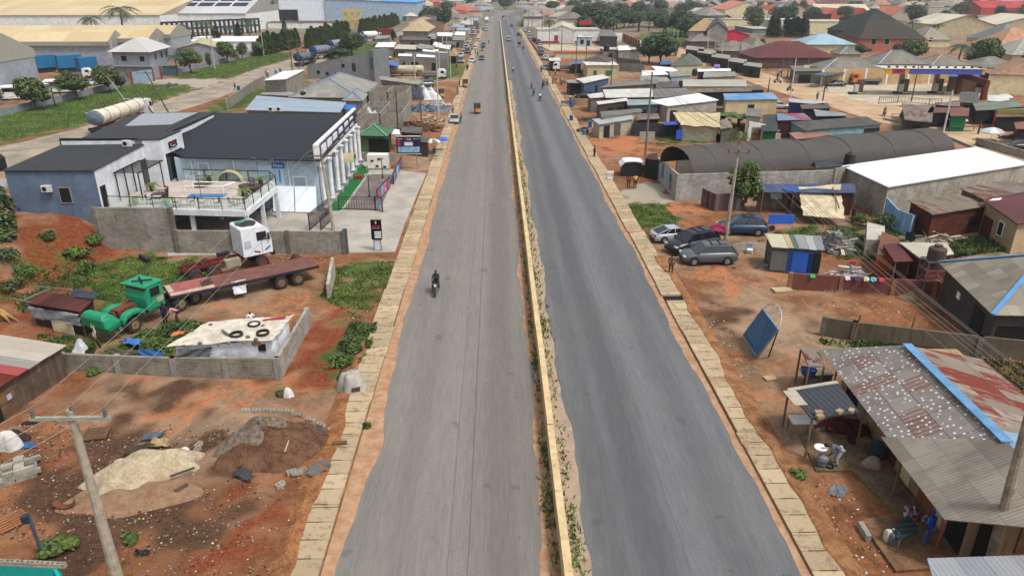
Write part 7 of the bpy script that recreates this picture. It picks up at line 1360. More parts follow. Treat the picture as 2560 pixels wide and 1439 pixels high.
tag(ob('edging_stone',M().bar(G(2150,1308,.2),G(2172,1345,.2),.22,.3),CONC),'grey stone edging piece at corner of shop terrace', 'edging')
bld('little rusty side awning at far end of spotted shop roof',(2022,915,2062,914,2046,872,2001,870),[2.35]*4, 'mono',None,None,RF('9c9288',.45, '847a70',.15,2,.8,dirt=.5),.03, 'awning',walls=False,post=[0,1,3]);tb_=T('table','wooden stall table under rusty side awning', 'table',G(2035,955));g=tb_.location;ob('tabletop',M(g).box(g+V3((0,0,.75)),(1.8,1.,.06)),plankm('8a7f6c',.12),tb_);ob('base_panel',M(g).box(g+V3((0,-.4,.38)),(1.7,.05,.72)),PM('6e6252',.9),tb_)
for i,(a,b)in EN(((2012,935),(2028,938))): tag(ob('bucket',M().lathe([(.2,0),(.28,.4),(.3,.42),(.27,.3)],G(a,b,.8),12),PM('2f5f9c',.5)),('blue bucket at outer end of awning table','blue bucket beside first on awning table')[i], 'bucket')
cn=bld('slate grey sheet awning with white edge beside spotted roof',(2030,1046,2148,1028,2094,954,1970,974),[2.35,2.5,2.5,2.35], 'mono',None,None,RF('4c5058',0, '454950',.3,4,3,dirt=.2),.03, 'awning',walls=False,post=[0,3]);ob('sheet_edge',M(cn.location).bar(G(1970,974,2.4),G(2094,954,2.55),.25,.05).bar(G(1973,976,2.4),G(2003,1012,2.4),.7,.04),PM('b9b0a0',.8),cn)
for i,(a,b)in EN(((2047,1030),(2050,1040),(2098,1028),(2128,1026))): tag(ob('stone',M().box(G(a,b,2.52),(.38,.25,.16),.3*i),PM('b39a78',.9,.2)),'block weighing down the slate grey awning, %s from the road' % ORDN[i], 'stone','blocks on slate grey awning')
t_=T('table','white topped table standing at road side of slate awning', 'table',G(1998,1085));g=t_.location;ob('tabletop',M(g).box(g+V3((0,0,.95)),(1.25,.85,.05)),WHT,t_)
for a,b in ((-.55,-.35),(.55,-.35),(.55,.35),(-.55,.35)): ob('leg',M(g).bar(g+V3((a,b,0)),g+V3((a,b,.93)),.05),WOOD,t_)
junk('clutter of pots and crates in shade under slate awning',2110,1075,1.6,.7,.8,30,4,('4a3a30', '3a3c44', '7a2c34'),.6,'stall_goods', 'goods');tag(ob('gas_bottle',M().lathe([(.18,0),(.22,.1),(.2,.4),(.06,.5)],G(2078,1068),12),PM('3a5a94',.5)),'blue gas bottle under slate awning', 'gas bottle')
person('person bending over a pot in front of shop', 'bend',2085,1164,270, '5a5c66', 'b0b4c0', '141414',1.12);pn=tag(ob('pan',M().lathe([(.1,0),(.3,.04),(.33,.12),(.28,.06),(.1,.03)],G(2052,1122,1.),16),WHT),'white enamel bowl held up by bending person', 'bowl');tag(ob('cooking_pot',M().lathe([(.14,0),(.2,.25),(.14,.3),(.26,.4),(.3,.55),(.26,.7),(.1,.75)],G(2053,1168),14),STEEL),'grey metal pot on a stand before bending person', 'pot');tag(ob('cooking_pot',M().lathe([(.1,0),(.2,.08),(.22,.2),(.18,.2),(.1,.05)],G(2073,1170),12),BK),'small black pan on soil at bending person feet', 'pan')
heap('sack','dark green full sack near cream shop pillar', 'sack',G(2190,1140),.42,.4,.9,clothm('38434a',1.1),0,3,12,.2,.1,3.5);heap('sack','dirty white sack lying before dark green one', 'sack',G(2178,1166),.55,.35,.45,clothm('a5947e',1.1),-.3,5,12,.25,.1,3.);st2=T('stool','small wooden stool standing under shop eave', 'stool',G(2158,1120));g=st2.location;ob('seat',M(g).box(g+V3((0,0,.5)),(.4,.4,.05)),PM('a07c50',.8),st2);[ob('leg',M(g).bar(g+V3((a,b,0)),g+V3((a,b,.5)),.05),PM('a07c50',.8),st2)for a,b in ((-.16,-.16),(.16,-.16),(.16,.16),(-.16,.16))]
tag(ob('bucket',M().lathe([(.2,0),(.26,.35),(.22,.33),(.18,.05)],G(2128,1108),12),PM('4a2f24',.8)),'dark brown tub under shop eave', 'tub');tag(ob('tarpaulin',patch([G(2070,1235,.06),G(2108,1242,.08),G(2122,1218,.08),G(2082,1208,.06)],14,10,.07,12),clothm('7d868c',1.2,8)),'grey blue plastic sheet spread on orange soil before shop','plastic sheet')
person('person in bright blue top and patterned purple wrapper by slatted table', 'stand',2311,1366,335, '1f52c0', '5a5a94', '2a50b0',1.12);dk=T('table','sloping dark green slatted table on shop terrace', 'table',G(2265,1360));g=G(2262,1352);a_,b_,c_,d_=G(2225,1316,.75),G(2248,1352,.75),G(2300,1322,.95),G(2272,1285,.95);ob('slatted_top',M(dk.location).slab([a_,b_,c_,d_],.06),RF('36454c',0, '2c3a40',.32,5,5,dirt=.2,cs=.5),dk)
for q_ in (a_,b_,c_,d_): ob('leg',M(dk.location).bar((q_.x,q_.y,.1),q_,.06),WOOD,dk)
junk('bright bottles and pots piled behind slatted table',2285,1300,.45,.3,.5,30,8,('a8303c', '3a4a54', 'c8c8cc'),.3, 'goods', 'goods')
for i,(a,b,c_)in EN(((2221,1350, 'd9d2bc'),(2234,1360, '6a727c'))): g=G(a,b,.16);m=M(g);loft(m,[[(g.x+x*s,g.y+y*s,g.z+z)for x,y in ((-.2,-.13),(.2,-.13),(.2,.13),(-.2,.13))]for z,s in ((0,.95),(.05,1),(.45,1),(.55,.8),(.58,.4))]);m.lathe([(.04,.55),(.04,.64)],(g.x+.1,g.y,g.z),8);tag(ob('jerrycan',m,PM(c_,.5,.06,1.2)),('cream jerrycan on shop terrace','grey jerrycan on shop terrace')[i], 'jerrycan')
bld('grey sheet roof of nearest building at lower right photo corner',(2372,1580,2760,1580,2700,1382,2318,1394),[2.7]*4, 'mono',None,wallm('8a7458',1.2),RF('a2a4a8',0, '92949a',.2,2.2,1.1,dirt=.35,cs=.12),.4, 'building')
gb_=G(2468,1440);tz=9.5;ty_=PRJ((gb_.x,gb_.y,tz))[1];tp_=G(2480+.262*(1389-ty_),ty_,tz);pr=T('utility_pole','mottled concrete pole rising out of photo at right','utility pole',(gb_.x,gb_.y,0),0,w=0);ob('shaft',M().tube([(0,0,-.1),(tp_.x-gb_.x,tp_.y-gb_.y,tz)],[.24,.14],10),PM('9c8e7c',.9,.4,1.2,.1,0,2.5),pr,False)
P=[G(1858,838,.15),G(1893,893,.1),G(1946,823,2.75),G(1907,772,2.75)];sb2=T('signboard','faded blue board propped up on its long side with an arch frame', 'signboard',G(1893,893));ob('board',M(sb2.location).slab(P,.06),RF('4f7fa8',.12, '3f6a94',.42,3,3,rustc='b4a688',dirt=.35,cs=.3),sb2);m=M(sb2.location)
for i in range(4): m.bar(P[i],P[(i+1)% 4],.09)
ob('frame',m,PM('8aa0ac',.6),sb2);m=M(sb2.location);md=(P[2]+P[3])/2;ax=(P[2]-P[3])/2;axz=V3((0,0,1.))
for k in range(12):
 a=PI*k/12;b=PI*(k+1)/12;m.bar(md+ax*CO(a)*.95+(axz*.75+V3((.5,.2,0)))*SI(a),md+ax*CO(b)*.95+(axz*.75+V3((.5,.2,0)))*SI(b),.06)
for k in range(2,11,2): a=PI*k/12;q_=md+ax*CO(a)*.95;m.bar(q_,q_+(axz*.75+V3((.5,.2,0)))*SI(a),.04)
ob('arch',m,PM('c9c6c0',.6),sb2)
for a,b in (((1921,892),P[2]),((1905,845),P[3])): g=G(*a);ob('leg',M(sb2.location).bar(g,b,.07),BK,sb2)
for (a,b)in ((.25,.3),(.25,.7),(.75,.3),(.75,.7)): q_=P[0].lerp(P[1],a).lerp(P[3].lerp(P[2],a),b);nn=(P[1]-P[0]).cross(P[3]-P[0]).normalized();nn=nn if nn.y<0 else-nn;m=M(sb2.location);e1=(P[1]-P[0]).normalized()*.22;e2=(P[3]-P[0]).normalized()*.22;m.q([q_+nn*.03+e1,q_+nn*.03+e2,q_+nn*.03-e1,q_+nn*.03-e2]);ob('flower_mark',m,PM('b7b09c',.7),sb2)
rw_=WL('dusty red brown wall with chalk writing and washing on top',(1972,722,2227,737,2330,742),1.35,wallm('7a4a40',1.25,.5, '5c4034'),.2,pillars=4.5,pm=wallm('9a6a4c',1.3));text(rw_, 'CAR WASH',G(2090,727,1.0)+V3((0,-.16,0)),-.03,.38,PM('b8a49c',.9));text(rw_, 'NO PARKING',G(2185,733,.95)+V3((0,-.16,0)),-.03,.26,PM('a08a84',.9))
for i,(a,c_)in EN(((2025, '4cae5c'),(2112, 'c8b4c4'),(2135, '3a4a6c'),(2158, 'cfc8a8'),(2176, '58b4c4'),(2196, 'c03848'))): g=G(a,724+(a-1972)*.06);g.z=1.38;tag(ob('cloth',patch([g+V3((-.2,-.14,-.22)),g+V3((.2,-.14,-.18)),g+V3((.2,.12,.05)),g+V3((-.2,.12,.06))],6,6,.04,i),clothm(c_,1.2)),('green cloth','pale mauve cloth', 'navy cloth','cream cloth','turquoise cloth', 'red cloth')[i]+ ' drying on the red brown wall', 'cloth','washing on red brown wall')
junk('white and grey scrap behind red brown wall',2125,690,1.6,.8,.8,30,11,('c8c8c6', '8c8f94', 'a8a49c'),1.);tag(ob('chair',M().box(G(2132,672,.5),(.5,.5,.08)).box(G(2132,672,.5)+V3((0,.22,.3)),(.5,.06,.55)),PM('c0283c',.6)),'red plastic chair behind red brown wall', 'chair')
WL('long low grey wall with mossy top running to right photo edge',(2054,838,2130,850,2440,888,2800,925),1.4,wallm('6f6353',1.15,.8, '3c382e'),.2,pillars=9.,pm=BLKD);
for a,b,c_,lb in ((2130,858,788,'pale leaning stake behind long low wall'),(2266,858,795,'rusty leaning stake by blue ridge end')): g=G(a,b);tag(ob('stake',M().bar(g,g+V3((.25,.1,HT(a,b,c_))),.08),WOOD),lb, 'stake')
tag(ob('slab',M().box(G(1955,724,.12),(1.5,.8,.15),.12),PM('c4b08c',.9)),'loose pale concrete slab left of red brown wall', 'slab');tag(ob('slab',M().box(G(1925,945,.08),(.7,.5,.12),.2),PM('c4b08c',.9)),'small pale block beside drain covers below board', 'slab');heap('rubble','heap of brown rubble at right end of red brown wall', 'rubble',G(2285,745),1.7,.8,.55,earthm('6b5844', 'a58c6c',2.5),0,5,14,.5);
P0,P1,P2=G(2345,655,3.1),G(2482,787,3.1),G(3050,800,3.1);bld('house with a grey tiled hipped roof and bright blue ridges at photo edge',[tuple(P0),tuple(P1),tuple(P2)],3.1, 'hip',5.6,wallm('4e4a46',1.1,.4),RF('a09888',0, '827a6e',.0,.9,.75,dirt=.5,seam=.6),.5, 'house',cap=PM('5f9cd4',.6,.1,1.1),op=[(0,.75,1.6,1.9,.4,DARK, 'window'),(0,.35,.5,.5,1.6,WHT, 'notice'),(1,.1,2.,2.1,0,DARK, 'doorway')])
WL('low red brick wall sloping along house',(2338,735,2400,790,2470,838),1.2,blockm('a0674c',1.25,.24,.08,1.2,.3),.22)
tt=T('water_tank','ribbed brown black water tank on a steel stand', 'water tank',G(2318,735));g=tt.location;m=M(g);z0_=2.25;prof=[(.1,z0_)]
for k in range(9): prof +=[(.62,z0_+.05+k*.17),(.66,z0_+.11+k*.17)]
prof +=[(.6,z0_+1.6),(.3,z0_+1.72),(.3,z0_+1.85),(.05,z0_+1.87)];m.lathe(prof,g,18);ob('tank',m,PM('4f3c36',.6,.15,1.2),tt)
for a,b in ((-.8,-.6),(.8,-.6),(.8,.6),(-.8,.6)): ob('leg',M(g).bar(g+V3((a,b,0)),g+V3((a,b,2.2)),.08),STEEL,tt)
m=M(g)
for z in (2.2,1.3,2.9):
 for a,b in (((-.8,-.6),(.8,-.6)),((.8,-.6),(.8,.6)),((.8,.6),(-.8,.6)),((-.8,.6),(-.8,-.6))): m.bar(g+V3((*a,z)),g+V3((*b,z)),.06)
for a,b in ((-.8,-.6),(.8,-.6),(.8,.6),(-.8,.6)): m.bar(g+V3((a,b,2.2)),g+V3((a,b,2.9)),.05)
ob('stand_frame',m,STEEL,tt)
bld('cream sheet roofed store left of water tank',(2302,646,2385,634,2367,607,2247,605),[2.7]*4, 'mono',None,wallm('6a3430',1.1),CRM,.15, 'store',op=[(0,.5,1.8,1.9,.1,PM('7a2c30',.7,.2,1.1), 'door')]);bld('maroon roofed lean-to beside cream sheet roof',(2237,654,2283,652,2246,607,2207,611),[2.4,2.5,2.5,2.4], 'mono',None,PM('5a2e2a',.8,.2),MAR,.12, 'lean-to',post=[0,3],sides=[1,2]);tag(ob('bottle',M().lathe([(.2,0),(.3,.15),(.28,.4),(.1,.5)],G(2238,690),12),PM('2a4fa4',.4)),'round blue can under maroon lean-to', 'can')
og=bld('hut walled in bright orange sheeting beside grass',(2192,636,2238,640,2248,595,2205,578),[2.0]*4, 'flat',None,RF('c2623a',.2, 'a8502c',.2,3,3,dirt=.3,rustc='7a3a24'),RF('8a5a44',.4,None,.2,2,1),.0, 'hut');bld('small grey block shed behind orange hut',(2166,598,2212,600,2212,565,2168,555),[1.6]*4, 'flat',None,BLKL,PM('c4c0b4',.8),.0, 'shed');tag(ob('plank',M().bar(G(2206,640),G(2245,600,1.),.3,.05),WOOD),'brown board leaning beside orange hut', 'board')
WL('ragged light blue plank fence with a dark blue top',(2206,556,2235,575,2272,592),2.3,plankm('8fb4d8',.2,1.5),.12,'plank_fence', 'fence',hs=[2.6,2.1,2.2]);WL('patched panel fence of pale blue and grey sheets',(2273,590,2290,575,2330,574),1.9,RF('b4bcc4',.15, '8aa8c4',.3,3,.8),.1,'sheet_fence', 'fence')
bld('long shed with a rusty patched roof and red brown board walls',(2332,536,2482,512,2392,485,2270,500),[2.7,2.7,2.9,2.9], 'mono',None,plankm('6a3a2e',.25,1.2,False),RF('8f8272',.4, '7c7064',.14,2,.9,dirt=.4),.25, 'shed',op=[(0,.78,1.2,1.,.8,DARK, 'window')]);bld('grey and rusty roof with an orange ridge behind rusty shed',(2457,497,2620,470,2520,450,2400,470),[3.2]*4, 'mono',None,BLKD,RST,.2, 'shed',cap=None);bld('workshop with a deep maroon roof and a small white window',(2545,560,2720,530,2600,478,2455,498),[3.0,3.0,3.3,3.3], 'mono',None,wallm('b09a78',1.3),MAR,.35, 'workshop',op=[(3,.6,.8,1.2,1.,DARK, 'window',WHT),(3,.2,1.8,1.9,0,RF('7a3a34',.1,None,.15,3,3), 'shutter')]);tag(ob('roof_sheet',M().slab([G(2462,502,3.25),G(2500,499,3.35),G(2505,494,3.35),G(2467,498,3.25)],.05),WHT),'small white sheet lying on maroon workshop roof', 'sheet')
junk('boards and sacks dumped before rusty shed',2330,600,2.4,.8,.7,40,14,('8a8578', '6a5a48', 'b0a890'),1.6);tag(ob('tarpaulin',patch([G(2262,600,.1),G(2288,603,.1),G(2288,580,1.2),G(2265,578,1.1)],8,8,.06,5),clothm('48586a',1.1)),'slate blue sheet standing against panel fence', 'sheet')
Pw=[G(2440,367,3.5),G(2104,414,3.5),G(2220,467,3.5)];wb=bld('large block building with a bright white flat sheet roof',[tuple(p)for p in Pw],3.5, 'mono',None,BLKL,RF('f6f6f8',0, 'ebecf0',.25,8,2.6,dirt=.04,cs=.03,k=.95,seam=.75),.2, 'building');
WL('grey block wall piece joining tunnel yard and white roof',(2075,500,2108,492),3.6,BLK,.25);tag(ob('water_tank',M().lathe([(.6,0),(.66,.2),(.62,.5),(.66,.7),(.62,1.),(.6,1.3),(.3,1.5),(.2,1.6)],G(2122,414,3.2),16),BK),'black water tank behind corner of white roof', 'water tank');bld('small dark sheet lean-to beside black water tank',(2040,420,2105,415,2108,396,2035,402),[3.2,3.4,3.4,3.2], 'mono',None,wallm('b0a070',1.2),RF('4a4f54',0,None,.2,2,1),.1, 'lean-to');rooms('low open block cells behind white roof',[G(2150,400).x,G(2180,400).x,G(2215,400).x,G(2250,400).x],[G(2180,402).y,G(2180,392).y+2],2.6,BLKL)
vt=T('vaulted_shed','long black fabric tunnel roof over a block walled yard','tunnel shed',G(1900,460));a0,b0=G(1733,442,2.6),G(1690,402,2.6);a1=G(2385,386,2.6);dv=(a1-a0);L=dv.length;dv.normalize();wv=(b0-a0);wv=wv-dv*wv.dot(dv);Wd=wv.length;wv.normalize()
VB=RF('5e5a57',0,None,0.,.85,40,dirt=.2,rough=.9,seam=.55,pv=.03);m=M(vt.location);m.smooth=True;NU,NV=60,14;off=len(m.v)
for i in range(NU+1):
 t=i/NU;q_=a0+dv*L*t;dip=-.55*math.exp(-((t-.5)/.05)** 2);hh=2.5+dip+.06*SI(t*40)
 for j in range(NV+1): an=PI*j/NV;m.v.append(tuple(q_+wv*Wd*(.5-.5*CO(an))*1.+V3((0,0,hh*SI(an)** .85))))
for i in range(NU):
 for j in range(NV): k=off+i*(NV+1)+j;m.f.append((k,k+NV+1,k+NV+2,k+1))
ob('fabric_roof',m,VB,vt)
for i in range(0,13):
 t=i/12;q_=a0+dv*L*t;m=M(vt.location);m.tube([q_+wv*Wd*(.5-.5*CO(PI*j/10))+V3((0,0,(2.54-.55*math.exp(-((t-.5)/.05)** 2))*SI(PI*j/10)** .85))for j in range(11)],.045,4);ob('rib',m,PM('6a6764',.6),vt)
q_=a0+dv*L;m=M(vt.location);m.q([q_+wv*Wd*(.5-.5*CO(PI*j/12))+V3((0,0,2.4*SI(PI*j/12)** .85))for j in range(13)]);ob('end_panel',m,VB,vt)
yw=WL('grey block yard wall in front of black tunnel roof',(1690,501,2080,489),3.0,blockm('a5a39e',1.35),.22,pillars=9.,pm=BLKL);ew=WL('rendered entrance wall with faded blue paint beside tunnel roof',(1642,446,1690,500),2.7,wallm('9c9a94',1.4,.5, '55504a'),.22,hs=[2.6,3.0]);a,b=G(1642,446).xy,G(1690,500).xy
for t,w_,hh,z,c_ in ((.32,1.0,1.6,.9, '4f86b4'),(.72,.8,1.0,1.3, '3a62a0'),(.74,.9,.7,.5, 'a06a6c')): OP(ew,a,b,t,w_,hh,z,PM(c_,.8,.4,1.1,.1,0,2.),'painted_patch',0,None,.12)
WL('far block wall of tunnel yard',(1690,440,2330,380),2.5,BLKD,.22)
bld('dark brown sheet roof beside entrance wall',(1612,396,1644,400,1644,382,1624,384),[2.4,2.6,2.9,2.6], 'mono',None,PM('2c2624',.8),PM('4a3a34',.7,.2),.05, 'shed');kv=T('kiosk','dark kiosk with a curved white plastic roof by entrance wall', 'kiosk',G(1578,440));g=kv.location;m=M(g);m.prism([(g.x-1.2,g.y-.2),(g.x+1.2,g.y-.2),(g.x+1.2,g.y+1.4),(g.x-1.2,g.y+1.4)],.1,1.6);ob('wall',m,PM('2f2f33',.6),kv);m=M(g)
for k in range(6): a=-1.5+k*.48;z=lambda x:1.75+.22*CO(x/1.7*PI/2)-(.45 if x<-1.3 else 0);m.slab([(g.x+a,g.y-.4,z(a)),(g.x+a+.48,g.y-.4,z(a+.48)),(g.x+a+.48,g.y+1.6,z(a+.48)+.1),(g.x+a,g.y+1.6,z(a)+.1)],.08)
ob('roof',m,PM('dcdcda',.5,.05,1.2),kv);WL('low dark trough wall right of white roofed kiosk',(1600,432,1641,430),1.,PM('4a4844',.8),.5,cat='wall')
ps=T('sandwich_board','small white board reading POS in red beside the drain covers', 'sign',G(1525,452));g=ps.location;ob('board',M(g).box(g+V3((0,0,.75)),(.85,.06,1.0)),WHT,ps);text(ps, 'POS',g+V3((0,-.05,.75)),0,.52,PM('c81e30',.5,0,1.3));[ob('leg',M(g).box(g+V3((s,.1,.3)),(.04,.3,.6)),STEEL,ps)for s in (-.38,.38)]
person('person in red shirt standing by concrete apron', 'stand',1571,470,200, '9c2c48', '3a2030');person('person in yellow shirt beside one in red', 'stand',1587,470,190, 'cdbc4c', '1c1c22');person('person in maroon standing on right drain covers', 'hold',1486,395,250, '5a2c34', '3c2228');person('person in mottled camouflage by grey car', 'stand',1676,686,30, '5a4c40', '4e443a',None,1.05)
car('silver hatchback parked nearest grass patch', 'hatch',1682,599,78, 'c3c6cc','cars parked in the lot',.98);car('dark navy off-roader between silver and grey car', 'suv',1729,625,245, '1d2334','cars parked in the lot',1.08);car('grey off-roader parked nearest camera in lot', 'suv',1768,655,268, '5f676c','cars parked in the lot',1.02);car('blue off-roader with grey sills behind maroon parasol', 'suv',1852,583,276, '24426a','cars parked in the lot',1.0)
umbrella('maroon parasol beside tall pole in car lot',1795,605,['a02850', 'a02850', '96244a', 'a02850'],1.,1.75);tag(ob('table',M().box(G(1793,606,.7),(.9,.5,.05)).box(G(1793,606,.35),(.8,.06,.6)),PM('a08a5a',.8)),'small vendor table under maroon parasol', 'table');heap('gravel_heap','low heap of grey gravel behind parked cars','gravel heap',G(1872,622),2.1,1.2,.75,earthm('8a7a6a', 'b0a494',3.),0,3,20,.12);ch=T('chair','pale plastic chair beside gravel heap', 'chair',G(1873,634));g=ch.location;ob('seat',M(g).box(g+V3((0,0,.42)),(.5,.45,.05)),WHT,ch);ob('backrest',M(g).box(g+V3((0,.22,.65)),(.5,.05,.45)),PM('8a9aa4',.6),ch);[ob('leg',M(g).bar(g+V3((a,b,0)),g+V3((a,b,.42)),.04),WHT,ch)for a,b in ((-.22,-.2),(.22,-.2),(.22,.2),(-.22,.2))]
kb=T('kiosk','patchwork roofed kiosk with a bright blue shutter', 'kiosk',G(1990,662));ks=[G(1930,617,2.3),G(2062,626,2.3),G(2052,590,2.5),G(1912,583,2.5)];I=inset(ks,.2);ob('wall',M(kb.location).prism(I,-.1,[2.2,2.2,2.4,2.4]),PM('55554f',.8,.3,1.2),kb)
for i,(a,b,c_)in EN(((0,.32, 'd6d2b4'),(.32,.42, 'cdb48c'),(.42,.52, '5e7a6c'),(.52,.72, 'a4a4a2'),(.72,.86, 'c0c2c6'),(.86,1., '9a9ca0'))): z=V3((0,0,.03*(i % 2)));ob('roof_sheet',M(kb.location).slab([ks[0].lerp(ks[1],a)+z,ks[0].lerp(ks[1],b)+z,ks[3].lerp(ks[2],b)+z,ks[3].lerp(ks[2],a)+z],.05),RF(c_,.08,None,.12,3,3,dirt=.3),kb)
OP(kb,I[0],I[1],.58,2.0,1.9,.1,PM('2b5cb4',.5,.12,1.4), 'shutter');OP(kb,I[0],I[1],.2,1.7,1.7,.2,PM('6c6e68',.6,.2,1.2), 'grille');OP(kb,I[0],I[1],.88,1.0,1.7,.2,DARK, 'doorway');junk('grey poles, sheets and driftwood heaped on and beside kiosk roof',2085,625,1.6,1.6,2.3,60,21,('9a9890', 'c8b898', '5f6468'),1.8);junk('cloth and buckets littered before kiosk',1945,668,2.4,.4,.25,24,22,('b0a898', '6a4a38', '2f6fa0'),.6,'litter_heap','litter heap')
WL('rusty and striped sheet fence below block yard wall',(1753,512,1785,528,1832,525,1842,510),1.9,RF('6e3a32',.3, '8a8c9c',.2,4,.5,dirt=.3),.08,'sheet_fence', 'fence');tpx('slender leafy tree between sheet fence and canvas stall',1862,527,392, 'tall',1,1.15,None,LF);heap('cloth','grey white cloth hung on a bush beside tree', 'cloth',G(1848,522),.6,.3,1.4,clothm('a8a8a8',1.2),0,3,10,.4,0,2.5)
sl_=T('market_stall','rough stall draped with cream canvas over rusty sheet walls', 'stall',G(2020,545));c=[G(1908,480,2.5),G(2140,482,2.5),G(2136,458,2.7),G(1895,460,2.7)];I=[V3((*q_,0))for q_ in inset(c,.1)];ob('back_wall',M(sl_.location).prism([I[2],I[3],I[3]+V3((0,-.1,0)),I[2]+V3((0,-.1,0))],0,2.5),RSTR,sl_);m=M(sl_.location).prism([I[1]+V3((-2.2,.2,0)),I[1]+V3((0,.2,0)),I[2],I[2]+V3((-2.2,0,0))],0,2.45);ob('side_room',m,RF('5f3a34',.4, '4a3c38',.15,3,.6),sl_);ob('roof',M(sl_.location).slab(c,.06),RF('4f5c7c',.1, '3a3f54',.0,1.5,1.5,dirt=.6),sl_)
for p_ in (c[0],c[0].lerp(c[1],.33),c[1]): ob('post',M(sl_.location).bar((p_.x,p_.y,0),p_,.08),WOOD,sl_)
m=patch([G(2008,540,.9),G(2112,545,.9),G(2100,462,2.85),G(1995,466,2.75)],22,18,.12,7,.05);tag(ob('canvas',m,clothm('d0c2a0',1.1,4)),'big sheet of cream canvas thrown over stall front', 'canvas');m=patch([G(2014,545,.5),G(2060,548,.5),G(2060,515,1.5),G(2010,512,1.5)],12,8,.06,9);tag(ob('canvas',m,clothm('9c9078',1.1,4)),'lower dirty canvas strip hanging before stall', 'canvas');tag(ob('pole',M().bar(G(2098,520,1.6),G(2075,450,3.1),.1),WOOD),'wooden pole lying diagonally across cream canvas', 'pole');tag(ob('tarpaulin_sheet',M().box(G(1953,548,.5),(2.6,.08,1.)),PM('2c62c0',.5,.1,1.3)),'blue and teal sheet fixed along foot of stall', 'tarpaulin');tag(ob('cloth',patch([G(1926,497,1.2),G(1954,497,1.2),G(1954,474,2.2),G(1927,472,2.2)],8,8,.04,8),clothm('d8dade',1.2)),'white cloth hanging at front of stall', 'cloth');tag(ob('tarpaulin',patch([G(1955,475,2.6),G(1998,480,2.6),G(1995,466,2.7),G(1958,462,2.7)],8,8,.06,8),clothm('3460a8',1.1)),'blue tarpaulin bunched on stall roof', 'tarpaulin');person('person in dark clothes behind canvas stall', 'stand',2130,555,150, '23232a', '24242a');m=M();m.lathe([(.2,-.05),(.3,-.05),(.3,.05),(.2,.05)],G(1930,570,.3),14, 'Y');tag(ob('tyre',m,TYRE),'old tyre standing on soil before stall', 'tyre')
def hen(label,px,py,c_,a=0):
 g=G(px,py);root=T('hen',label, 'hen',g,a,w=0);nodes=[(V3((0,-.14,.24)),.05),(V3((0,0,.2)),.09),(V3((0,.1,.24)),.06),(V3((0,.15,.34)),.03),(V3((0,.17,.38)),.032),(V3((0,.22,.37)),.01),(V3((0,-.22,.33)),.03)];ob('body',skin('body',nodes,[(0,1),(1,2),(2,3),(3,4),(4,5),(0,6)],1),PM(c_,.8,.15),root);[ob('leg',M().bar((s,0,0),(s,.02,.14),.018),PM('b08a4c'),root)for s in (-.04,.04)]
LTMP=0
hen('dark brown hen pecking in front of grey car',1833,676, '4a2a22',1.2);hen('white hen near junk right of kiosk',2162,640, 'd8d4cc',-.6);hen('dark hen beside long low wall',2178,618, '2a2420',2.)
pa=pole('tall concrete pole with two crossarms standing among parked cars',1812,612,330,[2.0,2.0],None,None,.2,(.2,0),True,.8);ga=G(1812,612);ha=pa['h'];pb=pole('dark concrete pole beside dirt clearing',1613,389,180,None,None,PM('7d7264',.9,.2,1.2),.17,(.15,0));gb=G(1613,389);hb_=pb['h']
for k,(zz,xx)in EN(((-.6,-.9),(-.6,0),(-.6,.9),(-1.6,-.9),(-1.6,.9),(-.1,0))):
 nm_=('first', 'second', 'third', 'fourth', 'fifth', 'sixth')[k];s_=V3((ga.x+.2+xx,ga.y-.2,ha+zz));wire('%s cable sweeping from the car lot pole down to the right edge' % nm_,s_,V3((tp_.x+xx*.6,tp_.y,tz-.3+zz*.6)),.5,.015);wire('%s cable from the car lot pole to the pole by the clearing' % nm_,s_,V3((gb.x+xx,gb.y,hb_+zz*.6)),.7,.02,PM('5a544e',.8,0))
PL=[(1525,250,130,'concrete pole beside blue walled shop'),(1439,192,90,'pole beside yellow building'),(1463,188,92,'second pole beside yellow building'),(1403,145,63,'dark pole in front of white station'),(1373,118,45,'pole left of white station'),(1355,105,25,'tall dark pole at roadside by station'),(1343,60,25,'far dark pole on right roadside'),(1332,55,22,'farther dark pole on right roadside'),(1322,50,22,'farthest dark pole on right roadside')]
last=(gb,hb_)
for i,a in EN(PL):
 o=pole(a[3],a[0],a[1],a[2],None,'poles right of the road',PM('6e6358',.9,.2,1.1),.15,(.1,0))
 if i<3: g=G(a[0],a[1]);[wire('%s cable of the stretch ending at the %s' %(('upper', 'lower')[k],a[3].split(' beside')[0]+(' by the shop' if i == 0 else ' by the yellow building' if i == 1 else ' next to it')),V3((last[0].x,last[0].y,last[1]-.2-k)),V3((g.x,g.y,o['h']-.2-k)),.6,.025,PM('4a4642',.8,0))for k in (0,1)];last=(g,o['h'])
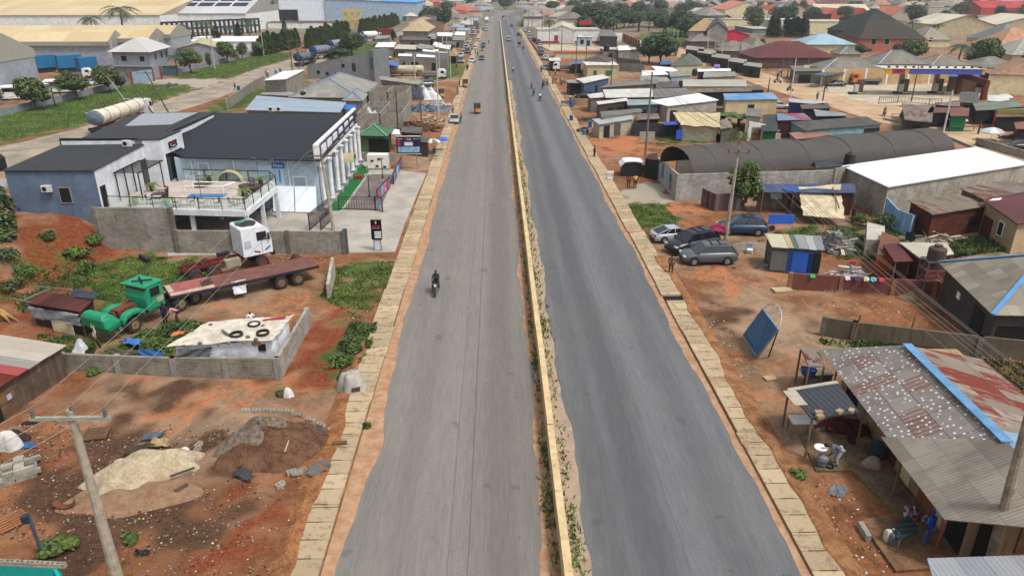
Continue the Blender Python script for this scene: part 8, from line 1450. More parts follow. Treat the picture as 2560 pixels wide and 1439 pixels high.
for a in ((2357,335,226,'white concrete pole beside green kiosk', 'd0ceca'),(2278,254,165,'dark pole inside station forecourt', '5f554a'),(1976,245,145,'white pole near blue kiosk', 'd0ceca'),(2056,256,190,'thin dark pole at dirt road', '3c3834'),(1953,192,110,'pole before maroon roofed hall', '6e6358'),(1968,194,112,'second pole before maroon roofed hall', '6e6358'),(2018,180,125,'pole at corner of grey shop', '6e6358'),(1846,165,82,'dark pole beside dirt road bend', '6e6358'),(1768,130,68,'white pole before orange roofed house', 'c8c6c2'),(1803,150,102,'white lamp pole by dirt road', 'c8c6c2'),(1738,118,65,'dark pole by grey hipped stalls', '5f554a'),(1684,100,73,'short white pole, left of a pair', 'c8c6c2'),(1694,100,76,'short white pole, right of a pair', 'c8c6c2'),(1920,230,195,'thin dark stake at dirt road edge', '3c3834'),(2445,335,300,'rusty stake near umbrellas', '5a3a2c'),(1837,345,318,'short stake by white arch', '6e6358'),(2473,228,205,'stake in front of blue station shop', '3c3834')): pole(a[3],a[0],a[1],a[2],None,'poles around dirt road',PM(a[4],.85,.15,1.2),.15 if a[1]<300 else .17)
tw_=T('lattice_mast','tall red and white lattice mast among dark trees', 'mast',G(1626,62));g=tw_.location;m=M(g);H_=26
for k in range(26):
 w0_=1.3-.035*k;w1_=1.3-.035*(k+1)
 for a,b in ((-1,-1),(1,-1),(1,1),(-1,1)): m.bar(g+V3((a*w0_,b*w0_,k)),g+V3((a*w1_,b*w1_,k+1)),.14)
 m.bar(g+V3((-w0_,-w0_,k)),g+V3((w1_,-w1_,k+1)),.1);m.bar(g+V3((w0_,-w0_,k)),g+V3((-w1_,-w1_,k+1)),.1)
ob('lattice',m,PM('9a8a88',.6),tw_)
CW=wallm('c4b48c',1.3,.5);BW=wallm('4a5a70',1.2,.3);OR_=RF('8a8780',.05, '76736c',.15,1.6,.9,dirt=.8);WG=RF('e2e0d8',0, 'cfccc2',.2,4,1.,dirt=.3,cs=.1);TEA=RF('9fb4b0',0, '8aa09c',.2,3,1,dirt=.2)
def S4(label,c,rf,wl=None,h=2.7,op=(),over=.25,knd='mono',rh=None,cat='shed',group='shanties right of road',**k): return bld(label,c,h,knd,rh,wl or R.choice([BLKD,BLK,PM('5a544e',.9,.3),CW]),rf,over,cat,None,group,op,**k)
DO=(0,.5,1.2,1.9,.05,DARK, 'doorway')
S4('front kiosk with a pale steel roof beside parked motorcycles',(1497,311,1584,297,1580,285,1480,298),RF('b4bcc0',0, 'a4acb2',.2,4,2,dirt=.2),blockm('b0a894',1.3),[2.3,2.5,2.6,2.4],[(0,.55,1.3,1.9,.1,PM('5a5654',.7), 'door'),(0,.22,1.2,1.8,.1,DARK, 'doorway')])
S4('weathered grey roof just behind front kiosk',(1505,292,1607,279,1602,271,1500,279),OR_,None,2.9,[DO]);S4('cream awning roof over dark timber shop',(1495,261,1570,251,1567,245,1490,254),WG,PM('4e463e',.9,.3),3.0,[(0,.4,1.4,2.,.1,DARK, 'doorway'),(0,.75,1.4,2.,.1,DARK, 'doorway')]);S4('pale teal and white roof beside cream awning',(1569,263,1650,260,1648,248,1566,249),TEA,PM('4c5a66',.9),2.9,[DO]);S4('block shed with a gleaming white roof left of banana plants',(1668,265,1797,250,1747,233,1622,252),WR,BLKL,[2.9,3.2,3.2,2.9],[(0,.12,1.3,1.9,.1,DARK, 'doorway')]);S4('long pale cream roof facing road over timber stalls',(1514,244,1633,242,1630,221,1507,224),WG,PM('6a5c4c',.9,.3),3.1,[DO]);S4('small white awning jutting over the dark blue parked car',(1475,245,1516,242,1508,231,1467,236),WG,None,2.8);S4('old dark grey roof behind the long cream one',(1636,245,1735,238,1715,220,1628,222),OR_,None,3.0);S4('long weathered roof with three pale spots',(1498,219,1648,209,1642,199,1530,206),OR_,None,3.1);S4('sagging dark roof beside the long weathered one',(1640,221,1700,217,1690,202,1640,208),DKR,None,3.0);S4('grey lean-to roof sloping behind the weathered roofs',(1602,203,1680,206,1668,194,1598,188),GRYR,None,3.0)
S4('navy walled roadside shop under a creamy white roof',(1459,208,1524,194,1506,186,1440,197),WG,BW,3.1,[DO,(1,.5,1.5,1.6,.2,DARK, 'window')]);S4('low grey awning beside navy walled shop',(1420,207,1458,208,1450,199,1415,200),GRYR,DARK,2.7,post=True);wboxb('square yellowish building with green shutters',1464,1546,198,163,9,CW,WG, 'building',op=[(0,.27,.9,1.1,1.,GRN, 'shutter'),(0,.72,1.6,1.2,.9,GRN, 'shutter')]);S4('brown rusty hipped roof behind yellowish building',(1458,160,1535,163,1540,148,1462,147),RF('6a5c54',.3, '5c504a',.2,2,1,dirt=.5),None,3,[DO],knd='hip',rh=4.6);S4('tattered red brown roof right of brown hipped one',(1500,166,1545,166,1541,152,1500,153),RST,None,3.0);S4('white awning of stall next to parked white truck',(1373,152,1402,152,1400,144,1372,145),WG,DARK,2.8,post=True);S4('blue awning behind parked white truck',(1427,161,1455,159,1455,153,1427,154),RF('4a80b4',0,None,.2,3,2),DARK,2.6)
boxtruck('white pickup truck parked on orange soil at roadside',G(1410,178),270,6.4);car('grey car parked by roadside stall', 'sedan',1364,174,180, '8a9094');car('dark blue car parked under small white awning', 'sedan',1462,245,275, '2a3444');wboxb('long cream wall building with a red roof edge',1386,1502,147,131,7,wallm('cdbf9c',1.35),RF('c05a48',0,None,.3,4,3), 'building');wboxb('grey block building with a black tank on top',1506,1600,152,124,9,BLK,CRM, 'building',op=[(0,.2,1.2,1.2,1.,DARK, 'window')]);g=G(1516,128,4.6);tag(ob('water_tank',M().lathe([(.8,0),(.9,.4),(.85,1.5),(.4,2.)],g,12),BK),'black tank standing on the grey block building', 'water tank');S4('white sheet on roof line right of black tank',(1545,126,1578,125,1570,114,1545,115),WR,None,4.)
st_=wboxb('white station building with a red base stripe',1342,1500,108,74,16,WHITE,CRM, 'building',op=[(0,.3,1.6,2.2,.8,PM('a8344a',.6), 'window'),(0,.42,1.,2.6,0,DARK, 'door'),(0,.8,3.,2.5,.5,WIN, 'window')]);a,b=G(1342,108),G(1500,108);ob('red_stripe',M(st_.location).bar(a+V3((.3,.2,.4)),b+V3((-.3,.2,.4)),.2,.7),PM('a8303c',.7),st_);ob('sign',M(st_.location).box(G(1462,107)+V3((0,-.5,8.)),(5,.3,1.7)),PM('c03048',.6),st_);wboxb('white kiosk with red sign in front of white station',1442,1482,116,92,5,PM('a8b4c0',.7,.1,1.2),WR, 'kiosk',op=[(0,.3,1.4,1.6,.8,DARK, 'window'),(0,.75,1.2,2.1,.1,DARK, 'door')]);S4('cream gabled roof behind white station',(1370,76,1440,77,1436,64,1378,64),CRM,WHITE,5,knd='gable',rh=7,axis=1);S4('white roof with solar panels behind station',(1395,70,1435,71,1432,58,1395,58),RF('d6ccb4',0),WHITE,5.5);S4('slatted grey shed right of white station',(1500,90,1545,92,1530,76,1500,74),OR_,None,4);WL('long white wall right of station',(1500,105,1555,104),3.5,WHITE,.3);WL('red and white pillared wall behind big tree',(1550,98,1600,122),3.,PM('9c4438',.8,.2,1.2),.3,pillars=6,pm=WHITE)
WL('low red and white kerb wall at station driveway',(1322,98,1350,138),.8,PM('b07060',.8,.2,1.2),.3);kind(ob('station_yard',M().prism([G(1345,112),G(1520,112),G(1540,125),G(1380,128)],0,.03,False),CY_))
tpx('very wide dark leafy tree in middle of shanties',1650,162,82, 'round',0,1.45,None,LFD);tpx('shorter leafy tree joined to the wide dark tree',1622,158,96, 'round',2,1.3,None,LFD)
S4('grey green hipped roof house with an orange pillar',(1678,166,1758,162,1752,150,1690,152),RF('6c776c',0, '5e685e',.2,2,2,dirt=.3),CW,3.,knd='hip',rh=5.4);tag(ob('pillar_sign',M().box(G(1697,172,1.9),(1.5,1.2,3.8)),PM('c8902c',.7,.1,1.2)),'orange square pillar before grey green roof', 'pillar');S4('blue tarpaulin roof beside orange pillar',(1652,162,1680,160,1677,152,1650,154),RF('3c78b4',0),DARK,2.6);S4('white topped building with two dark roof holes',(1606,189,1672,186,1657,175,1604,177),WR,BLK,3.1,[DO]);S4('white strip roof between holes building and grey gable',(1640,176,1702,181,1680,169,1628,165),WR,None,2.9);S4('grey gabled roof left of dark water tank',(1676,192,1730,188,1722,174,1672,180),GRYR,wallm('9aa4ae',1.3),3.1,[DO]);tag(ob('water_tank',M().lathe([(.6,0),(.7,.3),(.65,1.3),(.3,1.7)],G(1736,190,2.6),12),BK),'dark water tank among the grey gabled roofs', 'water tank');S4('long thin white roof on top of purple walls',(1742,179,1828,177,1826,171,1745,173),WR,PM('4a3050',.8),3.1);S4('plain grey block shed beyond banana plants',(1757,194,1840,190,1838,179,1760,180),GRYR,BLK,2.9);S4('long pale corrugated roof over yellowish walls',(1708,216,1867,216,1865,199,1706,199),RF('c0bcae',0, 'aeaa9c',.5,8,4,dirt=.3,cs=.2),CW,2.9,[(0,.85,5,1.9,.1,PM('7c2c34',.7),'painted_wall')]);S4('blue streaked tin roof in front of rusty stalls',(1812,250,1948,248,1932,232,1808,234),RF('8aaccc',0, '4a90d0',.2,8,2.2,dirt=.2),CW,2.9,[DO]);S4('rusty stall roofs along the dirt road',(1745,231,1880,228,1868,219,1740,222),RST,DARK,2.8);S4('brown stall roof with a red tank beside the dirt road',(1860,226,1912,224,1900,212,1856,215),RF('7a6a5c',.3),DARK,2.7,post=True);WL('grey concrete yard wall in front of the big tree',(1548,178,1610,182),2.2,BLK,.2);WL('grey wall left of the big tree yard',(1545,165,1600,172),2.4,BLKD,.2)
S4('purple stall awning at end of white strip roof',(1785,168,1800,168,1800,161,1786,161),PM('8a6ac0',.7),DARK,2.6)
th=T('tarpaulin_house','shelter with a big sagging cream tarpaulin roof and cream cloth walls', 'shelter',G(1760,335));c=[G(1702,312,2.5),G(1800,318,2.4),G(1800,281,3.),G(1682,280,3.)];I=inset(c,.4);ob('wall',M(th.location).prism(I,-.1,2.3),clothm('b8b096',1.2,3),th);m=patch(c,20,12,.1,5,.15);m.o=V3(th.location);ob('roof_sheet',m,clothm('d8c69c',1.05,3),th);S4('grey canvas side wing of tarpaulin shelter',(1800,322,1832,318,1825,302,1800,300),clothm('8a8474',1.1),clothm('6a665c',1.),2.3)
WL('row of dark cloth and sheet panels left of tarpaulin shelter',(1582,340,1660,342,1706,338),2.1,PM('3a3f46',.8,.3,1.2),.15,'panel_fence', 'fence');tag(ob('panel',M().box(G(1617,339,1.3)+V3((0,-.3,0)),(2.3,.08,1.3)),PM('a09c90',.8,.2,1.2)),'pale grey sheet hung on dark panel fence', 'sheet');tag(ob('blue_panel',M().box(G(1697,336,1.)+V3((0,-.2,0)),(.9,.08,1.4)),PM('2c54c8',.6,.1,1.3)),'bright blue panel at end of dark panel fence', 'panel');S4('blue cloth awning above dark panel fence',(1660,312,1698,311,1696,304,1662,305),PM('3050b8',.7),DARK,2.3,walls=False);S4('brown lean-to roofs behind the dark panel fence',(1590,300,1650,296,1645,284,1595,284),RST,DARK,2.6)
tpx('clump of broad banana leaves behind tarpaulin shelter',1822,318,244, 'banana',0,1.9,'banana plants',LF);tpx('second banana plant left of broad leaved clump',1800,312,256, 'banana',1,1.7,'banana plants',LF);tpx('third banana plant right of broad leaved clump',1845,314,250, 'banana',0,1.7,'banana plants',LFD)
for i,(a,b,lb)in EN(((1455,333,'left one of motorcycles parked at front kiosk'),(1462,331,'second motorcycle parked at front kiosk'),(1518,344,'motorcycle parked in dark doorway of front kiosk'),(1405,212,'motorcycle parked near low grey awning'),(1408,210,'another motorcycle parked near low grey awning'))): moto(lb,a,b,300+i*25,('2c2c30', '5a2422')[i % 2],(),'parked motorcycles')
for i,(a,b,c_,lb)in EN(((1428,303, '2c5090','blue drum with a yellow top on orange soil'),(1430,268, '2f64b0','stack of blue containers at roadside'),(1475,318, '2c60a0','blue drum at front kiosk'),(1460,340, '4a7490','grey blue basin in front of motorcycles'))): tag(ob('drum',M().lathe([(.3,0),(.34,.1),(.32,.5),(.34,.9),(.28,1.05)],G(a,b),12),PM(c_,.5,.1,1.2)),lb, 'drum','blue drums right of road')
b2=T('bench','small metal bench on drain covers', 'bench',G(1412,267));g=b2.location;ob('seat',M(g).box(g+V3((0,0,.5)),(1.6,.5,.06)),PM('6a7488',.6),b2);ob('backrest',M(g).box(g+V3((0,.25,.9)),(1.6,.05,.5)),PM('6a7488',.6),b2);[ob('leg',M(g).bar(g+V3((s,0,0)),g+V3((s,0,.9)),.05),STEEL,b2)for s in (-.7,.7)]
heap('brush_heap','heap of brown brushwood beside white awning', 'brush heap',G(1438,262),2.2,1.6,.9,earthm('6a5038', 'a08060',3.),0,4,16,.4);junk('dark scrap wood pile beside the front kiosk',1462,302,1.8,1.4,.6,40,41,('4a4038', '6a5c50', '7c7468'),1.6)
P_=[(1382,213,'person in red standing on right pavement', 'a85048'),(1389,208,'person in white beside parked motorcycles', 'c8c8cc'),(1390,201,'person in pink on sandy roadside', 'c87880'),(1374,193,'person in orange walking on right pavement', 'b8643c'),(1357,222,'person wearing brown at right kerb', '6a4c40'),(1433,225,'person in orange under low grey awning', 'b46a44'),(1426,268,'person in blue beside blue containers', '2f68b8'),(1752,146,'person in black walking on dirt road', '2a2a30'),(1876,225, 'x', '2a2a30'),(1990,222, 'x', '2a2a30'),(1943,200,'person in dark clothes by maroon roofed hall', '3a2c34'),(2065,227,'person in dark clothes by thin dark pole', '24242c'),(2042,252,'person in teal crossing dirt road', '2f7a6c'),(1941,350,'person in pale shirt by dark green kiosk', 'c8bca4'),(2250,298,'person sitting by rusty huts in dark clothes', '2a2228'),(1950,188,'person in white by grey shop front', 'd8d8d8'),(2535,225,'person in yellow at blue station shop', 'c8a83c'),(1917,178,'person in red by maroon roofed hall', 'b83c34')]
for i,(a,b,lb,c_)in EN(P_):
 if lb != 'x': person(lb, 'sit' if 'sitting' in lb else ('stand', 'walk')[i % 2],a,b,60*i,c_, '2a2a34',None,1.1)
moto('motorcycle with a red shirted rider on dirt road',1974,228,150, '3a2c2c',(('rider in dark red on dirt road', '7a2c30', '2c2c34',None),),'motorcycles on dirt road');moto('motorcycle with a grey rider near dirt road drain',2210,290,200, '34343c',(('rider in grey near dirt road drain', '5a5a64', '2c2c34',None),),'motorcycles on dirt road');moto('motorcycle crossing before grey shop',1943,208,120, '34343c',(('rider in purple before grey shop', '5a4a7a', '2c2c34',None),),'motorcycles on dirt road')
ac_=T('archway','small white arched gateway in grass', 'archway',G(1888,352));g=ac_.location;m=M(g);m.box(g+V3((-1.1,0,1.2)),(.5,.4,2.4));m.box(g+V3((1.1,0,1.2)),(.5,.4,2.4));m.prism([(g.x-1.35,g.y-.19),(g.x+1.35,g.y-.19),(g.x+1.35,g.y+.19),(g.x-1.35,g.y+.19)],2.1,[3.0,2.5,2.5,3.0]);ob('frame',m,WHITE,ac_);ob('low_wall',M(g).box(g+V3((2.6,.1,.55)),(2.6,.25,1.1)),PM('cfb8ac',.8,.1,1.2),ac_)
S4('dark green sheet kiosk beside red and blue roof',(1905,328,1945,328,1944,285,1908,287),RF('3c4a44',0),RF('1f6a3c',0,None,.3,4,4,k=1.2),2.5);S4('small roof half red and half blue',(1944,301,2030,299,2010,283,1942,284),RF('a84450',0, '6aa4c4',.2,8,2.),PM('4c2c28',.8,.2),2.8,[DO]);S4('wide blackened sheet roof with a turquoise front',(2012,326,2205,311,2166,291,1975,305),RF('64605a',.0, '4c4945',.14,1.6,.9,dirt=.8),PM('7fa4ac',.8,.3,1.1),2.7,[(0,.1,2.2,1.8,.1,DARK, 'doorway'),(0,.9,3.,2.1,.1,DARK, 'doorway')]);S4('low brown and pinkish roof at tunnel shed',(1990,348,2080,338,2062,326,1972,332),RF('8c7460',.2, 'c08070',.2,2,2),None,2.3);S4('slanting pale grey roof behind the blackened sheet roof',(2040,290,2120,289,2112,283,2034,273),RF('a0a8aa',0),DARK,2.7);S4('navy kiosk with a white roof beside dirt road',(1975,255,2062,262,2058,252,1970,246),RF('c8ccc8',0),PM('2f3c7c',.7,.1,1.2),2.7,[(0,.45,1.,1.2,.4,PM('c88a3c'),'painted_patch'),(0,.8,1.4,1.8,.1,DARK, 'doorway')]);S4('dark brown awning right of navy kiosk',(2005,272,2078,270,2070,257,2000,262),RF('6c6258',.1),DARK,2.7,post=True);S4('grey plank store behind the green kiosk',(1862,290,1905,292,1905,272,1868,270),OR_,None,2.7)
car('white car half hidden behind navy kiosk', 'sedan',1945,272,100, 'c4c8c8')
cn=T('fuel_canopy','long fuel station canopy with blue yellow and red fascia', 'canopy',G(2330,235));hc=5.4;a,b=G(2212,182,hc-.5),G(2462,184,hc-.5);u=(b-a).normalized();v=V3((-u.y,u.x,0));c=[a,b,b+v*7,a+v*7]
ob('roof',M(cn.location).prism(c,hc+.02,hc+.3),PM('c8c4bc',.7,.2,1.1),cn)
def fas(t0,t1,col_,nm_='fascia'): p,q_=a.lerp(b,t0),a.lerp(b,t1);ob(nm_,M(cn.location).prism([p-v*.1,q_-v*.1,q_+v*.1,p+v*.1],hc-.75,hc+.35),PM(col_,.6,.06,1.35),cn)
fas(.0,.07, 'c89a34');fas(.07,.2, 'a83a44');fas(.2,.24, 'c89a34');fas(.24,.97, '4a55a4');fas(.97,1.0, 'c89a34');text(cn, 'OILS',a.lerp(b,.135)-v*.14+V3((0,0,.32)),math.atan2(u.y,u.x),.75,PM('5a1c3c',.5));m=M(cn.location);m.bar(a-v*.12+V3((0,0,.95)),b-v*.12+V3((0,0,.95)),.2,.15);ob('white_edge',m,WHT,cn)
for i in range(12): p=a.lerp(b,(i+.5)/12)+v*(.6);ob('floodlight',M(cn.location).box(V3((p.x,p.y,hc+.65)),(.45,.3,.4)),BK,cn)
for i,(x,y,lb)in EN(((2243,234, 'left'),(2330,233, 'right'))):
 g=G(x,y);ob('column',M(cn.location).box(g+V3((.8,.8,2.4)),(.9,.7,4.8)),PM('a8a49c',.7,.15,1.2),cn)
for i,(x,y,lb)in EN(((2140,236,'fuel pump island standing apart from canopy'),(2252,235,'fuel pump island under left canopy column'),(2338,234,'fuel pump island under right canopy column'))):
 g=G(x,y);f_=T('fuel_pump',lb, 'fuel pump',g,0, 'fuel pumps');ob('plinth',M(g).box(g+V3((0,0,.25)),(3.2,1.2,.5)),BK,f_);ob('plinth_band',M(g).box(g+V3((.7,-.62,.35)),(1.4,.1,.25)),PM('d8d08c',.6),f_);ob('pump',M(g).box(g+V3((-.2,0,1.3)),(.9,.6,1.7)),PM('c4bcb0',.5,.1,1.2),f_);ob('pump_side',M(g).box(g+V3((.7,.2,1.8)),(1.2,.8,2.7)),PM('6a5440',.6,.3),f_)
wl_=WL('long beige wall with white pillars behind fuel station',(2052,212,2372,209),3.6,wallm('c9a678',1.3,.3),.3,pillars=5.5,pm=WHT)
def hipb(label,px0,px1,py,top,depth,ridge,rf,wl,capc=None,grp='hipped houses right of dirt road',**k):
 a,b=G(px0,py),G(px1,py);h=HT((px0+px1)/2,py,top);P=[(a.x,a.y,h),(b.x,b.y,h),(b.x,b.y+depth,h),(a.x,a.y+depth,h)];rr=h+(G(0,0,0).x*0)+ridge
 return bld(label,P,h, 'hip',rr,wl,rf,.5, 'house', 'house',grp,k.get('op',()),cap=capc,hipf=k.get('hf',.5))
OLDH=RF('8f887c',0, '7a746a',.0,1.6,1.4,dirt=.7);PBC=PM('a8c0cc',.7)
hipb('grey hipped roof with pale blue ridges nearest dirt road',2055,2215,205,174,11,2.3,OLDH,PM('8a5c44',.9,.2),PBC);hipb('grey hipped roof with a blue ridge behind canopy left end',2190,2322,196,161,11,3.0,OLDH,wallm('c0a888',1.2),PBC);hipb('old hipped roof with a cream ridge behind canopy middle',2322,2428,192,164,11,2.4,OLDH,wallm('c0a888',1.2),PM('c4b494',.7));hipb('old grey hipped roof behind blue station shop',2440,2560,196,170,11,2.4,OLDH,wallm('b09878',1.2),None);hipb('pale blue hipped roof beside brown green mansion',2010,2140,136,112,16,3.2,RF('a9c6d4',0, '9ab8c8',.3,5,3,dirt=.1),CW,None);hipb('small grey hipped roof with blue ridges before the pale blue one',2097,2152,152,136,8,2.,OLDH,CW,PBC);hipb('large maroon hipped roof hall beside the dirt road',1885,2095,172,145,18,4.,RF('743f3e',0, '683836',.3,4,3,dirt=.3),PM('6a5648',.9,.3),None);S4('low grey roof of shop row before maroon hall',(1985,178,2080,178,2072,163,1975,165),OR_,PM('7a7068',.9,.3),3.,[(0,.3,3,1.9,.2,DARK, 'opening')],group='shops along dirt road');S4('slate blue awning at grey hipped house',(2030,186,2062,190,2130,178,2100,172),RF('5c7484',0),DARK,2.9,walls=False,post=[0,1])
for lb,x,y,c1,c2 in (('white',2014,200, 'd8d8d4', '7a7a78'),('brown and blue',2028,202, '8a6a3c', '3c5c94')):
 g=G(x,y);s_=T('banner','%s tall banner board before the blue awning' % lb, 'banner',g);ob('board',M(g).box(g+V3((0,0,2.1)),(1.9,.15,3.)),PM(c1,.6,.1,1.2),s_);ob('lower_panel',M(g).box(g+V3((0,-.1,1.3)),(1.6,.06,1.2)),PM(c2,.6,.1,1.2),s_)
 if lb == 'white': text(s_, 'GAS',g+V3((0,-.16,2.6)),0,.8,BK)
mn=hipb('big house with a very tall blackish green hipped roof',2130,2290,118,82,26,8.2,RF('2f3a33',0, '28332c',.3,5,5,dirt=.2,k=.9),PM('6a5a50',.9),None,hf=.42);mn2=hipb('brick house with a tall dark brown hipped roof',2142,2312,130,98,20,6.,RF('4a4238',0, '3e382f',.3,5,5,dirt=.3,k=.9),PM('a86450',.85,.15,1.35),None,op=[(0,.22,1.8,2.,2.4,DARK, 'window',WHT),(0,.42,1.8,2.,2.4,DARK, 'window',WHT)],hf=.36);hipb('pale brown hipped roof right of tall brown roof',2300,2378,118,100,16,4.5,RF('a89e90',0),CREAM,None,op=[(0,.3,1.2,1.4,2,DARK, 'window')]);hipb('greenish hipped roof at right photo edge',2485,2600,112,102,20,6.,RF('82908a',0),CREAM,None);hipb('salmon orange hipped roof at the right photo edge',2495,2640,128,116,18,6.,RF('cf9a78',0),PM('8a5c48',.9),None);hipb('pale grey hipped roof at right photo edge above beige house',2525,2680,158,138,16,4.5,RF('b8b4a8',0),wallm('c8b088',1.3),None,op=[(0,.2,1.2,1.4,1.5,DARK, 'window')])
wh=wboxb('blue walled shop of fuel station under a tan roof',2462,2620,222,183,9,PM('343c7c',.7,.1,1.35),RF('b0805c',0), 'shop',op=[(0,.2,1.3,2.,.2,WHT, 'door'),(0,.33,1.3,2.,.2,WHT, 'door')]);S4('tan hipped roof above blue walled shop',(2470,186,2640,190,2620,160,2500,158),RF('ad8468',0),CREAM,4.2,knd='hip',rh=6.2,group='hipped houses right of dirt road');S4('blue sheet lean-to behind canopy right half',(2372,192,2450,192,2446,180,2372,180),RF('3f78b0',0),PM('6a4c3c',.9),3.4,group='hipped houses right of dirt road')
bg=T('brick_gateway','dark red brick gateway with two thick legs at station', 'gateway',G(2420,248));g0,g1=G(2392,236),G(2456,250);m=M(bg.location);m.box(g0+V3((0,0,2.1)),(.9,.9,4.2));m.box(g1+V3((0,0,2.)),(.9,.9,4.));m.bar(g0+V3((.4,0,4.)),g1+V3((-.4,0,3.7)),.7,1.1);ob('brickwork',m,blockm('6e3a30',1.2,.3,.1,1.1,.3),bg)
car('dark teal saloon parked on station forecourt', 'sedan',2090,216,265, '3c4c50');tr_= boxtruck('orange cabbed lorry parked behind fuel pumps',G(2162,212),268,7.5, 'd07a2c');car('beige off-roader beside brick gateway', 'suv',2432,218,250, '8f8a80');car('black saloon parked at right edge beyond umbrellas', 'sedan',2548,374,280, '22242a');car('white minibus at blue walled shop', 'bus',2552,224,260, 'd4d6d8');railing('low iron fence at station exit',(2196,260,2243,258),1.4, 'railing',BK,.5);railing('thin pale railing right of low iron fence',(2244,256,2322,262,2352,262),1.2, 'railing',PM('8a7c6c'),.6)
for lb,c_,rf,wl in (('rusty low hut nearest dirt road drain',(2262,300,2330,306,2335,268,2255,258),RST,PM('4a4440',.9,.3)),('brown tin roof beside green shed',(2318,282,2420,280,2412,268,2330,262),RF('7a5848',.4),DARK),('small rusty shelter by pale railing',(2340,268,2400,270,2400,256,2338,256),RST,DARK),('grey block hut under brick gateway',(2398,256,2445,258,2448,232,2400,230),DKR,PM('7a6048',.9)),('stall roof in teal and brown patches',(2440,276,2560,270,2540,250,2432,258),RF('84746a',.2, '6a9c8c',.2,2,2),DARK),('long rusty roof at right edge over stalls',(2490,292,2640,290,2620,262,2490,272),RF('8a6a5a',.4),DARK),('small orange topped stall at right photo edge',(2540,322,2620,322,2610,300,2535,306),RF('a0684c',.3),DARK),('low awning of pale sheets behind white umbrella',(2470,252,2525,254,2520,236,2470,238),WG,DARK)): S4(lb,c_,rf,wl,2.5,[DO],group='stalls right of dirt road')
gk=S4('green corrugated kiosk behind white pole',(2376,290,2422,290,2424,270,2372,268),RF('8a5c48',.3),RF('1c6a44',0,None,.3,4,4,k=1.3),2.6,group='stalls right of the dirt road');og_=T('gateway','orange and olive painted concrete gateway with a grille', 'gateway',G(2520,322));g=og_.location
for s,c_ in ((-2.4, 'c8502c'),(2.4, 'c8502c')): ob('pillar',M(g).box(g+V3((s,0,1.3)),(.7,.5,2.6)),PM(c_,.7,.15,1.2),og_)
ob('lintel',M(g).box(g+V3((0,0,2.9)),(5.6,.55,.7)),PM('7c7c3c',.7,.15,1.2),og_);m=M(g);[m.bar(g+V3((x*.35,0,0)),g+V3((x*.35,0,2.5)),.05)for x in range(-5,6)];ob('grille',m,PM('b8a888',.7),og_)
umbrella('white and lilac umbrella before green kiosk',2391,322,['c8b4d0', 'dcdcd8', 'd8c89c'],1.5,2.1);umbrella('pink centred pale umbrella nearest black saloon',2476,352,['c8d0d4', 'd8dcd8', 'c4a8a8', 'c8d8dc'],1.8,2.1);umbrella('white and yellow umbrella beside blue shop yard',2506,262,['d8dcd8', 'd8c05c', '7a9cc0'],1.5,2.2);tb3=T('table','long dark market table before green kiosk', 'table',G(2405,328));g=tb3.location;ob('tabletop',M(g).box(g+V3((0,0,.8)),(4.2,1.,.08)),WOOD,tb3);[ob('leg',M(g).bar(g+V3((x,0,0)),g+V3((x,0,.8)),.08),WOOD,tb3)for x in (-1.9,0,1.9)];junk('goods heaped under the pink centred umbrella',2478,366,1.8,1.2,.9,50,31,('3c3430', '5a5450', '7c7468'),1.2,'stall_goods', 'goods');junk('crates and odds beside black saloon',2520,345,2.,1.,.5,30,33,('4a3c30', '3a3a3c', '8a7c6c'),1.,'stall_goods', 'goods');bch=T('bench','rough wooden bench by rusty huts', 'bench',G(2240,292));g=bch.location;ob('seat',M(g).box(g+V3((0,0,.5)),(1.8,.4,.06)),WOOD,bch);[ob('leg',M(g).bar(g+V3((x,0,0)),g+V3((x,0,.5)),.08),WOOD,bch)for x in (-.8,.8)]
WL('low kerb along near side of dirt road',(2210,300,2300,318,2380,350,2440,375,2560,428),.35,CONC,.3);WL('low concrete parapet behind white roof',(2440,362,2640,420),1.1,BLKL,.25)
for i,a in EN((('grey hipped stall roofs by dirt road bend, low one',1722,1790,122,104,9,2.5),('grey hipped roof left of crimson hall',1728,1800,112,92,10,3.),('grey ridged roof with cream hips below crimson hall',1805,1880,136,118,10,1.8),('long grey roof beside maroon hall',1870,1925,142,122,16,3.),('wide grey roof between bend and maroon hall',1800,1905,145,128,9,2.4))): hipb(a[0],a[1],a[2],a[3],a[4],a[5],a[6],OLDH,PM('6a625c',.9,.3),PM('b0a890',.8)if i == 2 else None,'shops along the dirt road')
for i,(x,y,lb)in EN(((1735,128,'dark stall under a grey awning, west one at bend'),(1765,136,'dark stall under a grey awning, second at bend'),(1800,147,'dark stall under a grey awning, third at bend'),(1842,158,'dark stall under a grey awning, fourth at bend'),(1880,168,'dark stall under a grey awning, last at bend'))): S4(lb,(x-22,y-5,x+24,y+1,x+26,y-9,x-18,y-14),GRYR,PM('4a443e',.9,.3),2.8,[DO],group='shops along the dirt road')
wboxb('crimson sheet hall with a red gabled roof',1782,1874,119,89,18,PM('c02a40',.6,.1,1.3),RF('e2606c',0, 'd8505e',.3,6,4,dirt=.1), 'hall',2.2, 'gable');bld('house with a light brown hipped roof before the crimson hall',(1719,78,1765,78,1786,62,1738,62),[6]*4, 'hip',9,BLKL,RF('b8956c',0, 'ad8a62',.3,4,4),.6, 'house');bld('house with a black and grey gabled roof beside brown one',(1765,76,1822,76,1812,58,1775,58),[6.5]*4, 'gable',9.5,BLK,RF('4a4c54',0, '3c3e46',.3,4,4),.4, 'house',axis=1)
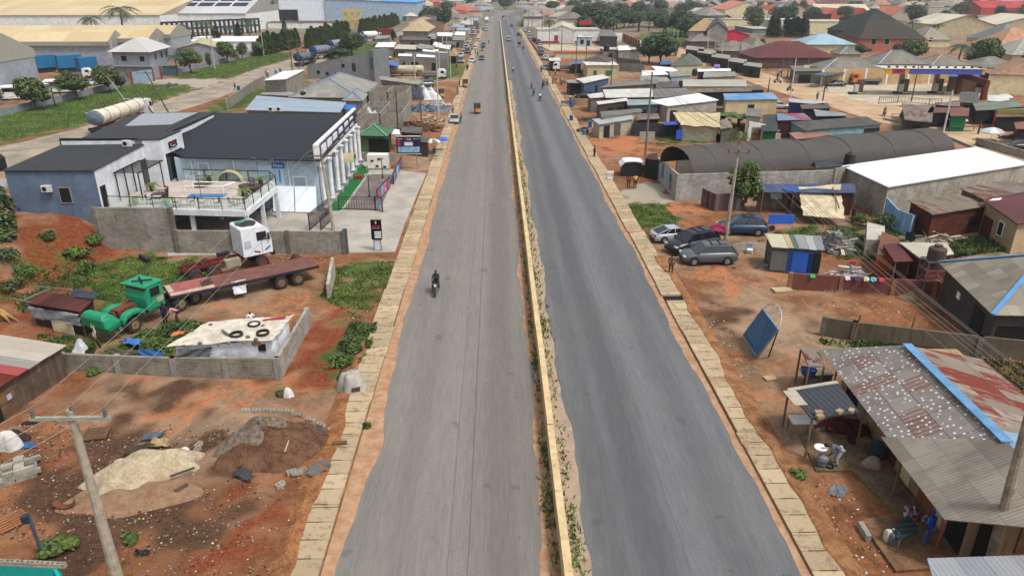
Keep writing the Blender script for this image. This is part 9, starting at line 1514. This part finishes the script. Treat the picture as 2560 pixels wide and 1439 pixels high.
bh=wboxb('pink and cream industrial block with coral roofs',1810,1918,52,25,40,CREAM,RF('e08c78',0), 'building',rh=5,knd='gable');wboxb('rosy upper wall of industrial block',1812,1866,40,16,20,PM('c04858',.8,.1,1.2),RF('e08c78',0), 'building',rh=4,knd='gable');wboxb('long cream wall with dark vents beyond crimson hall',1765,1920,66,48,8,CREAM,CRM);wboxb('grey sheet roof right of crimson hall',1880,1935,84,72,30,PM('7a8a94',.8),CRM);wboxb('long blue grey building behind cream wall',1768,1812,40,28,20,PM('54606e',.8),CRM);wboxb('beige office building with a band of windows',2012,2130,86,54,22,CREAM,CRM, 'building',op=[(0,.2,14,2.4,7,WIN, 'window'),(0,.8,5,6,2,WIN, 'window')]);wboxb('white block with a red sign behind conifers',1918,2015,76,50,20,WHITE,CRM)
hw=HT(2337,88,62);
for nm_,x0,x1 in (('beige warehouse with wide cream gabled roof, left of pair',2337,2490),('beige warehouse with wide cream gabled roof, right of pair',2492,2680)):
 P0,P1=G(x0,62,hw),G(x1,62+(x1-x0)*.01,hw);dp=G(2266,55,hw)-G(2337,62,hw);bld(nm_,[tuple(P0),tuple(P1),tuple(P1+dp),tuple(P0+dp)],hw, 'gable',HT(2413,89,38),wallm('c4b692',1.4,.3),RF('ded3bc',0,None,.5,8,8,dirt=.1,cs=.05),.4, 'warehouse',axis=1)
for i,(a,b,c_,d,lb,rc_)in EN(((1918,1952,50,34,'orange roofed shed at conifers', 'e07848'),(1945,2050,50,36,'apricot gabled roof behind the office', 'dc9c70'),(2045,2180,44,30,'pale cream toothed roof behind the office', 'dccfae'),(2060,2130,48,40,'coral red roof behind the office', 'c8604c'),(2130,2180,50,40,'red roofed shed left of the dark pyramid roof', 'b84c40'),(2228,2280,52,38,'orange roof right of the dark pyramid roof', 'd87c58'),(2450,2600,38,20,'long red hall on the right skyline', 'c43c38'),(2340,2400,22,18,'small cream roof on the skyline', 'dcd0b4'),(1930,1990,38,30,'brick red roof behind the orange one', 'a84038'))): wboxb(lb,a,b,c_,d,30,PM(rc_ if i in (6,3,4)else 'c4b09c',.8,.1,1.1),RF(rc_,0,None,.4,8,8,dirt=.15,cs=.08), 'building',rh=5,knd='gable',group='coloured sheds on skyline')
for i,a in EN(((2275,168,96, 'round',0,1.2,'big leafy tree behind grey hipped roofs'),(2243,160,108, 'round',1,.9,'tree at left of leafy cluster'),(2148,148,108, 'round',2,.8,'dark tree before brick house'),(2320,172,118, 'banana',0,1.3,'banana clump right of big leafy tree'),(2352,176,122, 'banana',1,1.3,'banana clump beside broad palm'),(2392,178,88, 'palm',0,1.5,'broad dark oil palm behind station'),(2448,176,92, 'round',1,1.1,'bright leafy tree right of oil palm'),(2478,172,104, 'round',2,.8,'smaller tree joined to bright leafy tree'),(2540,84,68, 'round',0,1.4,'tree on skyline at right edge'),(1932,92,42, 'conifer',0,2., 'x'),(2175,130,112, 'banana',0,1.2,'banana clump below brick house'),(2170,160,140, 'banana',1,1.2,'banana clump behind small hipped roof'),(1968,112,92, 'banana',0,1.6,'green plants in front of conifers, left clump'),(2010,110,88, 'banana',1,1.6,'green plants in front of conifers, right clump'),(1905,118,96, 'round',1,.9,'small tree by wide grey roofs'),(1740,90,30, 'round',1,1.25, 'x'),(1700,90,22, 'round',0,1.3,'huge dark tree left of brown hipped house'),(1660,84,38, 'round',2,1.3,'dark tree in middle of tree belt'),(1600,66,26, 'round',0,1.5,'dark tree under lattice mast'),(1560,56,14, 'tall',1,1.3,'tall dark tree over white kiosks'),(1530,52,20, 'round',1,1.4,'dark rounded tree at start of tree belt'),(1470,60,2, 'tall',0,1.2,'tallest dark tree standing over road curve'),(1490,62,8, 'tall',2,1.1,'second tall dark tree over road curve'),(1640,60,20, 'round',2,1.5,'tree high in tree belt behind mast'),(1570,96,84, 'banana',0,1.4,'green plants beside red pillared wall'),(1458,84,62, 'round',2,1.3,'green tree behind white station'),(1445,82,66, 'round',1,1.2, 'x'),(1560,340,325, 'x',0,1, 'x'))):
 if a[6]!= 'x': tpx(a[6],a[0],a[1],a[2],a[3],a[4],a[5],'trees right of the road',LFD if i % 3 else LF)
for i in range(12): tpx('slim dark conifer before beige office',1925+i*4 if i<5 else 1962+(i-5)*8.5,94-(i % 2)*3,42+(i*5)% 8, 'conifer',i % 3,1.6,'columnar hedge trees by side road',LFD)
r=random.Random(11);cols=['b8b0a4', '9a948c', 'c9bda4', '8a8078', 'b48a70', '8c4c44', 'd8d4cc', '6f6a68', 'a8b4bc', 'c0705a', 'dcd0b8', 'a39a8c', '74504a', '93a0a8']
cn_=['pale grey', 'grey', 'beige','brownish grey','light brown', 'dark red', 'white', 'charcoal', 'bluish', 'orange red', 'cream', 'dull grey', 'maroon', 'slate blue']
fh={};RM=[RF(c_,0,None,.4,4,4,dirt=.35,cs=.05)for c_ in cols];WM=[wallm('c8bca4',1.25,.3),wallm('9a948c',1.25,.3),wallm('d8d4cc',1.25,.2)]
def farhouse(ci,kd):
 if (ci,kd)in fh: return fh[(ci,kd)]
 P=[(-.5,-.4,.36),(.5,-.4,.36),(.5,.4,.36),(-.5,.4,.36)];o=bld('x',P,.36, 'hip' if kd == 0 else 'gable',.62 if kd == 0 else .55,WM[ci % 3],RM[ci],.04, 'house', 'house',t=.012,hipf=.42);o['_proto']=1
 o.location=(0,0,0);fh[(ci,kd)]=o;return o
def clear(x,y):
 if-14< x-max(0,(y-530))** 2*.0005*(y>530)<20: return False
 return True
occ=[(o.location.x,o.location.y)for o in D.objects if o.parent is None and o.type == 'EMPTY' and o.location.y>150 and '_proto' not in o]
cell={}
for x,y in occ: cell.setdefault((int(x // 14),int(y // 14)),[]).append((x,y))
def free(x,y,d):
 for i in range(-2,3):
  for j in range(-2,3):
   for a,b in cell.get((int(x // 14)+i,int(y // 14)+j),()):
    if (a-x)** 2+(b-y)** 2< d*d: return False
 return True
spots=[]
def region(poly,n_,d):
 P= scatter([G(a,b)for a,b in zip(poly[::2],poly[1::2])],n_,len(spots)+3)
 for x,y,_ in P:
  if clear(x,y)and free(x,y,d): spots.append((x,y));cell.setdefault((int(x // 14),int(y // 14)),[]).append((x,y))
region((1010,60,1200,60,1205,36,1000,34),120,15);region((1330,66,1430,66,1440,40,1320,36),90,15);region((1300,34,1300,20,1900,20,1900,40,1700,36),260,19);region((1920,34,1920,20,2560,20,2560,30,2100,34),240,20);region((1000,34,1240,34,1240,14,1000,14),120,20);region((1300,20,2560,20,2560,8,1300,8),420,26);region((1900,40,2020,40,2020,30,1900,30),20,15);region((1740,66,1800,60,1800,50,1740,50),12,14);region((-50,14,1240,14,1240,4,-50,4),260,30)
spots.sort(key=lambda p: p[1]);ind=spots[:285];rest=spots[285:]
for x,y in ind:
 ci=r.choice([0,1,1,2,3,3,4,5,6,7,8,9,10,11,11,12,13]);kd=r.random()<.35;s_=r.uniform(9,17);z_=s_*r.uniform(.75,1.1)
 o=dup(farhouse(ci,int(kd)),(x,y,-.1),r.choice([0,PI/2])+r.uniform(-.3,.3),'far house with %s %s roof %s' %(cn_[ci], 'gabled' if kd else 'hipped','left of the road' if x<0 else ('on the skyline' if y>900 else 'right of the road')),(s_*r.uniform(1,1.7),s_,z_),'houses of the far town');o['category']= 'house';o['auto']=1
 if '_proto' in o: del o['_proto']
def masscells(name,label,pts,sz,hh,mats,roofk=True):
 m=M()
 for x,y in pts:
  w=sz*r.uniform(.8,1.8);d=sz*r.uniform(.7,1.1);h=hh*r.uniform(.7,1.2);P=[(x-w/2,y-d/2),(x+w/2,y-d/2),(x+w/2,y+d/2),(x-w/2,y+d/2)];a=(x-w/4,y,h*1.6);b=(x+w/4,y,h*1.6);Q=[(*p,h)for p in P];L=[(*p,-.5)for p in P]
  for i in range(4): m.q((L[i],L[(i+1)% 4],Q[(i+1)% 4],Q[i]))
  m.q((Q[0],Q[1],b,a));m.q((Q[2],Q[3],a,b));m.q((Q[1],Q[2],b));m.q((Q[3],Q[0],a))
 return kind(ob(name,m,mats,None,False), 'stuff',label)
k3=[[],[],[],[],[]]
for i,p in EN(rest): k3[i % 5].append(p)
for _ in range(3200):
 y=r.uniform(1150,4500);x=r.uniform(-.75,.8)*y
 k3[r.randrange(5)].append((x,y))
for i,(pts,c_)in EN(zip(k3,('b8ae9e', 'd6cfc2', '8d8279', 'b07a64', '9aa4aa'))): masscells('distant_town',('beige', 'pale', 'brown grey', 'reddish', 'bluish')[i]+ ' roofs of the distant town melting into the haze',pts,17,5.5,PM(c_,.9,.3,1.05,.1,0,.02))
tl=[]
for _ in range(2600):
 y=r.uniform(330,1100)** 1.0;x=r.uniform(-.15,.78)*y
 if clear(x,y)and free(x,y,7)and not (x<0 and y<420)and not (60< x and y<330): tl.append((x,y))
tl=tl[:150]
for _ in range(34): q_=G(r.uniform(1440,1760),r.uniform(36,96));tl.append((q_.x,q_.y))
tl=[q_ for q_ in tl if clear(*q_)and q_[0]>-400]
for x,y in tl:
 kd=r.choice(['round', 'round', 'round', 'tall', 'palm']);o=tree('far %s tree among the houses %s' %({'round':'round crowned', 'tall':'tall dark', 'palm':'palm like'}[kd],'left of the road' if x<0 else ('near the skyline' if y>800 else 'right of the road')),x,y,r.uniform(7,13),kd,r.randrange(2),1.3,'trees of the far town',LFD);o['auto']=1
P=[];g_=np.random.default_rng(9)
for _ in range(1500):
 y=r.uniform(1000,4500);x=r.uniform(-.75,.8)*y;s_=r.uniform(6,14)*(1+y/3000)
 q_=g_.normal(size=(22,3))*(s_*.6,s_*.5,s_*.22)+(x,y,s_*.4);P.append(q_)
P=np.concatenate(P);P[:,2]=np.abs(P[:,2]);me= leafmesh('distant_trees',P,4.2,5,LFD,1.,.8);o=D.objects.new('distant_woods',me);COL.objects.link(o);kind(o, 'stuff','hazy dark trees scattered through distant town')
for i in range(34):
 x=-11.5 if i % 2 == 0 else 16.5;y=235+i*8.5;c_=R.choice(['c4c8ca', '3c4048', '8a8e94', 'd8dadc', '6a3c3c', '4a5c74']);g_x,g_y=PRJ((x+R.uniform(-1.5,1.5),y,0));car('%s parked far up the %s roadside' %({'c4c8ca':'silver car', '3c4048':'black car', '8a8e94':'grey car', 'd8dadc':'white car', '6a3c3c':'maroon car', '4a5c74':'blue car'}[c_], 'left' if x<0 else 'right'),R.choice(['sedan', 'hatch', 'suv', 'bus']),g_x,g_y,180 if x<0 else 0,c_,'cars along the far roadside')['auto']=1
for i in range(12):
 y=300+i*38+R.uniform(-10,10);x=R.choice([-5,-2,5.5,9,11]);g_x,g_y=PRJ((x,y,0));car('small far car driving on the %s carriageway' %('left' if x<0 else 'right'),R.choice(['sedan', 'hatch', 'bus']),g_x,g_y,180 if x<0 else 0,R.choice(['c4c8ca', '2c3038', 'd8dadc', '4a3c3c']),'far traffic')['auto']=1
for i in range(22):
 y=150+i*16;x=R.choice([-10.5,15.5,16.5]);
 o=person('person among the roadside stalls far up the %s side' %('left' if x<0 else 'right'),R.choice(['stand', 'walk']),0,0,R.uniform(0,360),R.choice(['8a3c3c', '3c4c7a', 'c8c4bc', '2c2c34', 'b08a4c']), '2c2c34',None,1.05,0,'people far up roadside',V3((x+R.uniform(-.6,.6),y,.16)));o['auto']=1
for i in range(26):
 y=380+i*22;x=-13 if i % 2 else 18;o=T('utility_pole','distant pole on the %s side of the road' %('left' if x<0 else 'right'),'utility pole',(x,y,0),0,'far roadside poles',False);ob('shaft',M().tube([(0,0,0),(0,0,10)],[.22,.15],6),PM('8a847a',.8),o,False);o['auto']=1
def litter(name,label,poly,n_,s,col_,seed,flat=True):
 P= scatter(PX(*poly),n_,seed,-.6);g=np.random.default_rng(seed);m=M();
 for x,y,z in P:
  a=g.uniform(0,6.28);l=s*g.uniform(.4,1.5);w=l*g.uniform(.4,1);h=g.uniform(.01,.07);c,d=CO(a),SI(a);q_=[(x+c*l/2-d*w/2,y+d*l/2+c*w/2,z+.02+h),(x-c*l/2-d*w/2,y-d*l/2+c*w/2,z+.02),(x-c*l/2+d*w/2,y-d*l/2-c*w/2,z+.02+h*.5),(x+c*l/2+d*w/2,y+d*l/2-c*w/2,z+.02)]
  m.q(q_)
 return kind(ob(name,m,PM(col_,.8,.2,1.1),None,False), 'stuff',label)
LN=(0,1060,560,1060,760,1180,740,1439,700,1500,0,1500);k=0
for c_,n_,s in (('dedad0',130,.06),('8a8478',500,.09),('3c342c',350,.1),('b8946c',300,.08),('4a7ab0',20,.1),('7a4a38',500,.1)): litter('litter','small %s scraps of rubbish over the left foreground soil' %('white', 'grey', 'dark', 'tan', 'blue', 'rusty')[k],LN,n_,s,c_,50+k);k += 1
for nm_,poly in (('the verge by the broken wall piece',(820,660,990,650,970,740,900,820,830,760)),('the soil below the blue board',(1740,800,1800,790,1900,930,1840,960,1780,880)),('the foot of the tall block wall',(330,625,860,640,860,655,420,655)),('the yard between the red brown and grey walls',(1960,745,2300,755,2420,830,2060,800)),('the lot around the kiosk',(1680,660,2300,670,2250,725,1700,700)),('the soil before the spotted shop',(2000,1180,2130,1220,2240,1430,2110,1439)),('the dirt clearing by the front kiosk',(1470,345,1640,345,1640,385,1500,400))):
 litter('litter','white scraps of rubbish on '+nm_,poly,45,.09, 'cfcbc2',k);litter('litter','dark and brown scraps on '+nm_,poly,70,.09, '5c4c3e',k+30);k += 1
tag(ob('tyre_pieces',M().box(G(1020,905,.05),(.01,.01,.01)),BK), 'x', 'x');D.objects.remove(D.objects['tyre_pieces'])
hz=M();hz.box((200,4550,59),(14000,9400,122));hzo=ob('haze',hz,None,None,False);kind(hzo, 'stuff','thin pale air haze over the whole town');hm_=D.materials.new('haze');hm_.use_nodes=True;nt=hm_.node_tree;nt.nodes.clear();o_=nt.nodes.new('ShaderNodeOutputMaterial');v_=nt.nodes.new('ShaderNodeVolumePrincipled');v_.inputs['Color'].default_value =(.86,.9,.95,1);v_.inputs['Density'].default_value =HAZE_D;v_.inputs['Anisotropy'].default_value =.2;nt.links.new(v_.outputs[0],o_.inputs['Volume']);hzo.data.materials.append(hm_)
def _rm(o):
 for c in list(o.children): _rm(c)
 D.objects.remove(o)
for o in [o for o in D.objects if '_proto' in o and o.get('label')== 'x']: _rm(o)
for o in D.objects:
 if '_proto' in o: del o['_proto']
for o in D.objects:
 for k_ in ('_w', '_c', 'h'):
  if k_ in o: del o[k_]
by={}
for o in D.objects:
 if o.parent is None and 'label' in o and (o.get('auto')or o.get('group')== 'columnar hedge trees by side road'): by.setdefault(o['label'],[]).append(o)
for lb,L in by.items():
 if len(L)>1:
  L.sort(key=lambda o: PRJ(o.location)[0])
  for i,o in EN(L): o['label']=lb+ ', '+ordn(i)+ ' from the left'
for o in D.objects:
 if 'auto' in o: del o['auto']
